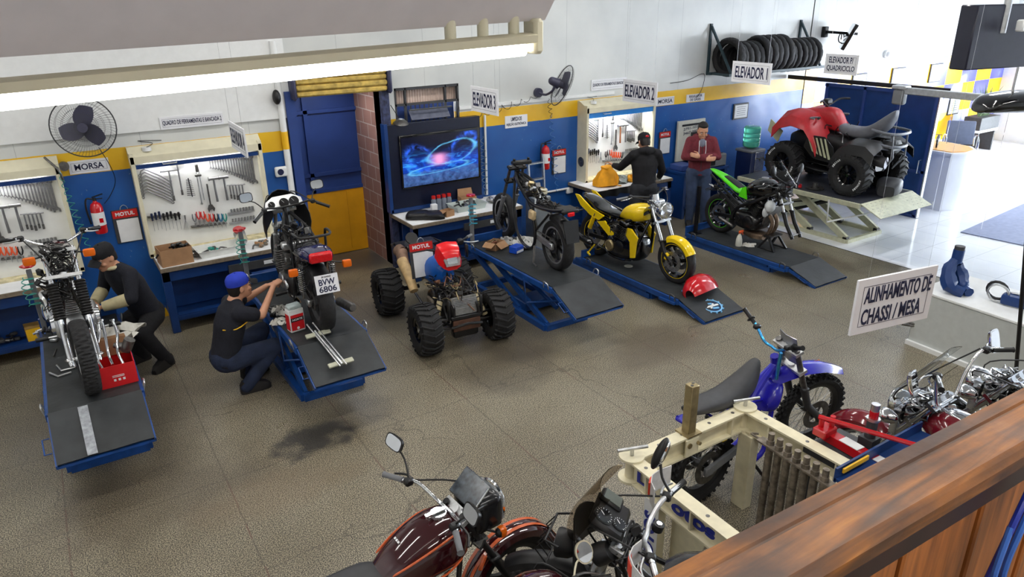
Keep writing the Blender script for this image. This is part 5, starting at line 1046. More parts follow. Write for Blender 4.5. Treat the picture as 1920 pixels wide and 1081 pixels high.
def bike_green():
    b = Bike('black sports motorcycle with lime green tail, front wheel removed', (8.6, 7.35, .171), -91, 1.36, .3, .31, (1.0, .86), 24, steer=6)
    b.wheel(False, .16, .215, 'mag', 'road', GBLK, ring=GREENG, nsp=5)
    b.fork(.7, .1, lo=BLK, up=STEEL, split=.34, clampm=BLK)
    b.bars([(.95, 0, .9), (.93, .12, .92), (.9, .2, .94), (.82, .34, .92)], m=BLK, lever=DSTEEL); 
    g = MB(GREENG); g.body([(.46, .05, .7, .73), (.34, .12, .7, .78), (.16, .12, .78, .85), (-.06, .09, .86, .92), (-.24, .05, .92, .96), (-.3, .02, .945, .96)], e=2.6); g.obj('tail_cowl', b.r, 'lime green tail cowl'); MB(BLK).body([(.34, .07, .77, .79), (.2, .075, .82, .85), (.02, .05, .88, .905)], e=3).obj('seat_base', b.r)
    MB(GBLK).body([(.46, .1, .7, .8), (.56, .16, .7, .92), (.7, .19, .72, 1.0), (.85, .18, .74, 1.0), (.95, .1, .8, .96)], e=2.5).obj('fuel_tank', b.r); MB(ALU).cyl((.74, 0, .995), (.74, 0, 1.01), .05, n=20).obj('tank_cap', b.r)
    for sd in (1, -1): MB(GREENG).prism([(.44, .7), (.6, .68), (.56, .86), (.5, .84)], (0, .17*sd, 0), X1, (0, 0, 1), .015).obj('side_panel', b.r)
    b.frame([((1.0, 0, .9), (1.02, 0, .72), .034), ((.98, .05, .85), (.7, .16, .66), (.4, .15, .5), (.32, .13, .32), .026), ((1.0, .03, .74), (.88, .14, .46), (.7, .15, .24), .018), ((.42, .13, .56), (.1, .11, .72), (-.24, .06, .88), .018), ((.4, .12, .46), (.0, .1, .68), .014)])
    b.engine(.62, .38, m=FBLK, fins=FBLK, cover=FBLK, cyl=2, w=.2, tilt=25, head=FBLK); b.swing((.36, .34), FBLK, sp=.11)
    MB(mat('exhaust_brown', (.24, .17, .12), .4, .8, noise=.3)).tube([(.86, .06, .56), (.98, .06, .42), (.94, .06, .24), (.8, 0, .14), (.5, -.05, .13)], .03, sm=5).tube([(.86, -.06, .56), (1.0, -.06, .42), (.96, -.06, .24), (.82, 0, .14)], .03, sm=5).body([(.88, .1, .1, .2), (.7, .12, .08, .2), (.5, .08, .1, .18)], e=3).obj('exhaust_header', b.r); b.muffler((.36, -.14, .2), (.12, -.2, .3), .03, DSTEEL)
    MB(DSTEEL).box((.93, 0, .5), (.04, .3, .28), r=(0, rad(12), 0), bev=.01).obj('radiator', b.r); MB(mat('plastic_bag', S(206, 210, 212), .4, noise=.1, bump=.6, bs=30)).ell((.96, -.1, .64), (.07, .09, .09), n=12).ell((.92, -.13, .55), (.04, .06, .08)).obj('bag_wrap', b.r, 'crumpled translucent bag tied on')
    w = MB(SCRN); w.sheet([[(1.26-.3*t-.1*abs(s_)**2, .17*s_*(1-.3*t), .98+.3*t) for s_ in (-1, -.6, -.2, .2, .6, 1)] for t in (0, .33, .66, 1)], .004); w.obj('windscreen', b.r); MB(BLK).box((1.12, 0, .9), (.1, .22, .12), bev=.03).tube([(1.0, .08, .86), (1.2, .1, .95)], .012).tube([(1.0, -.08, .86), (1.2, -.1, .95)], .012).obj('fairing_stay', b.r)
    for sd, y, z in ((1, .28, 1.16), (-1, .3, 1.2)): k = MB(BLK).tube([(1.2, .08*sd, 1.0), (1.14, .2*sd, 1.08), (1.1, y*sd, z-.04)], .01).ell((1.1, y*sd, z), (.03, .055, .085), rot=(rad(-20*sd), 0, 0)); k.obj('mirror', b.r)
    b.clutter((.64, 0, .58), (.24, .17, .14), 24, [BLK, BLK, FBLK, DSTEEL], 41); b.clutter((1.1, 0, .86), (.1, .13, .1), 18, [BLK, BLK, DGREY], 42, name='loom'); b.clutter((.1, 0, .55), (.15, .1, .12), 12, [BLK, STEEL, BLK], 43, name='shock_linkage'); b.clutter((-.12, 0, .72), (.16, .14, .08), 10, [BLK, BLK, STEEL], 44, name='plate_bracket')
bike_green()

def bike_dirt():
    b = Bike('blue off-road motorcycle without engine, long black seat and blue fender', (3.62, 3.07, 0), 2.5, 1.32, .345, .325, (.77, .95), 25, steer=-13)
    b.wheel(True, .085, .268, 'spoke', 'knob', BLK, hub=BLK, rotor=DSTEEL); b.wheel(False, .115, .235, 'spoke', 'knob', BLK, hub=BLK, rotor=DSTEEL)
    b.fork(.86, .1, lo=DGREY, up=DSTEEL, split=.42, ru=.024, rl=.03, clampm=ALU)
    b.bars([(.72, 0, 1.1), (.71, .08, 1.11), (.7, .19, 1.2), (.68, .31, 1.27)], m=ANOD, lever=None, clutter=False)
    for sd in (1, -1): MB(BLK, b.F).tube([(.69, .235*sd, 1.225), (.69, .24*sd, 1.228)], [.035, .035]).box((.7, .17*sd, 1.19), (.06, .04, .035), bev=.008).obj('lever_perch', b.r)
    MB(mat('plate_grey', S(150, 152, 158), .25, .6), b.F).sheet([[(.94-.1*t+.02*s_*s_, .09*s_, .92+.26*t) for s_ in (-1, 0, 1)] for t in (0, .5, 1)], .006).obj('number_plate_bracket', b.r)
    f = MB(BLUG, b.F); f.sheet([[(.78+x, y*wd, .8+z-abs(y)**2*.05) for y in (-1, -.6, -.2, .2, .6, 1)] for x, wd, z in ((.0, .06, .0), (.12, .09, .05), (.3, .1, .07), (.5, .095, .04), (.68, .075, -.03), (.78, .04, -.08))], .006); f = f.obj('front_fender', b.r); text('TwoBrothers', (1.1, -.078, .83), (1, 0, -.02), (0, .3, .95), .2, .02, ORA, f, bold=.02)
    MB(DGREY).body([(-.2, .06, .84, .88), (-.05, .09, .81, .9), (.18, .1, .77, .9), (.36, .09, .76, .96), (.5, .06, .78, 1.04), (.55, .045, .86, 1.05)], e=3).obj('seat', b.r)
    b.frame([((.78, 0, 1.0), (.84, 0, .82), .036), ((.8, .0, .92), (.6, .02, .8), (.42, .06, .66), (.34, .1, .42), .03), ((.82, .0, .82), (.76, .05, .52), (.66, .1, .34), (.6, .11, .22), (.36, .11, .2), (.34, .1, .4), .02), ((.44, .07, .68), (.1, .09, .72), (-.22, .07, .78), .014), ((.34, .1, .5), (.08, .09, .72), .013), ((.78, .0, .62), (.5, .03, .7), .014)], BLUG)
    MB(BLUG).body([(.66, .08, .56, .66), (.74, .12, .54, .76), (.84, .08, .6, .78)], e=2.6).obj('radiator_shroud', b.r); b.swing((.36, .4), GREY, sp=.1, w=.03, h=.06)
    a, d = V((.36, 0, .72)), V((.16, 0, .4)); m = MB(DSTEEL).cyl(a, d, .03); u, t, q = frame(d-a); m.use(STEEL).tube([a+(d-a)*(i/80)+(u*cos(i*.7)+t*sin(i*.7))*.045 for i in range(81)], .007, n=5); m.obj('shock_absorber', b.r)
    MB(BLK).box((.06, -.11, .6), (.13, .08, .11), bev=.025).obj('battery', b.r); MB(YELG).box((.06, -.152, .6), (.05, .002, .03)).obj('battery_label', b.r); b.clutter((.2, 0, .6), (.15, .08, .08), 10, [BLK, BLUG, DSTEEL], 51); MB(BLUG).box((-.2, 0, .77), (.08, .16, .03), bev=.01).obj('rear_bracket', b.r)
    MB(ANOD, b.F).cyl((.72, -.1, 1.1), (.735, -.1, .86), .014).obj('steering_damper', b.r); MB(FBLK).tube([(.5, -.1, .2), (.56, -.3, .0)], .013).obj('side_stand', b.r)
bike_dirt()

OR2 = mat('stripe_orange', S(206, 96, 52), .25, coat=.5)
def bike_maroon():
    b = Bike('maroon motorcycle with orange pinstripes and long black seat', (.61, 2.885, 0), 2, 1.22, .31, .31, (.84, .86), 27, steer=2)
    b.wheel(True, .095, .225, 'mag', 'road', BLK, disc=False, hub=BLK, nsp=5); b.wheel(False, .11, .215, 'mag', 'road', BLK, disc=False)
    b.fork(.78, .085, lo=BLK, up=BLK, split=.34); b.fender(True, .13, 20, 165, MAROON, gap=.04, stripe=OR2, crown=.035)
    b.bars([(.8, 0, 1.0), (.79, .1, 1.01), (.74, .22, 1.08), (.68, .28, 1.09), (.63, .4, 1.08)], mirrors=(.7, .4, 1.27, .15, .085, .5), grip=GREY, lever=BLK)
    MB(mat('headlight_shell', S(22, 22, 24), .2), b.F).box((1.0, 0, .93), (.2, .26, .22), bev=.06, seg=3).obj('headlight_shell', b.r); MB(LENS, b.F).box((1.09, 0, .94), (.04, .22, .17), bev=.03, seg=2).use(CHR).lathe([(.11, 0), (.118, .01), (.11, .02)], (1.095, 0, .94), (1, 0, 0), 28).obj('headlight', b.r)
    MB(mat('screen_scratched', S(70, 76, 82), .15, noise=.5, ns=30), b.F).box((.95, .0, 1.07), (.014, .25, .17), r=(0, rad(50), 0), bev=.01).obj('instrument_screen', b.r, 'dark scratched instrument screen'); MB(CHR, b.F).tube([(.99, -.13, 1.13), (.88, -.13, 1.02), (.86, -.05, 1.0)], .006).obj('screen_trim', b.r)
    MB(CHR, b.F).cyl((.7, .235, 1.1), (.7, .235, 1.36), .0035, .001).obj('antenna', b.r)
    for sd in (1, -1): b.signal((1.02, .17*sd, .84), stem=(.95, .1*sd, .86), size=(.05, .05, .06), steer=True)
    T = [(.34, .09, .7, .8), (.44, .13, .68, .88), (.58, .16, .67, .96), (.74, .165, .68, 1.0), (.84, .13, .71, .98), (.89, .07, .76, .92)]; MB(MAROON).body(T, e=2.5, n=28).obj('fuel_tank', b.r)
    for sd in (1, -1):
        for z0, y0, dz in ((.93, .135, .014), (.735, .15, .012)):
            P = spline([V((.4, (y0-.03)*sd, z0-.1 if z0 > .8 else z0)), V((.52, y0*sd, z0-.05 if z0 > .8 else z0-.01)), V((.68, (y0+.012)*sd, z0 if z0 > .8 else z0-.005)), V((.8, y0*.93*sd, z0+.015 if z0 > .8 else z0+.03))], 5); MB(OR2).tube(P, [.003]+[.0065]*(len(P)-2)+[.003], n=6).obj('pinstripe', b.r)
    MB(CHR).cyl((.74, 0, .99), (.74, 0, 1.012), .045, n=24).bar((.66, 0, 1.02), (.78, 0, 1.02), .025, .01).obj('tank_cap', b.r); k = MB(ALU)
    for q in range(3): k.box((.5, .05-.02*q, .915), (.012, .014, .02), r=(0, rad(-25), 0))
    k.obj('tank_mark', b.r)
    MB(DGREY).body([(.4, .1, .7, .8), (.3, .13, .7, .83), (.1, .14, .7, .83), (-.2, .145, .72, .85), (-.42, .13, .74, .86), (-.5, .08, .76, .85)], e=3.2).obj('seat', b.r)
    b.frame([((.84, 0, .9), (.88, 0, .74), .03), ((.82, .03, .84), (.4, .1, .68), (-.4, .11, .7)), ((.86, .02, .74), (.74, .1, .3), (.6, .12, .17), (.2, .12, .17), (.16, .1, .66))]); b.engine(.44, .34, m=ALU, fins=ALU, cover=ALU, w=.16, ex=(-.08,)); b.swing((.2, .34), BLK); b.shocks((-.05, .66), (-.05, .34))
    b.fender(False, .14, 60, 165, MAROON, gap=.05); b.muffler((.0, -.18, .22), (-.45, -.2, .3)); b.clutter((.9, 0, .85), (.07, .1, .1), 16, [BLK, BLK, STEEL], 61); MB(OR2).box((.95, -.1, .62), (.03, .02, .1), r=(0, rad(25), 0), bev=.008).obj('fork_reflector', b.r)
    MB(FBLK).tube([(.4, .12, .2), (.46, .3, .0)], .013).obj('side_stand', b.r)
bike_maroon()

STK = mat('sticker_red', S(222, 70, 48), .4)
def bike_adventure():
    b = Bike('silver-barred adventure motorcycle with twin-dial cockpit and stickered hand guards', (2.74, 1.31, 0), 127, 1.5, .33, .31, (1.13, .96), 27)
    b.wheel(True, .1, .25, 'spoke', 'block', BLK); b.wheel(False, .14, .225, 'spoke', 'block', BLK); b.fork(.8, .1, lo=ALU, up=STEEL)
    b.bars([(1.0, 0, 1.07), (1.0, .09, 1.08), (.96, .2, 1.13), (.88, .4, 1.12)], m=ALU, r=.015, mirrors=None)
    for sd in (1, -1):
        h = MB(mat('guard_white', S(206, 206, 206), .35, noise=.1, ns=25), b.F); h.sheet([[(1.0+.06*sin(pi*t)-.05*t, (.2+.24*t)*sd, 1.06+.13*s_) for s_ in (0, .5, 1)] for t in (0, .25, .5, .75, 1)], .005); h = h.obj('hand_guard', b.r, 'white hand guard with red stickers')
        MB(STK, b.F).sheet([[(1.0+.06*sin(pi*t)-.05*t+.004, (.2+.24*t)*sd, 1.09+.08*s_) for s_ in (0, 1)] for t in (.3, .5, .72)], .011).obj('sticker', h)
        b.F2 = b.F
    m = MB(BLK, b.F).tube([(.93, -.27, 1.14), (.98, -.3, 1.2), (1.0, -.34, 1.26)], .008, sm=3).ell((1.01, -.36, 1.31), (.03, .05, .1), rot=(rad(14), rad(-20), 0)); m = m.obj('mirror', b.r); MB(MIRR, b.F).ell((.992, -.36, 1.31), (.02, .043, .085), rot=(rad(14), rad(-20), 0)).obj('mirror_glass', m)
    MB(BLK).sheet([[(1.22+.16*sin(pi*t), .24*cos(pi*t), .84+.27*s_*(.25+.75*sin(pi*t))) for t in [i/12 for i in range(13)]] for s_ in (0, .35, .7, 1)], .006).obj('cockpit_fairing', b.r)
    MB(mat('smoked_screen', S(196, 186, 174), .02, trans=1., noise=0, ior=1.03)).sheet([[(1.33+.08*sin(pi*t)-.16*s_, .2*cos(pi*t)*(1-.25*s_), 1.08+.26*s_) for t in [i/10 for i in range(11)]] for s_ in (0, .5, 1)], .004).obj('windscreen', b.r)
    d = MB(BLK).box((1.2, -.02, 1.1), (.05, .26, .2), r=(0, rad(60), 0), bev=.02).obj('instrument_cluster', b.r); n = V((-.5, 0, .87)); vv = V((.87, 0, .5)); cc = V((1.2, -.02, 1.1)); e = mat('lcd_grey', S(106, 112, 106), .15)
    for c, r in ((cc+vv*.04+n*.024+V((0, .055, 0)), .055), (cc-vv*.052+n*.024+V((0, .04, 0)), .045)):
        MB(BLK).cyl(c-n*.02, c+n*.006, r, n=24).use(GBLK).cyl(c+n*.006, c+n*.008, r*.9, n=24).obj('gauge', d); q = MB(PAPER); u, t, _ = frame(n)
        for k in range(14): a = .5+k*.38; q.bar(c+n*.009+(u*cos(a)+t*sin(a))*r*.7, c+n*.009+(u*cos(a)+t*sin(a))*r*.84, .003, .001)
        q.bar(c+n*.009, c+n*.009+(u*cos(2.2)+t*sin(2.2))*r*.6, .004, .001).obj('dial_marks', d)
    MB(BLK).box(cc+n*.028+vv*.03+V((0, -.085, 0)), (.03, .1, .13), r=(0, rad(60), 0), bev=.01).use(e).box(cc+n*.044+vv*.03+V((0, -.085, 0)), (.008, .075, .1), r=(0, rad(60), 0)).obj('display', d)
    MB(BLK).lathe([(.0, .05), (.05, .05), (.06, .0), (.06, -.04)], (1.2, .12, .98), (-.8, 0, .6), 20).obj('horn_cover', b.r); m = MB(BLK)
    for k in range(5): m.tube([(1.5, .14-.05*k, .84), (1.56, .14-.05*k, .92), (1.5, .14-.05*k, 1.0)], .004)
    m.tube([(1.42, .18, 1.0), (1.5, .15, 1.0), (1.5, -.07, 1.0), (1.42, -.1, 1.0)], .007).tube([(1.42, .18, .84), (1.5, .15, .84), (1.5, -.07, .84), (1.42, -.1, .84)], .007).obj('headlight_guard', b.r); b.lamp((1.45, .05, .92), .08, BLK, (1, 0, 0), steer=False)
    tk = mat('tank_dark', S(44, 44, 48), .25, coat=.4); MB(tk).body([(.4, .1, .74, .84), (.5, .15, .72, .92), (.66, .17, .72, .95), (.82, .15, .74, .92), (.9, .08, .78, .88)], e=2.6).obj('fuel_tank', b.r)
    MB(BLK).cyl((.96, -.06, 1.05), (.95, -.06, 1.09), .03).use(CHR).cyl((.95, -.06, 1.09), (.949, -.06, 1.095), .016).obj('ignition_lock', b.r); MB(BLK).body([(.5, .12, .74, .86), (.2, .16, .76, .86), (-.3, .15, .8, .9)], e=3).obj('seat', b.r)
    b.frame([((1.13, 0, 1.0), (1.18, 0, .82), .034), ((1.1, .04, .92), (.6, .14, .72), (-.3, .12, .78)), ((1.14, .03, .82), (.95, .14, .34), (.4, .14, .22), (.36, .13, .66))]); b.engine(.62, .42, w=.2, cyl=2); b.swing((.34, .38), ALU); b.fender(True, .12, 50, 130, BLK, gap=.1); b.fender(False, .15, 70, 150, BLK, gap=.06)
    b.clutter((1.1, .02, .98), (.08, .14, .07), 14, [BLK, BLK, DGREY], 71)
    text('MO', (.99, .41, 1.08), (.0, -1, 0), (0, 0, 1), .11, .07, WHITE, b.r, bold=.05); MB(FBLK).tube([(.5, .14, .24), (.55, .34, .0)], .013).obj('side_stand', b.r)
bike_adventure()

def bike_scooter():
    b = Bike('small dark maroon motorcycle with oval mirror, dash just showing at the frame edge', (1.6, 1.33, 0), 96, 1.18, .25, .25, (.86, .8), 26)
    b.wheel(True, .09, .17, 'mag', 'road', BLK, disc=False); b.wheel(False, .1, .17, 'mag', 'road', BLK, disc=False); b.fork(.6, .07, lo=DGREY, up=STEEL, split=.3)
    b.bars([(.84, 0, .9), (.82, .1, .92), (.78, .22, .95), (.72, .34, .94)], grip=BLK, mirrors=(.86, .31, 1.02, .1, .12, .6), mm=CREAM, round_m=True, lever=STEEL)
    MB(MAROON, b.F).body([(.72, .06, .9, .94), (.8, .15, .86, .98), (.9, .17, .84, 1.0), (1.0, .12, .8, .96), (1.06, .05, .78, .9)], e=2.4).obj('cowl', b.r); MB(GBLK, b.F).ell((.82, 0, .975), (.06, .1, .02), rot=(0, rad(-18), 0)).obj('dash', b.r)
    b.frame([((.86, 0, .86), (.9, 0, .6), .03), ((.88, 0, .7), (.6, .0, .4), (.3, .08, .4), (-.3, .1, .6), .024)]); MB(GREY).body([(.85, .14, .4, .8), (.8, .18, .3, .82), (.76, .17, .28, .8)], e=3).obj('leg_shield', b.r)
    MB(BLK).body([(.42, .1, .6, .7), (.2, .14, .6, .72), (-.3, .13, .64, .74)], e=3).obj('seat', b.r); MB(MAROON).body([(.4, .09, .4, .6), (.1, .13, .42, .62), (-.36, .08, .54, .64)], e=2.6).obj('body_panel', b.r); b.engine(.3, .28, w=.13); b.fender(True, .11, 20, 140, MAROON, gap=.03)
    MB(FBLK).tube([(.35, .1, .2), (.38, .24, .0)], .011).obj('side_stand', b.r)
bike_scooter()

def cruiser(label, loc, rz, paint, apes=False, shield=True, steer=0.):
    b = Bike(label, loc, rz, 1.46, .31, .32, (1.12, .84), 33, steer=steer)
    b.wheel(True, .13, .22, 'mag', 'road', CHR, disc=True); b.wheel(False, .15, .2, 'mag', 'road', CHR); b.fork(.86, .11, lo=CHR, up=CHR, rl=.034, ru=.03, split=.36, clampm=CHR); b.fender(True, .2, 38, 172, paint, gap=.04, crown=.06, t=.006)
    if apes: b.bars([(.98, 0, 1.02), (.98, .12, 1.04), (.98, .2, 1.2), (.95, .3, 1.34), (.84, .46, 1.34)], mirrors=(.97, .52, 1.34, .1, .17, .3), mm=CHR, lever=CHR)
    else: b.bars([(1.0, 0, 1.0), (.98, .12, 1.02), (.88, .3, 1.1), (.7, .44, 1.06)], mirrors=None, lever=CHR)
    b.lamp((1.3, 0, .88), .1, CHR, (1, 0, -.05), .16)
    for sd in (1, -1): b.lamp((1.26, .22*sd, .86), .055, CHR, (1, 0, -.05), .1, name='auxiliary_lamp'); MB(CHR, b.F).bar((1.22, .12*sd, .7), (1.2, .13*sd, .95), .06, .05).obj('fork_shroud', b.r)
    if shield: MB(SCRN, b.F).sheet([[(1.34-.06*s_-.3*t-.08*s_*s_, .2*s_*(1-.25*t*t), .94+.44*t) for s_ in [-1+.25*i for i in range(9)]] for t in (0, .3, .6, .85, 1)], .004).obj('windshield', b.r)
    MB(paint).body([(.48, .08, .7, .8), (.6, .15, .7, .9), (.8, .18, .7, .97), (.96, .15, .73, .97), (1.08, .06, .78, .9)], e=2.3, n=24).obj('fuel_tank', b.r); MB(CHR).body([(.56, .03, .84, .89), (.72, .06, .92, .97), (.9, .06, .94, .99), (1.02, .03, .9, .96)]).cyl((.76, 0, .97), (.74, 0, .995), .05, n=20).obj('tank_console', b.r, 'chrome tank console')
    MB(BLK).body([(.44, .1, .62, .72), (.2, .17, .6, .7), (.0, .16, .64, .76), (-.3, .13, .7, .8)], e=3).obj('seat', b.r); b.fender(False, .22, 40, 170, paint, gap=.05, crown=.06)
    b.frame([((1.1, 0, .9), (1.16, 0, .76), .034), ((1.08, .03, .84), (.4, .1, .62), (-.1, .12, .5)), ((1.14, .02, .78), (.98, .13, .3), (.86, .14, .16), (.3, .14, .16), (.2, .12, .5))]); b.engine(.6, .36, m=ALU, fins=CHR, cover=CHR, cyl=2, w=.2, tilt=-20, ex=(-.16, .0)); b.swing((.26, .32), CHR)
    b.muffler((.2, -.22, .2), (-.5, -.24, .22), .05); b.clutter((1.05, 0, .95), (.12, .16, .1), 18, [CHR, BLK, STEEL], 81); MB(CHR).tube([(.9, .24, .34), (.92, .26, .5), (.86, .26, .6), (.88, -.26, .6), (.92, -.26, .5), (.9, -.24, .34)], .014, sm=3).obj('crash_bar', b.r)
    MB(FBLK).tube([(.5, .14, .18), (.54, .34, .0)], .013).obj('side_stand', b.r); return b
cruiser('maroon cruiser motorcycle with clear windshield behind the red jack', (4.77, 1.0, 0), 91, mat('cruiser_maroon', S(110, 18, 30), .15, coat=.6), apes=True)
cruiser('black-fendered chrome cruiser standing between the maroon cruiser and the pale cabinet', (5.56, .86, 0), 91, GBLK, shield=False)
# ================================================================ people
def remesh(m, name, parent, voxel, smooth=4, label=None, fac=.5):
    t = bpy.data.objects.new('tmp', m.mesh('tmp', 0)); COL.objects.link(t)
    r = t.modifiers.new('r', 'REMESH'); r.mode = 'VOXEL'; r.voxel_size = voxel; s = t.modifiers.new('s', 'SMOOTH'); s.iterations = smooth; s.factor = fac
    me = bpy.data.meshes.new_from_object(t.evaluated_get(bpy.context.evaluated_depsgraph_get())); me.name = name; bpy.data.objects.remove(t)
    me.materials.clear(); me.materials.append(m.mats[0]); me.polygons.foreach_set('use_smooth', [True]*len(me.polygons)); me.update()
    o = bpy.data.objects.new(name, me); COL.objects.link(o); o.parent = parent
    if label: o['label'] = label
    return o
def limb(m, pts, rs, n=14):
    pts = [V(p) for p in pts]
    for a, b, r0, r1 in zip(pts, pts[1:], rs, rs[1:]): m.tube([a, a.lerp(b, .5), b], [r0, (r0+r1)/2, r1], n=n)
    for p, r in zip(pts, rs): m.ell(p, r, n=n, m=8)
def hand(m, w, d, nrm, curl, side, s=1.):
    """palm from wrist w along d, back of the hand along nrm; four unequal fingers and a thumb on the 'side' edge."""
    d = V(d).normalized(); nrm = V(nrm); nrm = (nrm-d*nrm.dot(d)).normalized(); e = d.cross(nrm)*side; w = V(w)
    m.loft([[w+d*q+e*a*wd+nrm*b*th for a, b in ((-1, -.6), (0, -1), (1, -.6), (1, .6), (0, 1), (-1, .6))] for q, wd, th in ((-.01, .027*s, .02*s), (.03*s, .036*s, .018*s), (.09*s, .04*s, .014*s))])
    for k, L in enumerate((.07, .08, .074, .058)):
        p = w+d*.088*s+e*(.03-.02*k)*s; a = 0.; c = [p]
        for q in (.45, .33, .25): a += curl*(1+.12*k); c.append(c[-1]+(d*cos(a)-nrm*sin(a))*L*q*s)
        limb(m, c, [.0095*s, .009*s, .0085*s, .0075*s], 8)
    p = w+d*.025*s+e*.03*s; limb(m, [p, p+(d*.5+e*.6-nrm*.3)*.045*s, p+(d*.95+e*.45-nrm*.5)*.075*s], [.013*s, .011*s, .009*s], 8)
def person(label, loc, rz, J, shirt, trousers, shoes, hair=True, cap=None, sleeve=1., hood=False, look=(1, 0, 0), hands=None, cuff=None, zips=None, glove=None, apron=None):
    r = thing('person', label, 'person', loc, rad(rz)); g = {k: V(v) for k, v in J.items()}
    hd = g['head']; f = V(look).normalized(); up = (hd-g['neck']).normalized(); up = (up+V((0, 0, .6))).normalized(); lf = up.cross(f).normalized(); up = f.cross(lf); P = lambda a, b, c: hd+f*a+lf*b+up*c
    B = MB(SKIN)
    B.loft([[P(x+rx*cos(t), ry*sin(t), z) for t in [2*pi*i/18 for i in range(18)]] for x, rx, ry, z in ((.035, .04, .03, -.125), (.03, .066, .046, -.112), (.018, .084, .06, -.07), (.006, .096, .07, -.02), (-.002, .1, .076, .03), (-.01, .094, .073, .075), (-.014, .07, .055, .108), (-.014, .03, .025, .123))])
    B.loft([[P(x, y, z) for x, y, z in ((.09, -.014, zz), (nx, 0, zz), (.09, .014, zz), (.07, 0, zz))] for nx, zz in ((.104, .012), (.118, -.018), (.13, -.038), (.105, -.05))])
    B.ell(P(.095, 0, -.075), (.018, .026, .009)); B.ell(P(.085, 0, -.105), (.022, .026, .018))
    for s in (1, -1):
        B.ell(P(-.012, .078*s, -.015), (.024, .01, .034)); B.ell(P(.082, .034*s, .028), (.02, .03, .011)); B.ell(P(.075, .045*s, -.035), (.025, .022, .02))
    limb(B, [hd-up*.07-f*.012, g['neck']], [.058, .062]); limb(B, [g['neck'], g['chest'], g['pelvis']], [.07, .13, .125])
    for s in ('L', 'R'):
        sd = 1 if s == 'L' else -1
        limb(B, [g['neck'], g['sho'+s]], [.05, .052]); limb(B, [g['sho'+s], g['elb'+s]], [.05, .04]); limb(B, [g['elb'+s], g['wri'+s]], [.041, .027])
        H = (hands or {}).get(s); d = H[0] if H else (g['wri'+s]-g['elb'+s]); nr = H[1] if H else (0, 0, 1); hand(B, g['wri'+s], d, nr, H[2] if H else .35, H[3] if H and len(H) > 3 else sd)
        limb(B, [g['pelvis'], g['hip'+s]], [.1, .09]); limb(B, [g['hip'+s], g['kne'+s]], [.085, .058]); limb(B, [g['kne'+s], g['ank'+s]], [.056, .038]); limb(B, [g['ank'+s], g['ank'+s].lerp(g['toe'+s], .7)], [.036, .026])
    remesh(B, 'body', r, .0075, 3)
    e = MB(mat('eye_white', S(214, 210, 206), .2)); d = MB(mat('eye_dark', S(30, 22, 18), .2)); h = MB(HAIR); l = MB(mat('lip', S(164, 98, 86), .5))
    for s in (1, -1):
        e.ell(P(.086, .034*s, .006), (.011, .015, .008), n=10, m=6); d.ell(P(.094, .034*s, .006), (.0055, .0065, .0065), n=8, m=5); h.tube([P(.094, .014*s, .034), P(.099, .034*s, .04), P(.085, .058*s, .032)], .0045, sm=2, n=5)
    e.obj('eyes', r); d.obj('pupils', r); l.ell(P(.107, 0, -.073), (.008, .024, .006), n=10, m=6); l.obj('lips', r)
    if hair:
        for z, rx, ry, x in ((.0, .108, .084, -.026),): pass
        h.loft([[P(x+rx*cos(t), ry*sin(t), z+zt*max(0, cos(t))) for t in [2*pi*i/20 for i in range(20)]] for x, rx, ry, z, zt in ((-.05, .06, .062, -.07, .06), (-.03, .088, .081, -.02, .085), (-.034, .084, .081, .045, .04), (-.02, .092, .081, .09, .0), (-.014, .08, .064, .118, .0), (-.014, .03, .025, .135, 0))])
    h.obj('hair', r)
    if cap:
        cm, pm, mark = cap; c = MB(cm); c.loft([[P(-.008+rx*cos(t), ry*sin(t), z) for t in [2*pi*i/24 for i in range(24)]] for rx, ry, z in ((.112, .09, .03), (.115, .092, .055), (.11, .088, .09), (.088, .07, .122), (.045, .036, .14), (.01, .008, .144))]).ell(P(-.008, 0, .145), .008, n=8, m=5); c = c.obj('cap', r)
        MB(pm).sheet([[P(.1+.085*q*(1-.35*abs(y)**2), .078*y, .042-.028*q-.022*y*y) for y in (-1, -.6, -.2, .2, .6, 1)] for q in (0, .35, .7, 1)], .004).obj('visor', c)
        if mark: m = MB(mark[0]).ell(P(mark[1], mark[3] if len(mark) > 3 else 0, mark[2]), (.01, .03, .018), n=10, m=6); m.obj('badge', c)
    T = MB(shirt); ch, pe = g['chest'], g['pelvis']; ax = (g['neck']-pe).normalized(); sh = (g['shoL']-g['shoR']).normalized(); fw = sh.cross(ax).normalized(); lo = pe-ax*.09
    def oval(o, a, b): return [o+sh*a*cos(t)+fw*b*sin(t) for t in [2*pi*i/24 for i in range(24)]]
    T.loft([oval(lo, .185, .135), oval(pe+ax*.06, .18, .138), oval(pe.lerp(ch, .55), .185, .135), oval(ch, .205, .145), oval(ch.lerp(g['neck'], .55)-fw*.005, .2, .125), oval(ch.lerp(g['neck'], .85), .13, .095), oval(g['neck']-ax*.005, .075, .078)])
    for s in ('L', 'R'):
        limb(T, [g['sho'+s], g['sho'+s].lerp(g['elb'+s], .55), g['elb'+s]] if sleeve > .6 else [g['sho'+s], g['sho'+s].lerp(g['elb'+s], .62)], [.078, .068, .06] if sleeve > .6 else [.08, .072])
        limb(T, [g['neck'].lerp(g['sho'+s], .35), g['sho'+s]], [.06, .076])
        if sleeve > .6: limb(T, [g['elb'+s], g['elb'+s].lerp(g['wri'+s], .5), g['elb'+s].lerp(g['wri'+s], .93)], [.06, .053, .042])
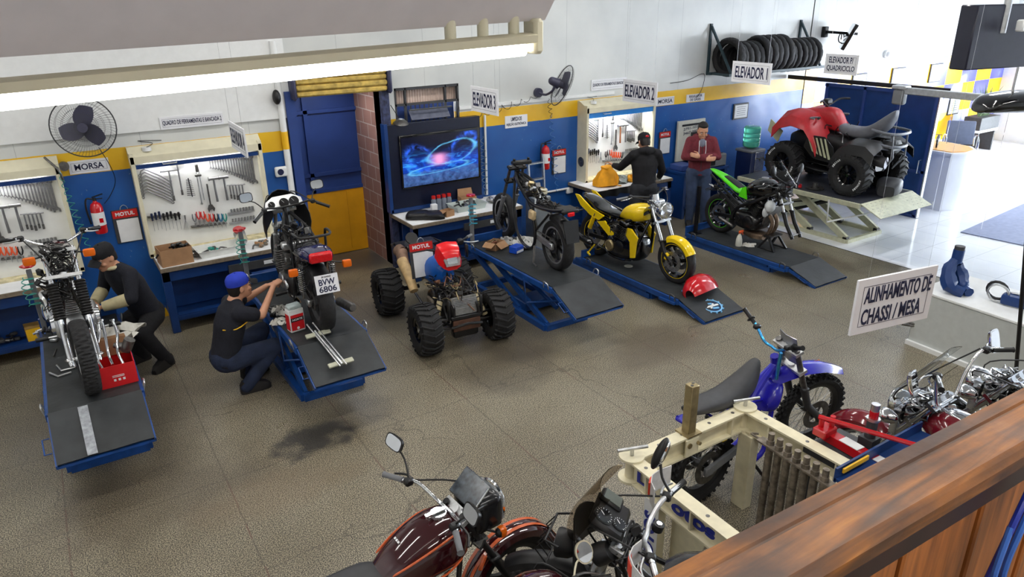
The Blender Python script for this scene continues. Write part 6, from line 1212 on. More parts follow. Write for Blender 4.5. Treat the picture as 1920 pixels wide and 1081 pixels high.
    if hood: limb(T, [g['neck']-fw*.07-sh*.1+ax*.0, g['neck']-fw*.115+ax*.0, g['neck']-fw*.07+sh*.1], [.045, .065, .045]); limb(T, [g['neck']+sh*.085-fw*.02+ax*.005, g['neck']+sh*.06+fw*.07-ax*.04], [.032, .026]); limb(T, [g['neck']-sh*.085-fw*.02+ax*.005, g['neck']-sh*.06+fw*.07-ax*.04], [.032, .026])
    T = remesh(T, 'hoodie' if hood else 'shirt', r, .012, 5)
    if zips:
        z = MB(zips[0]); z.tube([g['neck']+fw*.1-ax*.03, ch+fw*.152, pe+fw*.146], .004, sm=3).obj('zip', T)
        for k in (1, -1): MB(WHITE).tube([g['neck']+sh*.05*k+fw*.112-ax*.03, ch+sh*.055*k+fw*.163+ax*.05, ch+sh*.05*k+fw*.165-ax*.03], .005, sm=3).obj('drawstring', T)
    if cuff:
        for s in cuff[1]: m = MB(cuff[0]); a = g['elb'+s].lerp(g['wri'+s], .86); m.cyl(a, g['elb'+s].lerp(g['wri'+s], 1.06), .046, .05, n=16).obj('cuff', r)
    L = MB(trousers); limb(L, [pe+sh*.05-ax*.03, pe-sh*.05-ax*.03], [.14, .14])
    for s in ('L', 'R'):
        k, a = g['kne'+s], g['ank'+s]; limb(L, [pe.lerp(g['hip'+s], .5), g['hip'+s], g['hip'+s].lerp(k, .5), k], [.12, .115, .1, .085]); limb(L, [k, k.lerp(a, .4), a+(a-k).normalized()*.035], [.085, .077, .066])
    remesh(L, 'trousers', r, .012, 4); 
    for s in ('L', 'R'):
        a, t = g['ank'+s], g['toe'+s]; d = V((t.x-a.x, t.y-a.y, 0)).normalized(); q = V((-d.y, d.x, 0)); S_ = MB(shoes); o = V((a.x, a.y, min(a.z, t.z)-.035)) if a.z < .2 else None
        z0 = max(.0, a.z-.085); S_.loft([[V((a.x, a.y, 0))+d*x+q*y*w+V((0, 0, z)) for y, z in ((-1, z0), (1, z0), (1, z0+.025), (.7, hh+z0), (-.7, hh+z0), (-1, z0+.025))] for x, w, hh in ((-.085, .034, .085), (-.055, .05, .125), (.04, .052, .125), (.1, .054, .1), (.17, .05, .075), (.21, .028, .045))]); S_.obj('shoe', r)
    return r, T, g, (sh, fw, ax)
MAROONC = mat('maroon_cloth', S(108, 42, 52), .95, noise=.16, ns=30, bump=.3)
BLACKC = mat('black_cloth', S(24, 24, 28), .92, noise=.25, bump=.3); SHOE = mat('shoe_dark', S(30, 28, 28), .6)
# man in the maroon hoodie, arms folded
st = dict(pelvis=(0, 0, .98), chest=(.0, 0, 1.28), neck=(.01, 0, 1.5), head=(.05, 0, 1.615), shoL=(0, .18, 1.44), shoR=(0, -.18, 1.44), hipL=(0, .1, .93), hipR=(0, -.1, .93), kneL=(.03, .13, .5), kneR=(.02, -.1, .5), ankL=(0, .15, .085), ankR=(-.02, -.1, .085), toeL=(.14, .19, .035), toeR=(.13, -.12, .035))
fold = dict(elbL=(.09, .27, 1.2), elbR=(.1, -.27, 1.2), wriL=(.23, -.05, 1.23), wriR=(.245, .06, 1.19))
r_, T_, g_, a_ = person('person in a maroon hoodie and jeans standing with arms folded, looking down', (8.93, 8.2, 0), -128, {**st, **fold}, MAROONC, mat('denim_light', S(58, 72, 100), .9, noise=.25, ns=8, bump=.3, bs=90), SHOE, hood=True, look=(.9, .05, -.42), hands=dict(L=((.25, -1, .3), (1, .1, .2), .3), R=((.1, 1, .1), (1, 0, .2), .3)), zips=(DGREY,))
MB(mat('tee_grey', S(120, 124, 140), .9)).ell((.1, 0, 1.42), (.045, .06, .075)).obj('tee_shirt', r_)
# man in the black hoodie working at the tool board
reach = dict(elbL=(.28, .3, 1.2), elbR=(.12, -.32, 1.16), wriL=(.44, .36, 1.2), wriR=(.3, -.34, 1.0))
s2 = dict(st); s2.update(neck=(.05, 0, 1.5), head=(.1, 0, 1.61), chest=(.02, 0, 1.28))
person('person in a black hoodie and cap, back turned, reaching to the tool board', (7.46, 7.93, 0), 66, {**s2, **reach}, BLACKC, mat('dark_trousers', S(40, 42, 48), .9, noise=.2), SHOE, hood=True, look=(.92, .1, -.35), cap=(BLACKC, BLACKC, (RED, -.118, .06)), hands=dict(L=((.5, .6, .4), (.3, 0, 1), .5), R=((.9, -.1, -.1), (.1, 0, 1), .5)), cuff=(WHITE, ('R',)))
# squatting mechanic in a blue cap
sq = dict(pelvis=(-.15, 0, .4), chest=(-.06, 0, .7), neck=(.03, 0, .94), head=(.09, .0, 1.065), shoL=(.02, .17, .86), shoR=(.0, -.18, .86), elbL=(.2, .2, .84), elbR=(.2, -.2, .79), wriL=(.39, .1, .96), wriR=(.42, -.03, 1.0),
          hipL=(-.12, .1, .36), hipR=(-.12, -.1, .36), kneL=(.3, .2, .46), kneR=(.3, -.13, .4), ankL=(.1, .18, .085), ankR=(-.02, -.15, .085), toeL=(.26, .2, .035), toeR=(.16, -.17, .035))
r_, T_, g_, a_ = person('person in a blue cap and dark tee squatting, hands on the plated motorcycle', (1.15, 6.9, 0), 6, sq, NAVY, DENIM, SHOE, sleeve=.4, look=(1, .08, .1), cap=(mat('cap_blue', S(34, 58, 176), .8, noise=.1), BLACKC, (WHITE, .1, .075)), hands=dict(L=((.8, -.2, .25), (0, .3, 1), .75), R=((.8, .3, .25), (-.2, -.3, 1), .75)))
MB(YEL).tube([V((.06, -.187, .76))+V((0, 0, 0)), (-.06, -.205, .72), (-.17, -.14, .72)], .006, sm=3).tube([(.06, -.187, .76), (.1, -.1, .79)], .006).obj('chest_stripe', T_)
# man leaning over behind the stripped motorcycle
lean = dict(pelvis=(-.05, 0, .62), chest=(.08, 0, .95), neck=(.2, 0, 1.19), head=(.27, .02, 1.31), shoL=(.15, .18, 1.11), shoR=(.15, -.18, 1.11), elbL=(.24, .27, .9), elbR=(.2, -.27, .88), wriL=(.44, .12, .86), wriR=(.4, -.12, .84), hipL=(-.05, .1, .56), hipR=(-.05, -.1, .56), kneL=(.18, .2, .47), kneR=(.2, -.16, .47), ankL=(-.02, .2, .085), ankR=(.02, -.16, .085), toeL=(.12, .24, .035), toeR=(.16, -.18, .035))
BEIGE = mat('work_glove', S(186, 176, 140), .9, noise=.15)
r_, T_, g_, a_ = person('person in dark clothes with beige cuffs crouching behind the stripped motorcycle', (.43, 7.99, 0), 208, lean, NAVY, BLACKC, SHOE, look=(.95, .1, -.35), cap=(BLACKC, BLACKC, None), cuff=(BEIGE, ('L', 'R')))
limb_ = MB(mat('collar_cream', S(206, 196, 160), .9)); limb_.tube([V(g_['neck'])+V((.02+.075*cos(t), .08*sin(t), .0)) for t in [2*pi*i/16 for i in range(16)]], .02, closed=True).obj('collar', r_)

for k in 'LR': MB(BEIGE).tube([V(lean['elb'+k]).lerp(V(lean['wri'+k]), q) for q in (.2, .5, .8, 1.02)], [.066, .062, .056, .05], n=14).obj('work_sleeve', r_)
# ================================================================ quad bikes
def quad_wheel(r, c, R, w, out, letters=None, name='wheel', spokes=5):
    """out = +1 / -1 : the side (along y) that shows the rim face"""
    c = V(c); rim = R*.5; m = MB(GBLK)
    m.lathe([(rim, -w*.36), (rim-.02, -w*.3), (rim-.03, 0), (rim-.02, w*.3), (rim, w*.36)], c, (0, 1, 0), 36); yo = out*w*.22
    m.cyl(c+V((0, yo-.01, 0)), c+V((0, yo+.012*out, 0)), rim*.32, n=20)
    for k in range(spokes*2): a = 2*pi*k/(spokes*2); m.bar(c+V((.02*cos(a), yo, .02*sin(a))), c+V(((rim-.008)*cos(a), yo+.012*out, (rim-.008)*sin(a))), .02, .03)
    m.use(FBLK).cyl(c+V((0, yo-.02*out, 0)), c+V((0, yo-.028*out, 0)), rim-.006, n=28); m.use(CHR).cyl(c+V((0, yo, 0)), c+V((0, yo+.03*out, 0)), .022, n=12); W = m.obj(name, r)
    t = MB(RUB); t.lathe([(rim, -.4*w), (rim+.02, -.47*w), (R*.8, -.5*w), (R*.93, -.44*w), (R-.012, -.25*w), (R-.012, .25*w), (R*.93, .44*w), (R*.8, .5*w), (rim+.02, .47*w), (rim, .4*w), (rim+.02, 0)], c, (0, 1, 0), 48, closed=True)
    n = 22
    for i in range(n):
        a = 2*pi*i/n
        for s in (1, -1):
            P = []
            for q, y in ((0, .02), (.5, .24), (1., .44)): b = a+s*.06+(.5-q)*.0+q*.17+(pi/n if s < 0 else 0); rr = (R, R-.004, R*.945)[int(q*2)]; P.append(c+V((rr*cos(b), s*y*w, rr*sin(b))))
            t.tube(P+[c+V((R*.86*cos(b), s*.5*w, R*.86*sin(b)))], [.012, .0125, .013, .01], n=5)
    t.obj('tyre', W)
    if letters:
        for word, a0 in letters:
            for k, ch in enumerate(word):
                a = a0-out*.115*k if out < 0 else a0+.115*k; a = a0+.115*k*(1 if out < 0 else -1); q = R*.72; o = c+V((q*cos(a), out*w*.505, q*sin(a))); u = V((-sin(a), 0, cos(a)))*(1 if out < 0 else -1); v = V((cos(a), 0, sin(a)))
                text(ch, o-u*.011, u, v, .021, .03, WHITE, W, bold=.02, t=.003)
    return W
def quad_stripped():
    r = thing('quad_bike', 'half-dismantled blue quad bike with red headlight pod on the workshop floor', 'quad bike', (3.57, 7.72, 0), rad(-96)); wb = 1.26; R = .285
    for x, y, nm in ((wb, .43, 'front_wheel'), (wb, -.43, 'front_wheel'), (0, .46, 'rear_wheel'), (0, -.46, 'rear_wheel')): quad_wheel(r, (x, y, R), R, .25 if x else .28, 1 if y > 0 else -1, name=nm)
    f = MB(FBLK)
    for s in (1, -1):
        for P in (((-.2, .12, .55), (.3, .14, .6), (.8, .12, .62), (1.05, .16, .5), (1.3, .17, .32)), ((-.1, .14, .3), (.5, .16, .2), (1.0, .15, .22), (1.36, .16, .3)), ((.8, .12, .6), (.9, .15, .22)), ((1.36, .16, .3), (1.4, .14, .52), (1.1, .13, .62))): f.tube([(x, y*s, z) for x, y, z in P], .016, sm=3)
        for x in (wb-.06, wb+.06): f.tube([(x, .15*s, .26), (wb, .37*s, .26)], .014).tube([(x, .15*s, .36), (wb, .36*s, .36)], .012)
        f.tube([(0, .05*s, R), (0, .4*s, R)], .028)
    f.tube([(1.42, -.18, .3), (1.46, 0, .34), (1.42, .18, .3)], .016).box((1.34, 0, .2), (.1, .3, .1), bev=.02); f.obj('frame', r)
    MB(FBLK).body([(.5, .1, .2, .4), (.6, .16, .18, .48), (.85, .16, .18, .46), (.95, .1, .2, .36)], e=3.5).box((.7, .02, .52), (.16, .18, .16), bev=.02).obj('engine', r); MB(DIRTY).box((.95, .1, .4), (.2, .12, .2), bev=.03).box((.75, -.17, .34), (.2, .04, .16), bev=.02).obj('engine_cover', r)
    m = MB(mat('radiator_grey', (.2, .2, .19), .5, .7, noise=.25, ns=40)).box((1.36, 0, .52), (.03, .3, .2), r=(0, rad(-16), 0), bev=.004); m.use(STEEL)
    for k in range(9): m.box((1.379, 0, .445+.019*k), (.006, .27, .004), r=(0, rad(-16), 0))
    m.obj('radiator', r); MB(BLK).box((1.4, 0, .4), (.04, .36, .05), bev=.01).box((1.38, .19, .5), (.04, .03, .24), bev=.01).box((1.38, -.19, .5), (.04, .03, .24), bev=.01).obj('radiator_bracket', r); MB(mat('rust', S(84, 56, 42), .8, noise=.3)).box((1.405, 0, .31), (.03, .32, .13), bev=.005).obj('skid_plate', r)
    MB(mat('quad_blue', S(18, 84, 168), .3, noise=.1)).body([(.3, .1, .55, .72), (.42, .15, .52, .82), (.6, .16, .52, .86), (.78, .13, .56, .84), (.88, .06, .62, .78)], e=2.6).obj('fuel_tank', r)
    MB(BLK).body([(.36, .12, .74, .86), (.2, .16, .72, .84), (-.1, .17, .74, .84), (-.24, .12, .78, .84)], e=3).obj('seat', r); MB(BLK).tube([(-.05, .3, .8), (-.3, .28, .78), (-.3, -.28, .78), (-.05, -.3, .8)], .014).box((-.16, 0, .8), (.26, .5, .02)).obj('rear_rack', r)
    k = MB(BLK).cyl((.04, -.12, .93), (.06, -.12, .945), .075, n=24).cyl((.05, -.12, .93), (.05, -.1, .86), .01); k.obj('mirror', r, 'round black mirror'); MB(STEEL).bar((.16, -.22, .87), (.2, -.06, .87), .04, .012).obj('loose_lever', r)
    h = MB(mat('pod_red', S(214, 26, 32), .22, coat=.4)).loft([[V((x, y*w, z)) for y, z in ((-1, z0), (-.8, z1), (0, z1+.02), (.8, z1), (1, z0), (.5, z0-.03), (-.5, z0-.03))] for x, w, z0, z1 in ((.78, .09, .98, 1.06), (.9, .15, .96, 1.1), (1.0, .14, .9, 1.06), (1.06, .1, .86, .98))]); h = h.obj('headlight_pod', r, 'red headlight pod'); MB(LENS).prism([(-.08, -.05), (.08, -.05), (.1, .03), (.05, .09), (-.05, .09), (-.1, .03)], (1.062, 0, .93), (0, 1, 0), (-.4, 0, .92), .014).obj('lens', h); m = MB(CHR).box((1.066, 0, .945), (.01, .12, .08), r=(0, rad(-20), 0), bev=.004); m.obj('reflector', h)
    b = MB(BLK).tube([(.82, 0, .98), (.8, .12, 1.0), (.76, .24, 1.05), (.66, .4, 1.06)], .012, sm=3).tube([(.82, 0, .98), (.8, -.12, 1.0), (.78, -.2, 1.02)], .012, sm=3).cyl((.88, 0, .62), (.82, 0, .98), .022); b = b.obj('handlebar', r); MB(GREY).cyl((.7, .34, 1.06), (.645, .42, 1.06), .018).obj('grip', b); MB(ALU).tube([(.8, .26, 1.05), (.86, .32, 1.05), (.84, .42, 1.04)], .008, sm=3).obj('lever', b); MB(BLK).box((.78, .22, 1.05), (.07, .07, .07), bev=.015).box((.86, .26, .96), (.06, .03, .16), bev=.01).obj('switch_block', b)
    MB(mat('scorched', S(126, 100, 84), .55, .4, noise=.3)).tube([(.05, -.26, .78), (-.02, -.28, .8)], .075, n=16).tube([(.4, -.3, .6), (.2, -.29, .7), (.05, -.26, .78)], [.05, .07, .075], n=16).obj('muffler', r, 'scorched brown exhaust muffler'); MB(mat('heat_shield', S(196, 166, 118), .5, noise=.2)).tube([(.56, -.3, .46), (.4, -.3, .6), (.18, -.3, .72)], [.05, .062, .07], n=14).obj('heat_shield', r, 'cream exhaust heat shield')
    for s in (1, -1): a, d = V((1.12, .16*s, .66)), V((1.24, .3*s, .3)); m = MB(mat('shock_cream', S(190, 176, 140), .5, noise=.2)).cyl(a.lerp(d, .35), d, .034); u, t, q = frame(d-a); m.use(BLK).tube([a+(d-a)*(i/60)+(u*cos(i*.75)+t*sin(i*.75))*.034 for i in range(50)], .007, n=5).obj('shock_absorber', r)
    random.seed(91); m = MB(BLK)
    for k in range(46):
        m.use((BLK, BLK, FBLK, BRASS, DSTEEL, mat('lead_brown', S(110, 74, 54), .6))[k % 6]); c = V((random.uniform(.7, 1.32), random.uniform(-.18, .22), random.uniform(.5, .7))); m.tube([c+V([random.uniform(-.16, .16), random.uniform(-.12, .12), random.uniform(-.06, .1)]) for _ in range(4)], random.uniform(.003, .007), sm=4, n=5)
        if k % 5 == 0: m.box(c, (.06, .05, .04), r=(k, 0, k), bev=.006)
    m.obj('wiring', r); return r
quad_stripped()
q = clipboard('red-headed calendar clipboard standing upright on the stripped quad bike', 0, 0, .3, .42); q.location = (3.34, 7.16, .62); q.rotation_euler = (rad(-8), 0, rad(-4))
def quad_red():
    r = thing('quad_bike', 'red and black quad bike with grey seat raised on the cream lift', 'quad bike', (10.68, 6.32, .725), rad(90)); wb = 1.22; R = .33
    for x, y, nm in ((wb, .44, 'front_wheel'), (wb, -.44, 'front_wheel'), (0, .46, 'rear_wheel'), (0, -.46, 'rear_wheel')): quad_wheel(r, (x, y, R), R, .26, 1 if y > 0 else -1, letters=[('MAXXIS', 1.0), ('BIGHORN', 4.0)] if y > 0 else None, name=nm)
    f = MB(FBLK)
    for s in (1, -1):
        f.tube([(-.2, .14*s, .5), (.3, .16*s, .34), (.9, .16*s, .34), (1.4, .14*s, .5)], .02, sm=3)
        for x in (-.06, .06): f.tube([(x, .14*s, .34), (0, .38*s, .3)], .016).tube([(wb+x, .14*s, .34), (wb, .36*s, .3)], .016)
    f.body([(-.2, .16, .36, .52), (.1, .2, .3, .56), (.6, .2, .28, .6), (1.1, .18, .32, .56), (1.35, .12, .36, .5)], e=3.5).obj('frame', r); MB(BLK).body([(.3, .32, .26, .3), (.6, .36, .24, .28), (.9, .34, .26, .3)], e=5).obj('footwell', r)
    redm = mat('quad_red', S(176, 36, 42), .35, noise=.1); drk = mat('quad_dark', S(18, 18, 20), .45); kh = mat('quad_khaki', S(176, 178, 148), .45)
    MB(drk).body([(.1, .2, .5, .66), (.4, .24, .46, .7), (.8, .24, .46, .74), (1.2, .2, .5, .72), (1.4, .12, .5, .66)], e=3.5).obj('inner_body', r)
    m = MB(redm); m.body([(.52, .1, .74, .84), (.66, .13, .74, .98), (.84, .15, .76, 1.0), (1.06, .18, .8, .98), (1.3, .2, .76, .94), (1.46, .14, .72, .84)], e=3); m.obj('hood', r, 'red front bodywork')
    for s in (1, -1):
        rows = [[V((x, y*s, z)) for x, y, z in ((x0, .14, z0+.04), (x0+.03, .3, z0+.05), (x0, .5, z0-.02), (x0-.04, .56, z0-.13))] for x0, z0 in ((.62, .62), (.72, .76), (.9, .9), (1.15, .93), (1.36, .88), (1.5, .76))]
        MB(redm).sheet(rows if s > 0 else [q[::-1] for q in rows], .012).obj('front_fender', r, 'red front fender'); t = MB(kh)
        for k in range(5): t.prism([(.34+.075*k, .48+.012*k), (.385+.075*k, .48+.016*k), (.5+.075*k, .7), (.47+.075*k, .7)], (0, (.516 if s > 0 else -.502), 0), X1, (0, 0, 1), .003)
        t.obj('graphic', r); rows = [[V((x, y*s, z)) for x, y, z in ((x0, .14, z0), (x0, .34, z0+.03), (x0, .53, z0-.03), (x0, .57, z0-.14))] for x0, z0 in ((.34, .52), (.24, .64), (.05, .72), (-.2, .72), (-.36, .64))]
        MB(drk).sheet(rows[::-1] if s > 0 else [q[::-1] for q in rows[::-1]], .012).obj('rear_fender', r); MB(drk).prism([(.26, .44), (.66, .46), (.86, .58), (.8, .72), (.5, .72), (.34, .62)], (0, .5*s, 0), X1, (0, 0, 1), .014).obj('side_panel', r); MB(kh).prism([(1.36, .7), (1.62, .82), (1.66, .68), (1.44, .56)], (0, .4*s, 0), X1, (0, 0, 1), .014).obj('nose_graphic', r)
        a, d = V((-.04, .2*s, .7)), V((.0, .3*s, .32)); m = MB(DSTEEL).cyl(a, d, .02); u, tt, q = frame(d-a); m.use(GREY).tube([a+(d-a)*(i/60)+(u*cos(i*.75)+tt*sin(i*.75))*.036 for i in range(56)], .008, n=5).obj('shock_absorber', r)
    text('CFORCE', (1.22, .12, .972), (0, -1, 0), (1, 0, -.1), .22, .06, WHITE, r, bold=.02) if False else text('1000', (1.22, .11, .95), (0, -1, 0), (1, 0, -.15), .2, .06, SIGNW, r, bold=.02)
    sm = mat('seat_grey', S(102, 104, 110), .65, noise=.1, bump=.15); MB(sm).body([(.62, .08, .78, .86), (.46, .13, .72, .83), (.2, .16, .7, .83), (.02, .15, .72, .88), (-.16, .14, .8, .98), (-.26, .1, .9, 1.04), (-.3, .05, .98, 1.05)], e=3, n=22).obj('seat', r)
    b = MB(BLK).tube([(.74, -.38, 1.08), (.82, -.22, 1.08), (.86, 0, 1.02), (.82, .22, 1.08), (.74, .38, 1.08)], .013, sm=4).cyl((1.0, 0, .8), (.86, 0, 1.04), .025).box((.88, 0, 1.06), (.1, .14, .06), bev=.015); b = b.obj('handlebar', r)
    for s in (1, -1): MB(BLK).cyl((.79, .28*s, 1.08), (.735, .39*s, 1.08), .02).obj('grip', b); MB(GREY).tube([(.82, .27*s, 1.08), (.88, .36*s, 1.08), (.84, .44*s, 1.08), (.76, .45*s, 1.08)], .012, sm=3).obj('hand_guard', b)
    m = MB(mat('rack_grey', S(112, 116, 124), .4))
    for z, w in ((.84, .26), (.7, .22)): m.tube([(-.1, w, z), (-.4, w, z-.02), (-.46, 0, z-.03), (-.4, -w, z-.02), (-.1, -w, z)], .016, sm=3)
    for s in (1, -1): m.tube([(-.4, .2*s, .82), (-.44, .16*s, .56), (-.3, .12*s, .4)], .014)
    m.obj('rear_rack', r); MB(BLK).box((-.3, 0, .66), (.2, .3, .14), bev=.04).obj('rear_panel', r); MB(mat('muffler_grey', S(128, 128, 132), .35, .7)).cyl((-.38, .2, .5), (.05, .24, .54), .06).obj('muffler', r); MB(BLK).cyl((-.14, .1, .4), (-.14, -.1, .4), .05).cyl((0, -.4, .3), (0, .4, .3), .02).obj('axle', r)
    random.seed(95); m = MB(BLK)
    for k in range(24): c = V((random.uniform(.2, .9), random.uniform(-.2, .24), random.uniform(.45, .78))); m.use((BLK, DGREY, DSTEEL)[k % 3]); m.tube([c+V([random.uniform(-.14, .14) for _ in range(3)]) for _ in range(3)], .007, sm=3, n=5)
    m.obj('hoses', r)
    for o in r.children:
        if not o.name.startswith(('front_wheel', 'rear_wheel', 'axle')):
            for v in o.data.vertices:
                if v.co.z > .42: v.co.z = .42+(v.co.z-.42)*1.38
quad_red()
m = MB(DGREY).body([(-.22, .12, 0, .16), (-.1, .17, 0, .24), (.12, .17, 0, .24), (.22, .12, 0, .14)], e=4); o = m.obj('plastic_cover'); o.location = (10.75, 5.98, .742); o.rotation_euler = (0, 0, rad(20)); tag(o, 'dark grey moulded plastic box behind the red quad bike on the lift', 'plastic box')
m = MB(DSTEEL).lathe([(.06, 0), (.13, .0), (.14, .02), (.06, .02)], (0, 0, 0), (0, 0, 1), 24, closed=True).cyl((0, 0, 0), (0, 0, .1), .04); o = m.obj('brake_drum'); o.location = (10.15, 6.85, .735); tag(o, 'round metal hub part lying on the cream lift under the red quad', 'metal part')
m = MB(RED).box((0, 0, .02), (.16, .05, .04), bev=.01); o = m.obj('red_tool'); o.location = (10.05, 7.05, .735); o.rotation_euler = (0, 0, .6); tag(o, 'small red tool lying beside the round hub part on the cream lift', 'tool')

# ================================================================ loose things on lifts, benches and floor
def rag(label, x, y, z, s=.12, m=RAG, seed=1, flat=.5, elong=1.):
    random.seed(seed); k = MB(m); n = 16; rows = []
    for i in range(9):
        p = pi*(i/8-.5)*.98; rows.append([V((s*elong*cos(p)*cos(q)*(1+.35*sin(3*q+seed+i)), s*cos(p)*sin(q)*(1+.3*sin(4*q+2*i)), s*flat*(sin(p)+1)*(.7+.35*sin(5*q+i*1.7)))) for q in [2*pi*j/n for j in range(n)]])
    k.loft(rows); o = k.obj('rag', smooth=60); o.location = (x, y, z); return tag(o, label, 'rag')
rag('white rag spread by the chromed engine of the stripped motorcycle', .16, 7.3, .66, .13, elong=1.6, seed=2); rag('white rag hanging loose over the lift edge by the red box', .06, 6.98, .66, .08, seed=5, elong=.6)
rag('white rag balled up under the plated motorcycle', 1.62, 6.95, .66, .09, seed=3); rag('small white rag behind the solvent can', 1.53, 6.72, .66, .06, seed=7, elong=1.3)
def parts_pile(name, label, c, d, n, mats, seed, cat='metal parts'):
    random.seed(seed); r = thing(name, label, cat, c)
    for k in range(n):
        m = MB(mats[k % len(mats)]); p = V((random.uniform(-d[0], d[0]), random.uniform(-d[1], d[1]), .02+random.uniform(0, d[2]))); a = random.uniform(0, pi)
        if k % 3 == 0: m.tube([p, p+V((cos(a)*.07, sin(a)*.07, .02)), p+V((cos(a+.6)*.12, sin(a+.6)*.12, 0))], .011, sm=3)
        elif k % 3 == 1: m.box(p, (.07, .045, .035), r=(0, 0, a), bev=.008)
        else: m.cyl(p-V((cos(a)*.04, sin(a)*.04, 0)), p+V((cos(a)*.04, sin(a)*.04, .01)), .018)
        m.obj('part', r)
    return r
def carton(name, label, loc, rz, w, d, h, m, open_=True, flaps=(), t=.006, printed=None):
    r = thing(name, label, 'box', loc, rad(rz)); b = MB(m)
    for x, y, a, c in ((0, -d/2, w, t), (0, d/2, w, t), (-w/2, 0, t, d), (w/2, 0, t, d)): b.box((x, y, h/2), (a, c, h))
    b.box((0, 0, t/2), (w, d, t)); 
    if not open_: b.box((0, 0, h), (w, d, t))
    b.obj('box_body', r, smooth=0)
    for sd in flaps:
        o, u, v = {'f': ((-w/2, -d/2, h), (1, 0, 0), (0, -.75, -.6)), 'b': ((-w/2, d/2, h), (1, 0, 0), (0, .25, .97)), 'l': ((-w/2, -d/2, h), (0, 1, 0), (-.9, 0, -.4)), 'r': ((w/2, -d/2, h), (0, 1, 0), (.5, 0, .8))}[sd]; L = w if sd in 'fb' else d
        MB(CARD).prism([(0, 0), (L, 0), (L-.01, .1), (.01, .1)], o, u, V(v).normalized(), t*.6).obj('flap', r, smooth=0)
    return r
RB = mat('box_red', S(206, 28, 34), .5, noise=.06)
r = carton('carton', 'open red box of exhaust pipes beside the front wheel on the lift', (.055, 6.42, .665), 0, .27, .4, .19, RB, flaps='b')
m = MB(PAPER); u, v = (1, 0, 0), (0, 0, 1); k = MB(WHITE)
for q in range(2): k.box((-.0, -.204, .1-.012*q), (.09, .002, .005))
for q in range(3): k.box((-.03+.034*q, -.204, .06), (.018, .002, .02))
k.obj('printed_marks', r, smooth=0); MB(CARD).box((0, .19, .2), (.25, .008, .16)).obj('inner_card', r)
for k, P in enumerate((((-.1, -.1, .14), (-.12, .0, .24), (-.06, .1, .36), (-.05, .16, .44)), ((-.02, -.12, .16), (-.03, .0, .22), (-.02, .1, .36), (-.02, .16, .46)), ((.06, -.14, .14), (.04, .0, .22), (.07, .1, .34), (.06, .16, .44)))):
    o = MB(CHR).tube(P, .0125, sm=5, n=10).tube([V(P[-1]), V(P[-1])+V((0, .004, .012))], .02, n=12).obj('exhaust_pipe'); o.location = (.055, 6.42, .67); tag(o, ('outermost', 'middle', 'inner')[k]+' chrome exhaust pipe standing in the open red box', 'exhaust pipe')
m = MB(DSTEEL).tube([(.02, .1, .26), (.12, .08, .22)], [.02, .05], n=14).tube([(.1, .07, .2), (.15, .05, .3)], .045, n=16); o = m.obj('muffler_end'); o.location = (.055, 6.4, .66); tag(o, 'dark cut muffler end sticking out of the open red box', 'exhaust part')
for k, P in enumerate((((-.05, .02, .01), (-.02, -.12, .01), (.08, -.12, .01), (.11, -.06, .04)), ((-.06, .06, .008), (.0, -.06, .008), (.1, -.04, .008)))): o = MB(STEEL).tube(P, .009).obj('bent_rod'); o.location = (-.33-.05*k, 6.9-.16*k, .668); tag(o, ('long bent steel rod', 'short bent steel rod')[k]+' lying on the rubber of the lift with the red box', 'rod')
o = MB(DSTEEL).cyl((0, 0, .008), (.03, .16, .008), .005).obj('screwdriver'); o.location = (-.4, 7.15, .665); tag(o, 'thin dark screwdriver lying near the edge of the lift with the red box', 'screwdriver')
parts_pile('loose_parts', 'chrome brackets heaped at the wall end of the lift under the stripped motorcycle', (-.4, 7.62, .66), (.08, .1, .1), 9, (CHR, STEEL, BLK), 3)
o = MB(mat('worn_patch', S(150, 154, 160), .5, noise=.3, ns=30)).sheet([[(x, -.42*j/4, -.21*j/4+.002) for x in (-.035, .035)] for j in range(5)][::-1], .003).obj('worn_strip'); o.location = (-.24, 6.02, .662); tag(o, 'pale worn strip down the flap of the lift with the red box', 'strip')
# plated motorcycle's lift
r = thing('solvent_can', 'square white tin with red label standing on the lift edge', 'tin', (1.62, 6.47, .665), rad(8)); MB(WHITE).box((0, 0, .115), (.15, .1, .23), bev=.012, seg=2).obj('tin_body', r); MB(RB).box((0, -.0515, .1), (.13, .002, .16)).box((-.0765, 0, .1), (.002, .08, .16)).obj('red_label', r, smooth=0); MB(BLK).box((0, -.053, .13), (.13, .002, .04)).obj('black_band', r, smooth=0); text('NORTE', (-.05, -.0545, .12), X1, (0, 0, 1), .1, .02, WHITE, r); MB(WHITE).cyl((0, -.0545, .04), (0, -.053, .04), .014).obj('round_mark', r); MB(mat('tin_lid', S(176, 190, 190), .3)).box((0, 0, .25), (.14, .09, .05), bev=.015).obj('lid', r)
r = thing('extractor_tool', 'long steel clamp tool with pale feet lying on the lift flap', 'tool', (1.68, 6.3, .665), rad(3)); k = MB(STEEL)
P0, P1 = V((0, .0, .085)), V((.06, -.6, -.14)); d = (P1-P0)
for x in (0, .06): k.cyl(P0+V((x, 0, .02)), P1+V((x, 0, .03)), .009)
k.cyl(P0+d*.2+V((.02, 0, .03)), P1+V((.02, 0, .045)), .014); k.obj('rods', r)
for t_ in (.25, .92): MB(mat('foot_pale', S(176, 176, 156), .5)).box(P0+d*t_+V((.03, 0, .02)), (.24, .05, .02), r=(rad(24), 0, 0), bev=.004).obj('foot', r)
parts_pile('loose_parts', 'small dark tools scattered under the plated motorcycle', (1.6, 6.98, .655), (.08, .12, .015), 7, (DSTEEL, BLK, STEEL), 8, 'tools')
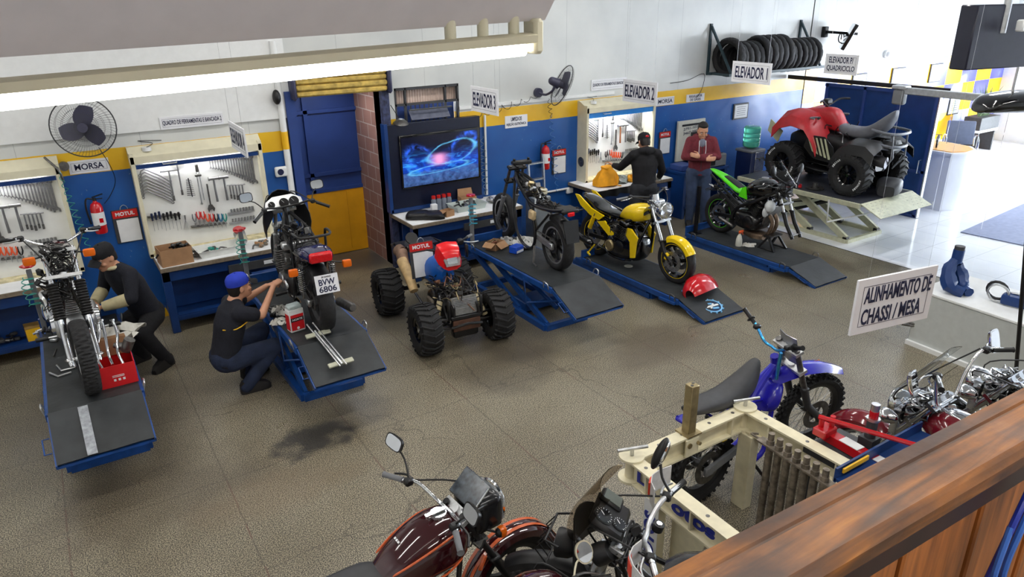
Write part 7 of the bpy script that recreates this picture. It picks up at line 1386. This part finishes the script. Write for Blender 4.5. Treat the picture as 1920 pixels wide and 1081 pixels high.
# bare motorcycle's lift
r = carton('carton', 'small open cardboard box of bolts under the bare black motorcycle', (4.58, 7.6, .61), 25, .2, .16, .1, CARD, flaps='fl'); parts_pile('loose_parts', 'small rusty fittings inside the cardboard box under the bare motorcycle', (4.58, 7.6, .625), (.06, .05, .05), 9, (BRASS, DSTEEL, mat('rusty', S(110, 66, 44), .7)), 12)
r = thing('parts_box', 'bright blue small box lying on the lift under the bare motorcycle', 'box', (4.72, 7.3, .61), rad(20)); MB(mat('box_blue', S(24, 76, 190), .4)).box((0, 0, .05), (.16, .12, .09), bev=.006).use(PAPER).box((0, -.061, .03), (.14, .002, .03)).obj('box_body', r)
rag('white bag of parts crumpled under the bare motorcycle', 4.92, 7.42, .61, .13, mat('bag_white', S(188, 188, 184), .6, noise=.2, bump=.6, bs=30), 9, .55); rag('grey plastic wrap behind the blue box on the lift', 4.8, 7.66, .61, .1, mat('wrap_grey', S(150, 150, 148), .5, noise=.25, bump=.6, bs=30), 14, .5)
# yellow motorcycle's lift
r = thing('fuel_tank', 'loose red motorcycle fuel tank with grey stripe lying on the lift flap', 'fuel tank', (6.42, 5.7, .17), 0, rot=(rad(-34), rad(4), rad(14)))
def tk(x, w, z1): return [V((x, w*cos(t), max(0, z1*sin(t)**.8) if sin(t) > 0 else 0)) for t in [pi*i/16 for i in range(17)]]
rows = [tk(*q) for q in ((-.24, .06, .1), (-.2, .12, .17), (-.08, .16, .235), (.08, .17, .25), (.2, .15, .22), (.27, .1, .13))]; MB(RED).sheet(rows, .006).obj('tank_shell', r)
MB(mat('tank_stripe', S(96, 84, 84), .35)).sheet([[p*1.012 for p in q[2:7]] for q in rows[1:5]], .003).obj('grey_stripe', r); text('Viseu', (.06, .155, .1), (-1, 0.1, 0), (0, -.35, .9), .16, .05, mat('logo_blue', S(96, 150, 210), .4), r, t=.012)
r = thing('gear_emblem', 'round blue and white toothed emblem plate lying by the loose red tank', 'emblem', (6.38, 5.47, .082), rad(-20), rot=(rad(14), 0, rad(-20))); MB(mat('emblem_dark', S(26, 44, 78), .35)).cyl((0, 0, 0), (0, 0, .018), .13, n=36).obj('disc', r)
k = MB(mat('emblem_blue', S(120, 178, 222), .4)); k.lathe([(.108, .018), (.126, .018), (.126, .026), (.108, .026)], (0, 0, 0), (0, 0, 1), 36, closed=True)
for i in range(12): a = i*pi/6; k.box((.134*cos(a), .134*sin(a), .014), (.022, .018, .02), r=(0, 0, a))
k.obj('toothed_rim', r); k = MB(WHITE).box((0, .0, .022), (.18, .03, .006), r=(0, 0, .2)).box((0, 0, .022), (.022, .11, .006), r=(0, 0, -.6)).use(mat('emblem_blue', S(120, 178, 222))).box((-.03, .045, .022), (.09, .03, .006)).box((.03, -.045, .022), (.08, .03, .006)); k.obj('symbol', r)
o = MB(mat('disc_pale', S(196, 196, 184), .4)).cyl((0, 0, 0), (0, 0, .006), .06, n=24).obj('pale_disc'); o.location = (6.35, 6.97, .174); tag(o, 'round pale disc on the rubber under the yellow motorcycle', 'disc')  # thin flat disc in one pale colour
# green motorcycle's lift
r = thing('spray_bottle', 'white spray bottle with orange trigger head on the lowered lift', 'spray bottle', (8.27, 6.7, .173)); MB(mat('bottle_white', S(206, 206, 196), .35)).lathe([(0, 0), (.045, .002), (.048, .02), (.046, .1), (.03, .16), (.014, .185), (.014, .2)], (0, 0, 0), (0, 0, 1), 20).obj('bottle', r); MB(mat('trigger_orange', S(232, 92, 40), .4)).box((.015, -.01, .225), (.09, .03, .035), bev=.008).bar((.03, -.01, .215), (.06, -.01, .17), .014, .01).cyl((0, 0, .195), (0, 0, .215), .018).obj('trigger', r)
rag('flat white rag beside the spray bottle', 8.4, 6.62, .173, .08, seed=4, flat=.2, elong=1.4)
r = thing('front_stand', 'dark steel stand propping up the green-tailed motorcycle', 'stand', (8.58, 6.35, .17)); k = MB(FBLK)
for s in (-1, 1): k.bar((.14*s, .12, .012), (.1*s, 0, .2), .03, .03).bar((.14*s, -.14, .012), (.1*s, 0, .2), .03, .03).bar((.14*s, .14, .012), (.14*s, -.16, .012), .03, .02)
k.box((0, 0, .205), (.26, .12, .02)).obj('stand_frame', r)
r = thing('paddock_stand', 'upright dark wheel clamp post at the wall end of the green motorcycle lift', 'stand', (8.2, 7.5, .17)); k = MB(FBLK).bar((0, 0, 0), (.03, .02, .75), .05, .04).box((.0, 0, .012), (.14, .14, .02)); k.obj('post', r)
o = MB(mat('scale_blue', S(40, 110, 170), .4)).box((0, 0, .22), (.34, .24, .04), bev=.01).box((-.14, 0, .1), (.04, .2, .2)).box((.14, 0, .1), (.04, .2, .2)).obj('step_stool'); o.location = (9.2, 8.02, 0); tag(o, 'light blue step stool behind the green-tailed motorcycle', 'stool')
# benches
zb = .822
r = carton('carton', 'brown cardboard box of black parts on the end of the middle bench', (.93, 8.8, zb), 4, .34, .26, .2, CARD); parts_pile('loose_parts', 'black levers heaped inside the brown cardboard box', (.93, 8.8, zb+.08), (.1, .07, .12), 14, (BLK, GBLK, DGREY), 15)
def tray(label, x, y, w, d, m, rz=0):
    r = thing('parts_tray', label, 'tray', (x, y, zb), rad(rz)); k = MB(m); k.loft([[V((sx*w/2*f, sy*d/2*f, z)) for sx, sy in ((-1, -1), (1, -1), (1, 1), (-1, 1))] for f, z in ((.88, 0), (1, .09), (1.03, .092), (1.03, .086), (.98, .082), (.87, .008))], cap=True); k.obj('tray_body', r); return r
TW = mat('tray_white', S(224, 226, 222), .4); tray('shallow white parts tray on the middle bench', 1.42, 8.86, .5, .3, TW, 3); parts_pile('loose_parts', 'few dark parts inside the white tray on the middle bench', (1.44, 8.88, zb+.01), (.17, .08, .02), 5, (DSTEEL, TEAL, BLK), 16); parts_pile('loose_parts', 'silver brackets between the cardboard box and the white tray', (1.13, 8.9, zb), (.05, .12, .03), 9, (STEEL, DSTEEL), 17)
r = thing('glass_jar', 'tilted clear jar with red lid on the middle bench', 'jar', (1.74, 8.98, zb+.05), rot=(rad(20), rad(-14), 0)); MB(LENS).lathe([(.0, 0), (.06, 0), (.07, .03), (.07, .15), (.05, .18)], (0, 0, 0), (0, 0, 1), 20).obj('jar_body', r); MB(RED).lathe([(.055, 0), (.06, .03), (.0, .032)], (0, 0, .18), (0, 0, 1), 12).obj('jar_lid', r)
parts_pile('loose_parts', 'long dark tools on the paper by the jar on the middle bench', (1.98, 8.82, zb), (.14, .1, .01), 9, (DSTEEL, DIRTY, CARD), 18, 'tools')
r = thing('tool_chest', 'small blue and grey tool chest between the middle bench and the plated motorcycle', 'tool chest', (1.86, 8.34, 0)); MB(BLUE).box((0, 0, .62), (.36, .24, .03)).use(GREY).box((0, 0, .5), (.34, .22, .22), bev=.01).use(DGREY).box((0, 0, .2), (.3, .2, .4)).obj('chest_body', r)
for k in range(4): MB(DSTEEL).box((-.12+.08*k, -.115, .5), (.05, .006, .12)).obj('drawer_slot', r)
o = MB(BLK).body([(-.26, .06, 0, .05), (-.2, .12, 0, .1), (0, .13, .0, .11), (.06, .14, 0, .09), (.2, .15, 0, .09), (.28, .1, 0, .05)], e=3).obj('loose_saddle'); o.location = (4.14, 8.74, zb); o.rotation_euler = (0, 0, rad(-28)); tag(o, 'black motorcycle seat lying on the steel-edged bench below the television', 'seat')
for k in range(4):
    r = thing('bottle', ORD[k]+' clear bottle with red cap in the row below the television', 'bottle', (4.43+.083*k, 9.02, zb)); MB(mat('bottle_clear', S(150, 160, 176), .15, trans=.5)).lathe([(0, 0), (.036, .002), (.037, .02), (.037, .15), (.02, .18)], (0, 0, 0), (0, 0, 1), 16).obj('bottle_body', r); MB(REDP).cyl((0, 0, .175), (0, 0, .215), .03, n=16).obj('cap', r); r['group'] = 'red-capped bottles'
tray('shallow pale parts tray on the bench below the television', 4.86, 8.82, .5, .3, mat('tray_grey2', S(186, 196, 192), .4), 2); parts_pile('loose_parts', 'black cables and parts inside the tray below the television', (4.9, 8.84, zb+.01), (.17, .08, .05), 12, (BLK, BLK, STEEL), 19); parts_pile('loose_parts', 'silver valves heaped on the bench beside the pale tray', (5.36, 8.92, zb), (.08, .1, .04), 12, (STEEL, ALU, DSTEEL), 20)
carton('carton', 'small brown box with a white flap on the front of the television bench', (4.46, 8.66, zb), 12, .14, .12, .09, CARD, flaps='l'); carton('carton', 'torn open brown box at the back of the television bench', (5.0, 9.06, zb), -6, .24, .14, .12, CARD, flaps='b'); o = MB(PAPER).box((0, 0, .07), (.09, .07, .14), bev=.01).obj('white_box'); o.location = (4.36, 8.88, zb); tag(o, 'small white box beside the red-capped bottles', 'box')
r = thing('cloth_bag', 'bright yellow tied cloth bag on the ragged paper bench', 'bag', (7.38, 8.72, zb)); k = MB(mat('bag_yellow', S(236, 162, 24), .75, noise=.12, bump=.5, bs=22)); n = 20
k.loft([[V((rx*cos(t)*(1+.1*sin(5*t+i)), ry*sin(t)*(1+.1*sin(4*t+2*i)), z+.012*sin(3*t+i))) for t in [2*pi*j/n for j in range(n)]] for i, (rx, ry, z) in enumerate(((.15, .11, .005), (.24, .16, .025), (.23, .15, .1), (.16, .12, .2), (.1, .08, .27), (.11, .08, .31), (.08, .06, .32)))]); k.obj('bag_body', r); MB(mat('bag_yellow', S(236, 162, 24))).tube([(.1, 0, .27), (.14, -.1, .16), (.08, -.17, .04), (.16, -.18, .01)], .008, sm=4).obj('string', r)
rag('clear plastic bag beside the yellow cloth bag', 7.68, 8.72, zb, .11, mat('bag_clear', S(170, 180, 176), .3, noise=.15, trans=.3), 22, .6); rag('yellow cloth scrap by the hoodie man on the bench', 7.9, 8.68, zb, .1, mat('bag_yellow', S(236, 162, 24)), 24, .6)
o = MB(mat('funnel_green', S(24, 120, 84), .4)).lathe([(.02, 0), (.05, .04), (.06, .1), (.02, .12)], (0, 0, 0), (0, 0, 1), 16).obj('funnel'); o.location = (7.75, 8.98, zb); tag(o, 'small green cup against the tool board beside the hoodie man', 'cup')
r = carton('carton', 'yellow-edged wooden crate on the lower shelf of the bench by the stripped motorcycle', (-.52, 8.98, .197), 6, .34, .24, .16, mat('crate_wood', S(150, 118, 60), .7, noise=.25), open_=False); MB(YEL).box((0, -.124, .08), (.34, .004, .15)).obj('yellow_side', r)
parts_pile('loose_parts', 'round black parts on the lower shelf beside the yellow-edged crate', (-.86, 8.98, .197), (.1, .08, .08), 9, (BLK, DGREY, DSTEEL), 25)
tag(MB(mat('sheet_metal', S(150, 156, 160), .3, .6)).box((6.1, 8.8, .42), (.3, .28, .84), bev=.02).use(CREAM).box((6.1, 8.8, .9), (.24, .2, .1), bev=.02).obj('cleaning_unit'), 'pale grey cleaning unit behind the bare black motorcycle', 'machine')
r = thing('ladder', 'pale grey step ladder top behind the bare black motorcycle', 'ladder', (6.3, 9.05, 0))
for s in (-.14, .14): MB(ALU).bar((s, 0, 0), (s, .12, 1.32), .05, .025).obj('rail', r, smooth=0)
for k in range(5): MB(ALU).box((0, .02+.022*k, .25+.25*k), (.28, .07, .02)).obj('rung', r, smooth=0)
# ================================================================ camera, light
def camera():
    cd = bpy.data.cameras.new('camera'); o = bpy.data.objects.new('camera', cd); COL.objects.link(o)
    yw, p, ro = rad(32.4596), rad(21.8649), rad(-.9264)
    f = V((sin(yw)*cos(p), cos(yw)*cos(p), -sin(p))); r = V((cos(yw), -sin(yw), 0)); u = r.cross(f)
    r2 = r*cos(ro)+u*sin(ro); u2 = u*cos(ro)-r*sin(ro)
    o.matrix_world = Matrix(((r2.x, u2.x, -f.x, 0), (r2.y, u2.y, -f.y, 0), (r2.z, u2.z, -f.z, 3.6), (0, 0, 0, 1)))
    cd.sensor_width = 36; cd.lens = 1340/1920*36; cd.clip_start = .05; cd.clip_end = 200; bpy.context.scene.camera = o
camera()
def area(name, loc, size, power, rot=(0, 0, 0), col=(1, 1, 1), portal=False):
    l = bpy.data.lights.new(name, 'AREA'); l.shape = 'RECTANGLE'; l.size, l.size_y = size; l.energy = power; l.color = col
    if portal: l.cycles.is_portal = True
    o = bpy.data.objects.new(name, l); COL.objects.link(o); o.location = loc; o.rotation_euler = rot; return o
for x in (-1.2, 2.6, 6.4):
    for y in (1.2, 4.4, 7.2): area('ceiling_light', (x, y, 4.7), (2.4, .16), {-1.2: 40, 2.6: 50, 6.4: 58}[x], col=(1, .97, .92))
for x in (11.5, 15.5, 19): area('ceiling_light', (x, 5.5, 4.6), (2.4, .3), 55, col=(.95, .97, 1))
area('gallery_fill', (1.5, -1.2, 4.6), (2.4, .3), 60, col=(1, .96, .9)); area('recess_fill', (3.3, 9.75, 2.55), (.6, .2), 9)  # fill lights added, no fixtures: one for tray and rail, one for door recess
area('entrance_portal', (20.9, 3.2, 1.4), (2.8, 9.5), 1, rot=(0, rad(90), 0), portal=True)
w = bpy.data.worlds.new('daylight'); bpy.context.scene.world = w; w.use_nodes = True
bg = w.node_tree.nodes['Background']; bg.inputs[0].default_value = (.86, .93, 1, 1); bg.inputs[1].default_value = 24.
sc = bpy.context.scene; sc.view_settings.view_transform = 'Standard'; sc.view_settings.look = 'None'; sc.view_settings.exposure = 0.; sc.view_settings.gamma = 1; sc.view_settings.use_curve_mapping = False
sc.cycles.use_denoising = True; sc.cycles.max_bounces = 8; sc.cycles.diffuse_bounces = 4; sc.cycles.glossy_bounces = 4; sc.cycles.transparent_max_bounces = 12; sc.cycles.sample_clamp_indirect = 6; sc.cycles.caustics_reflective = False; sc.cycles.caustics_refractive = False
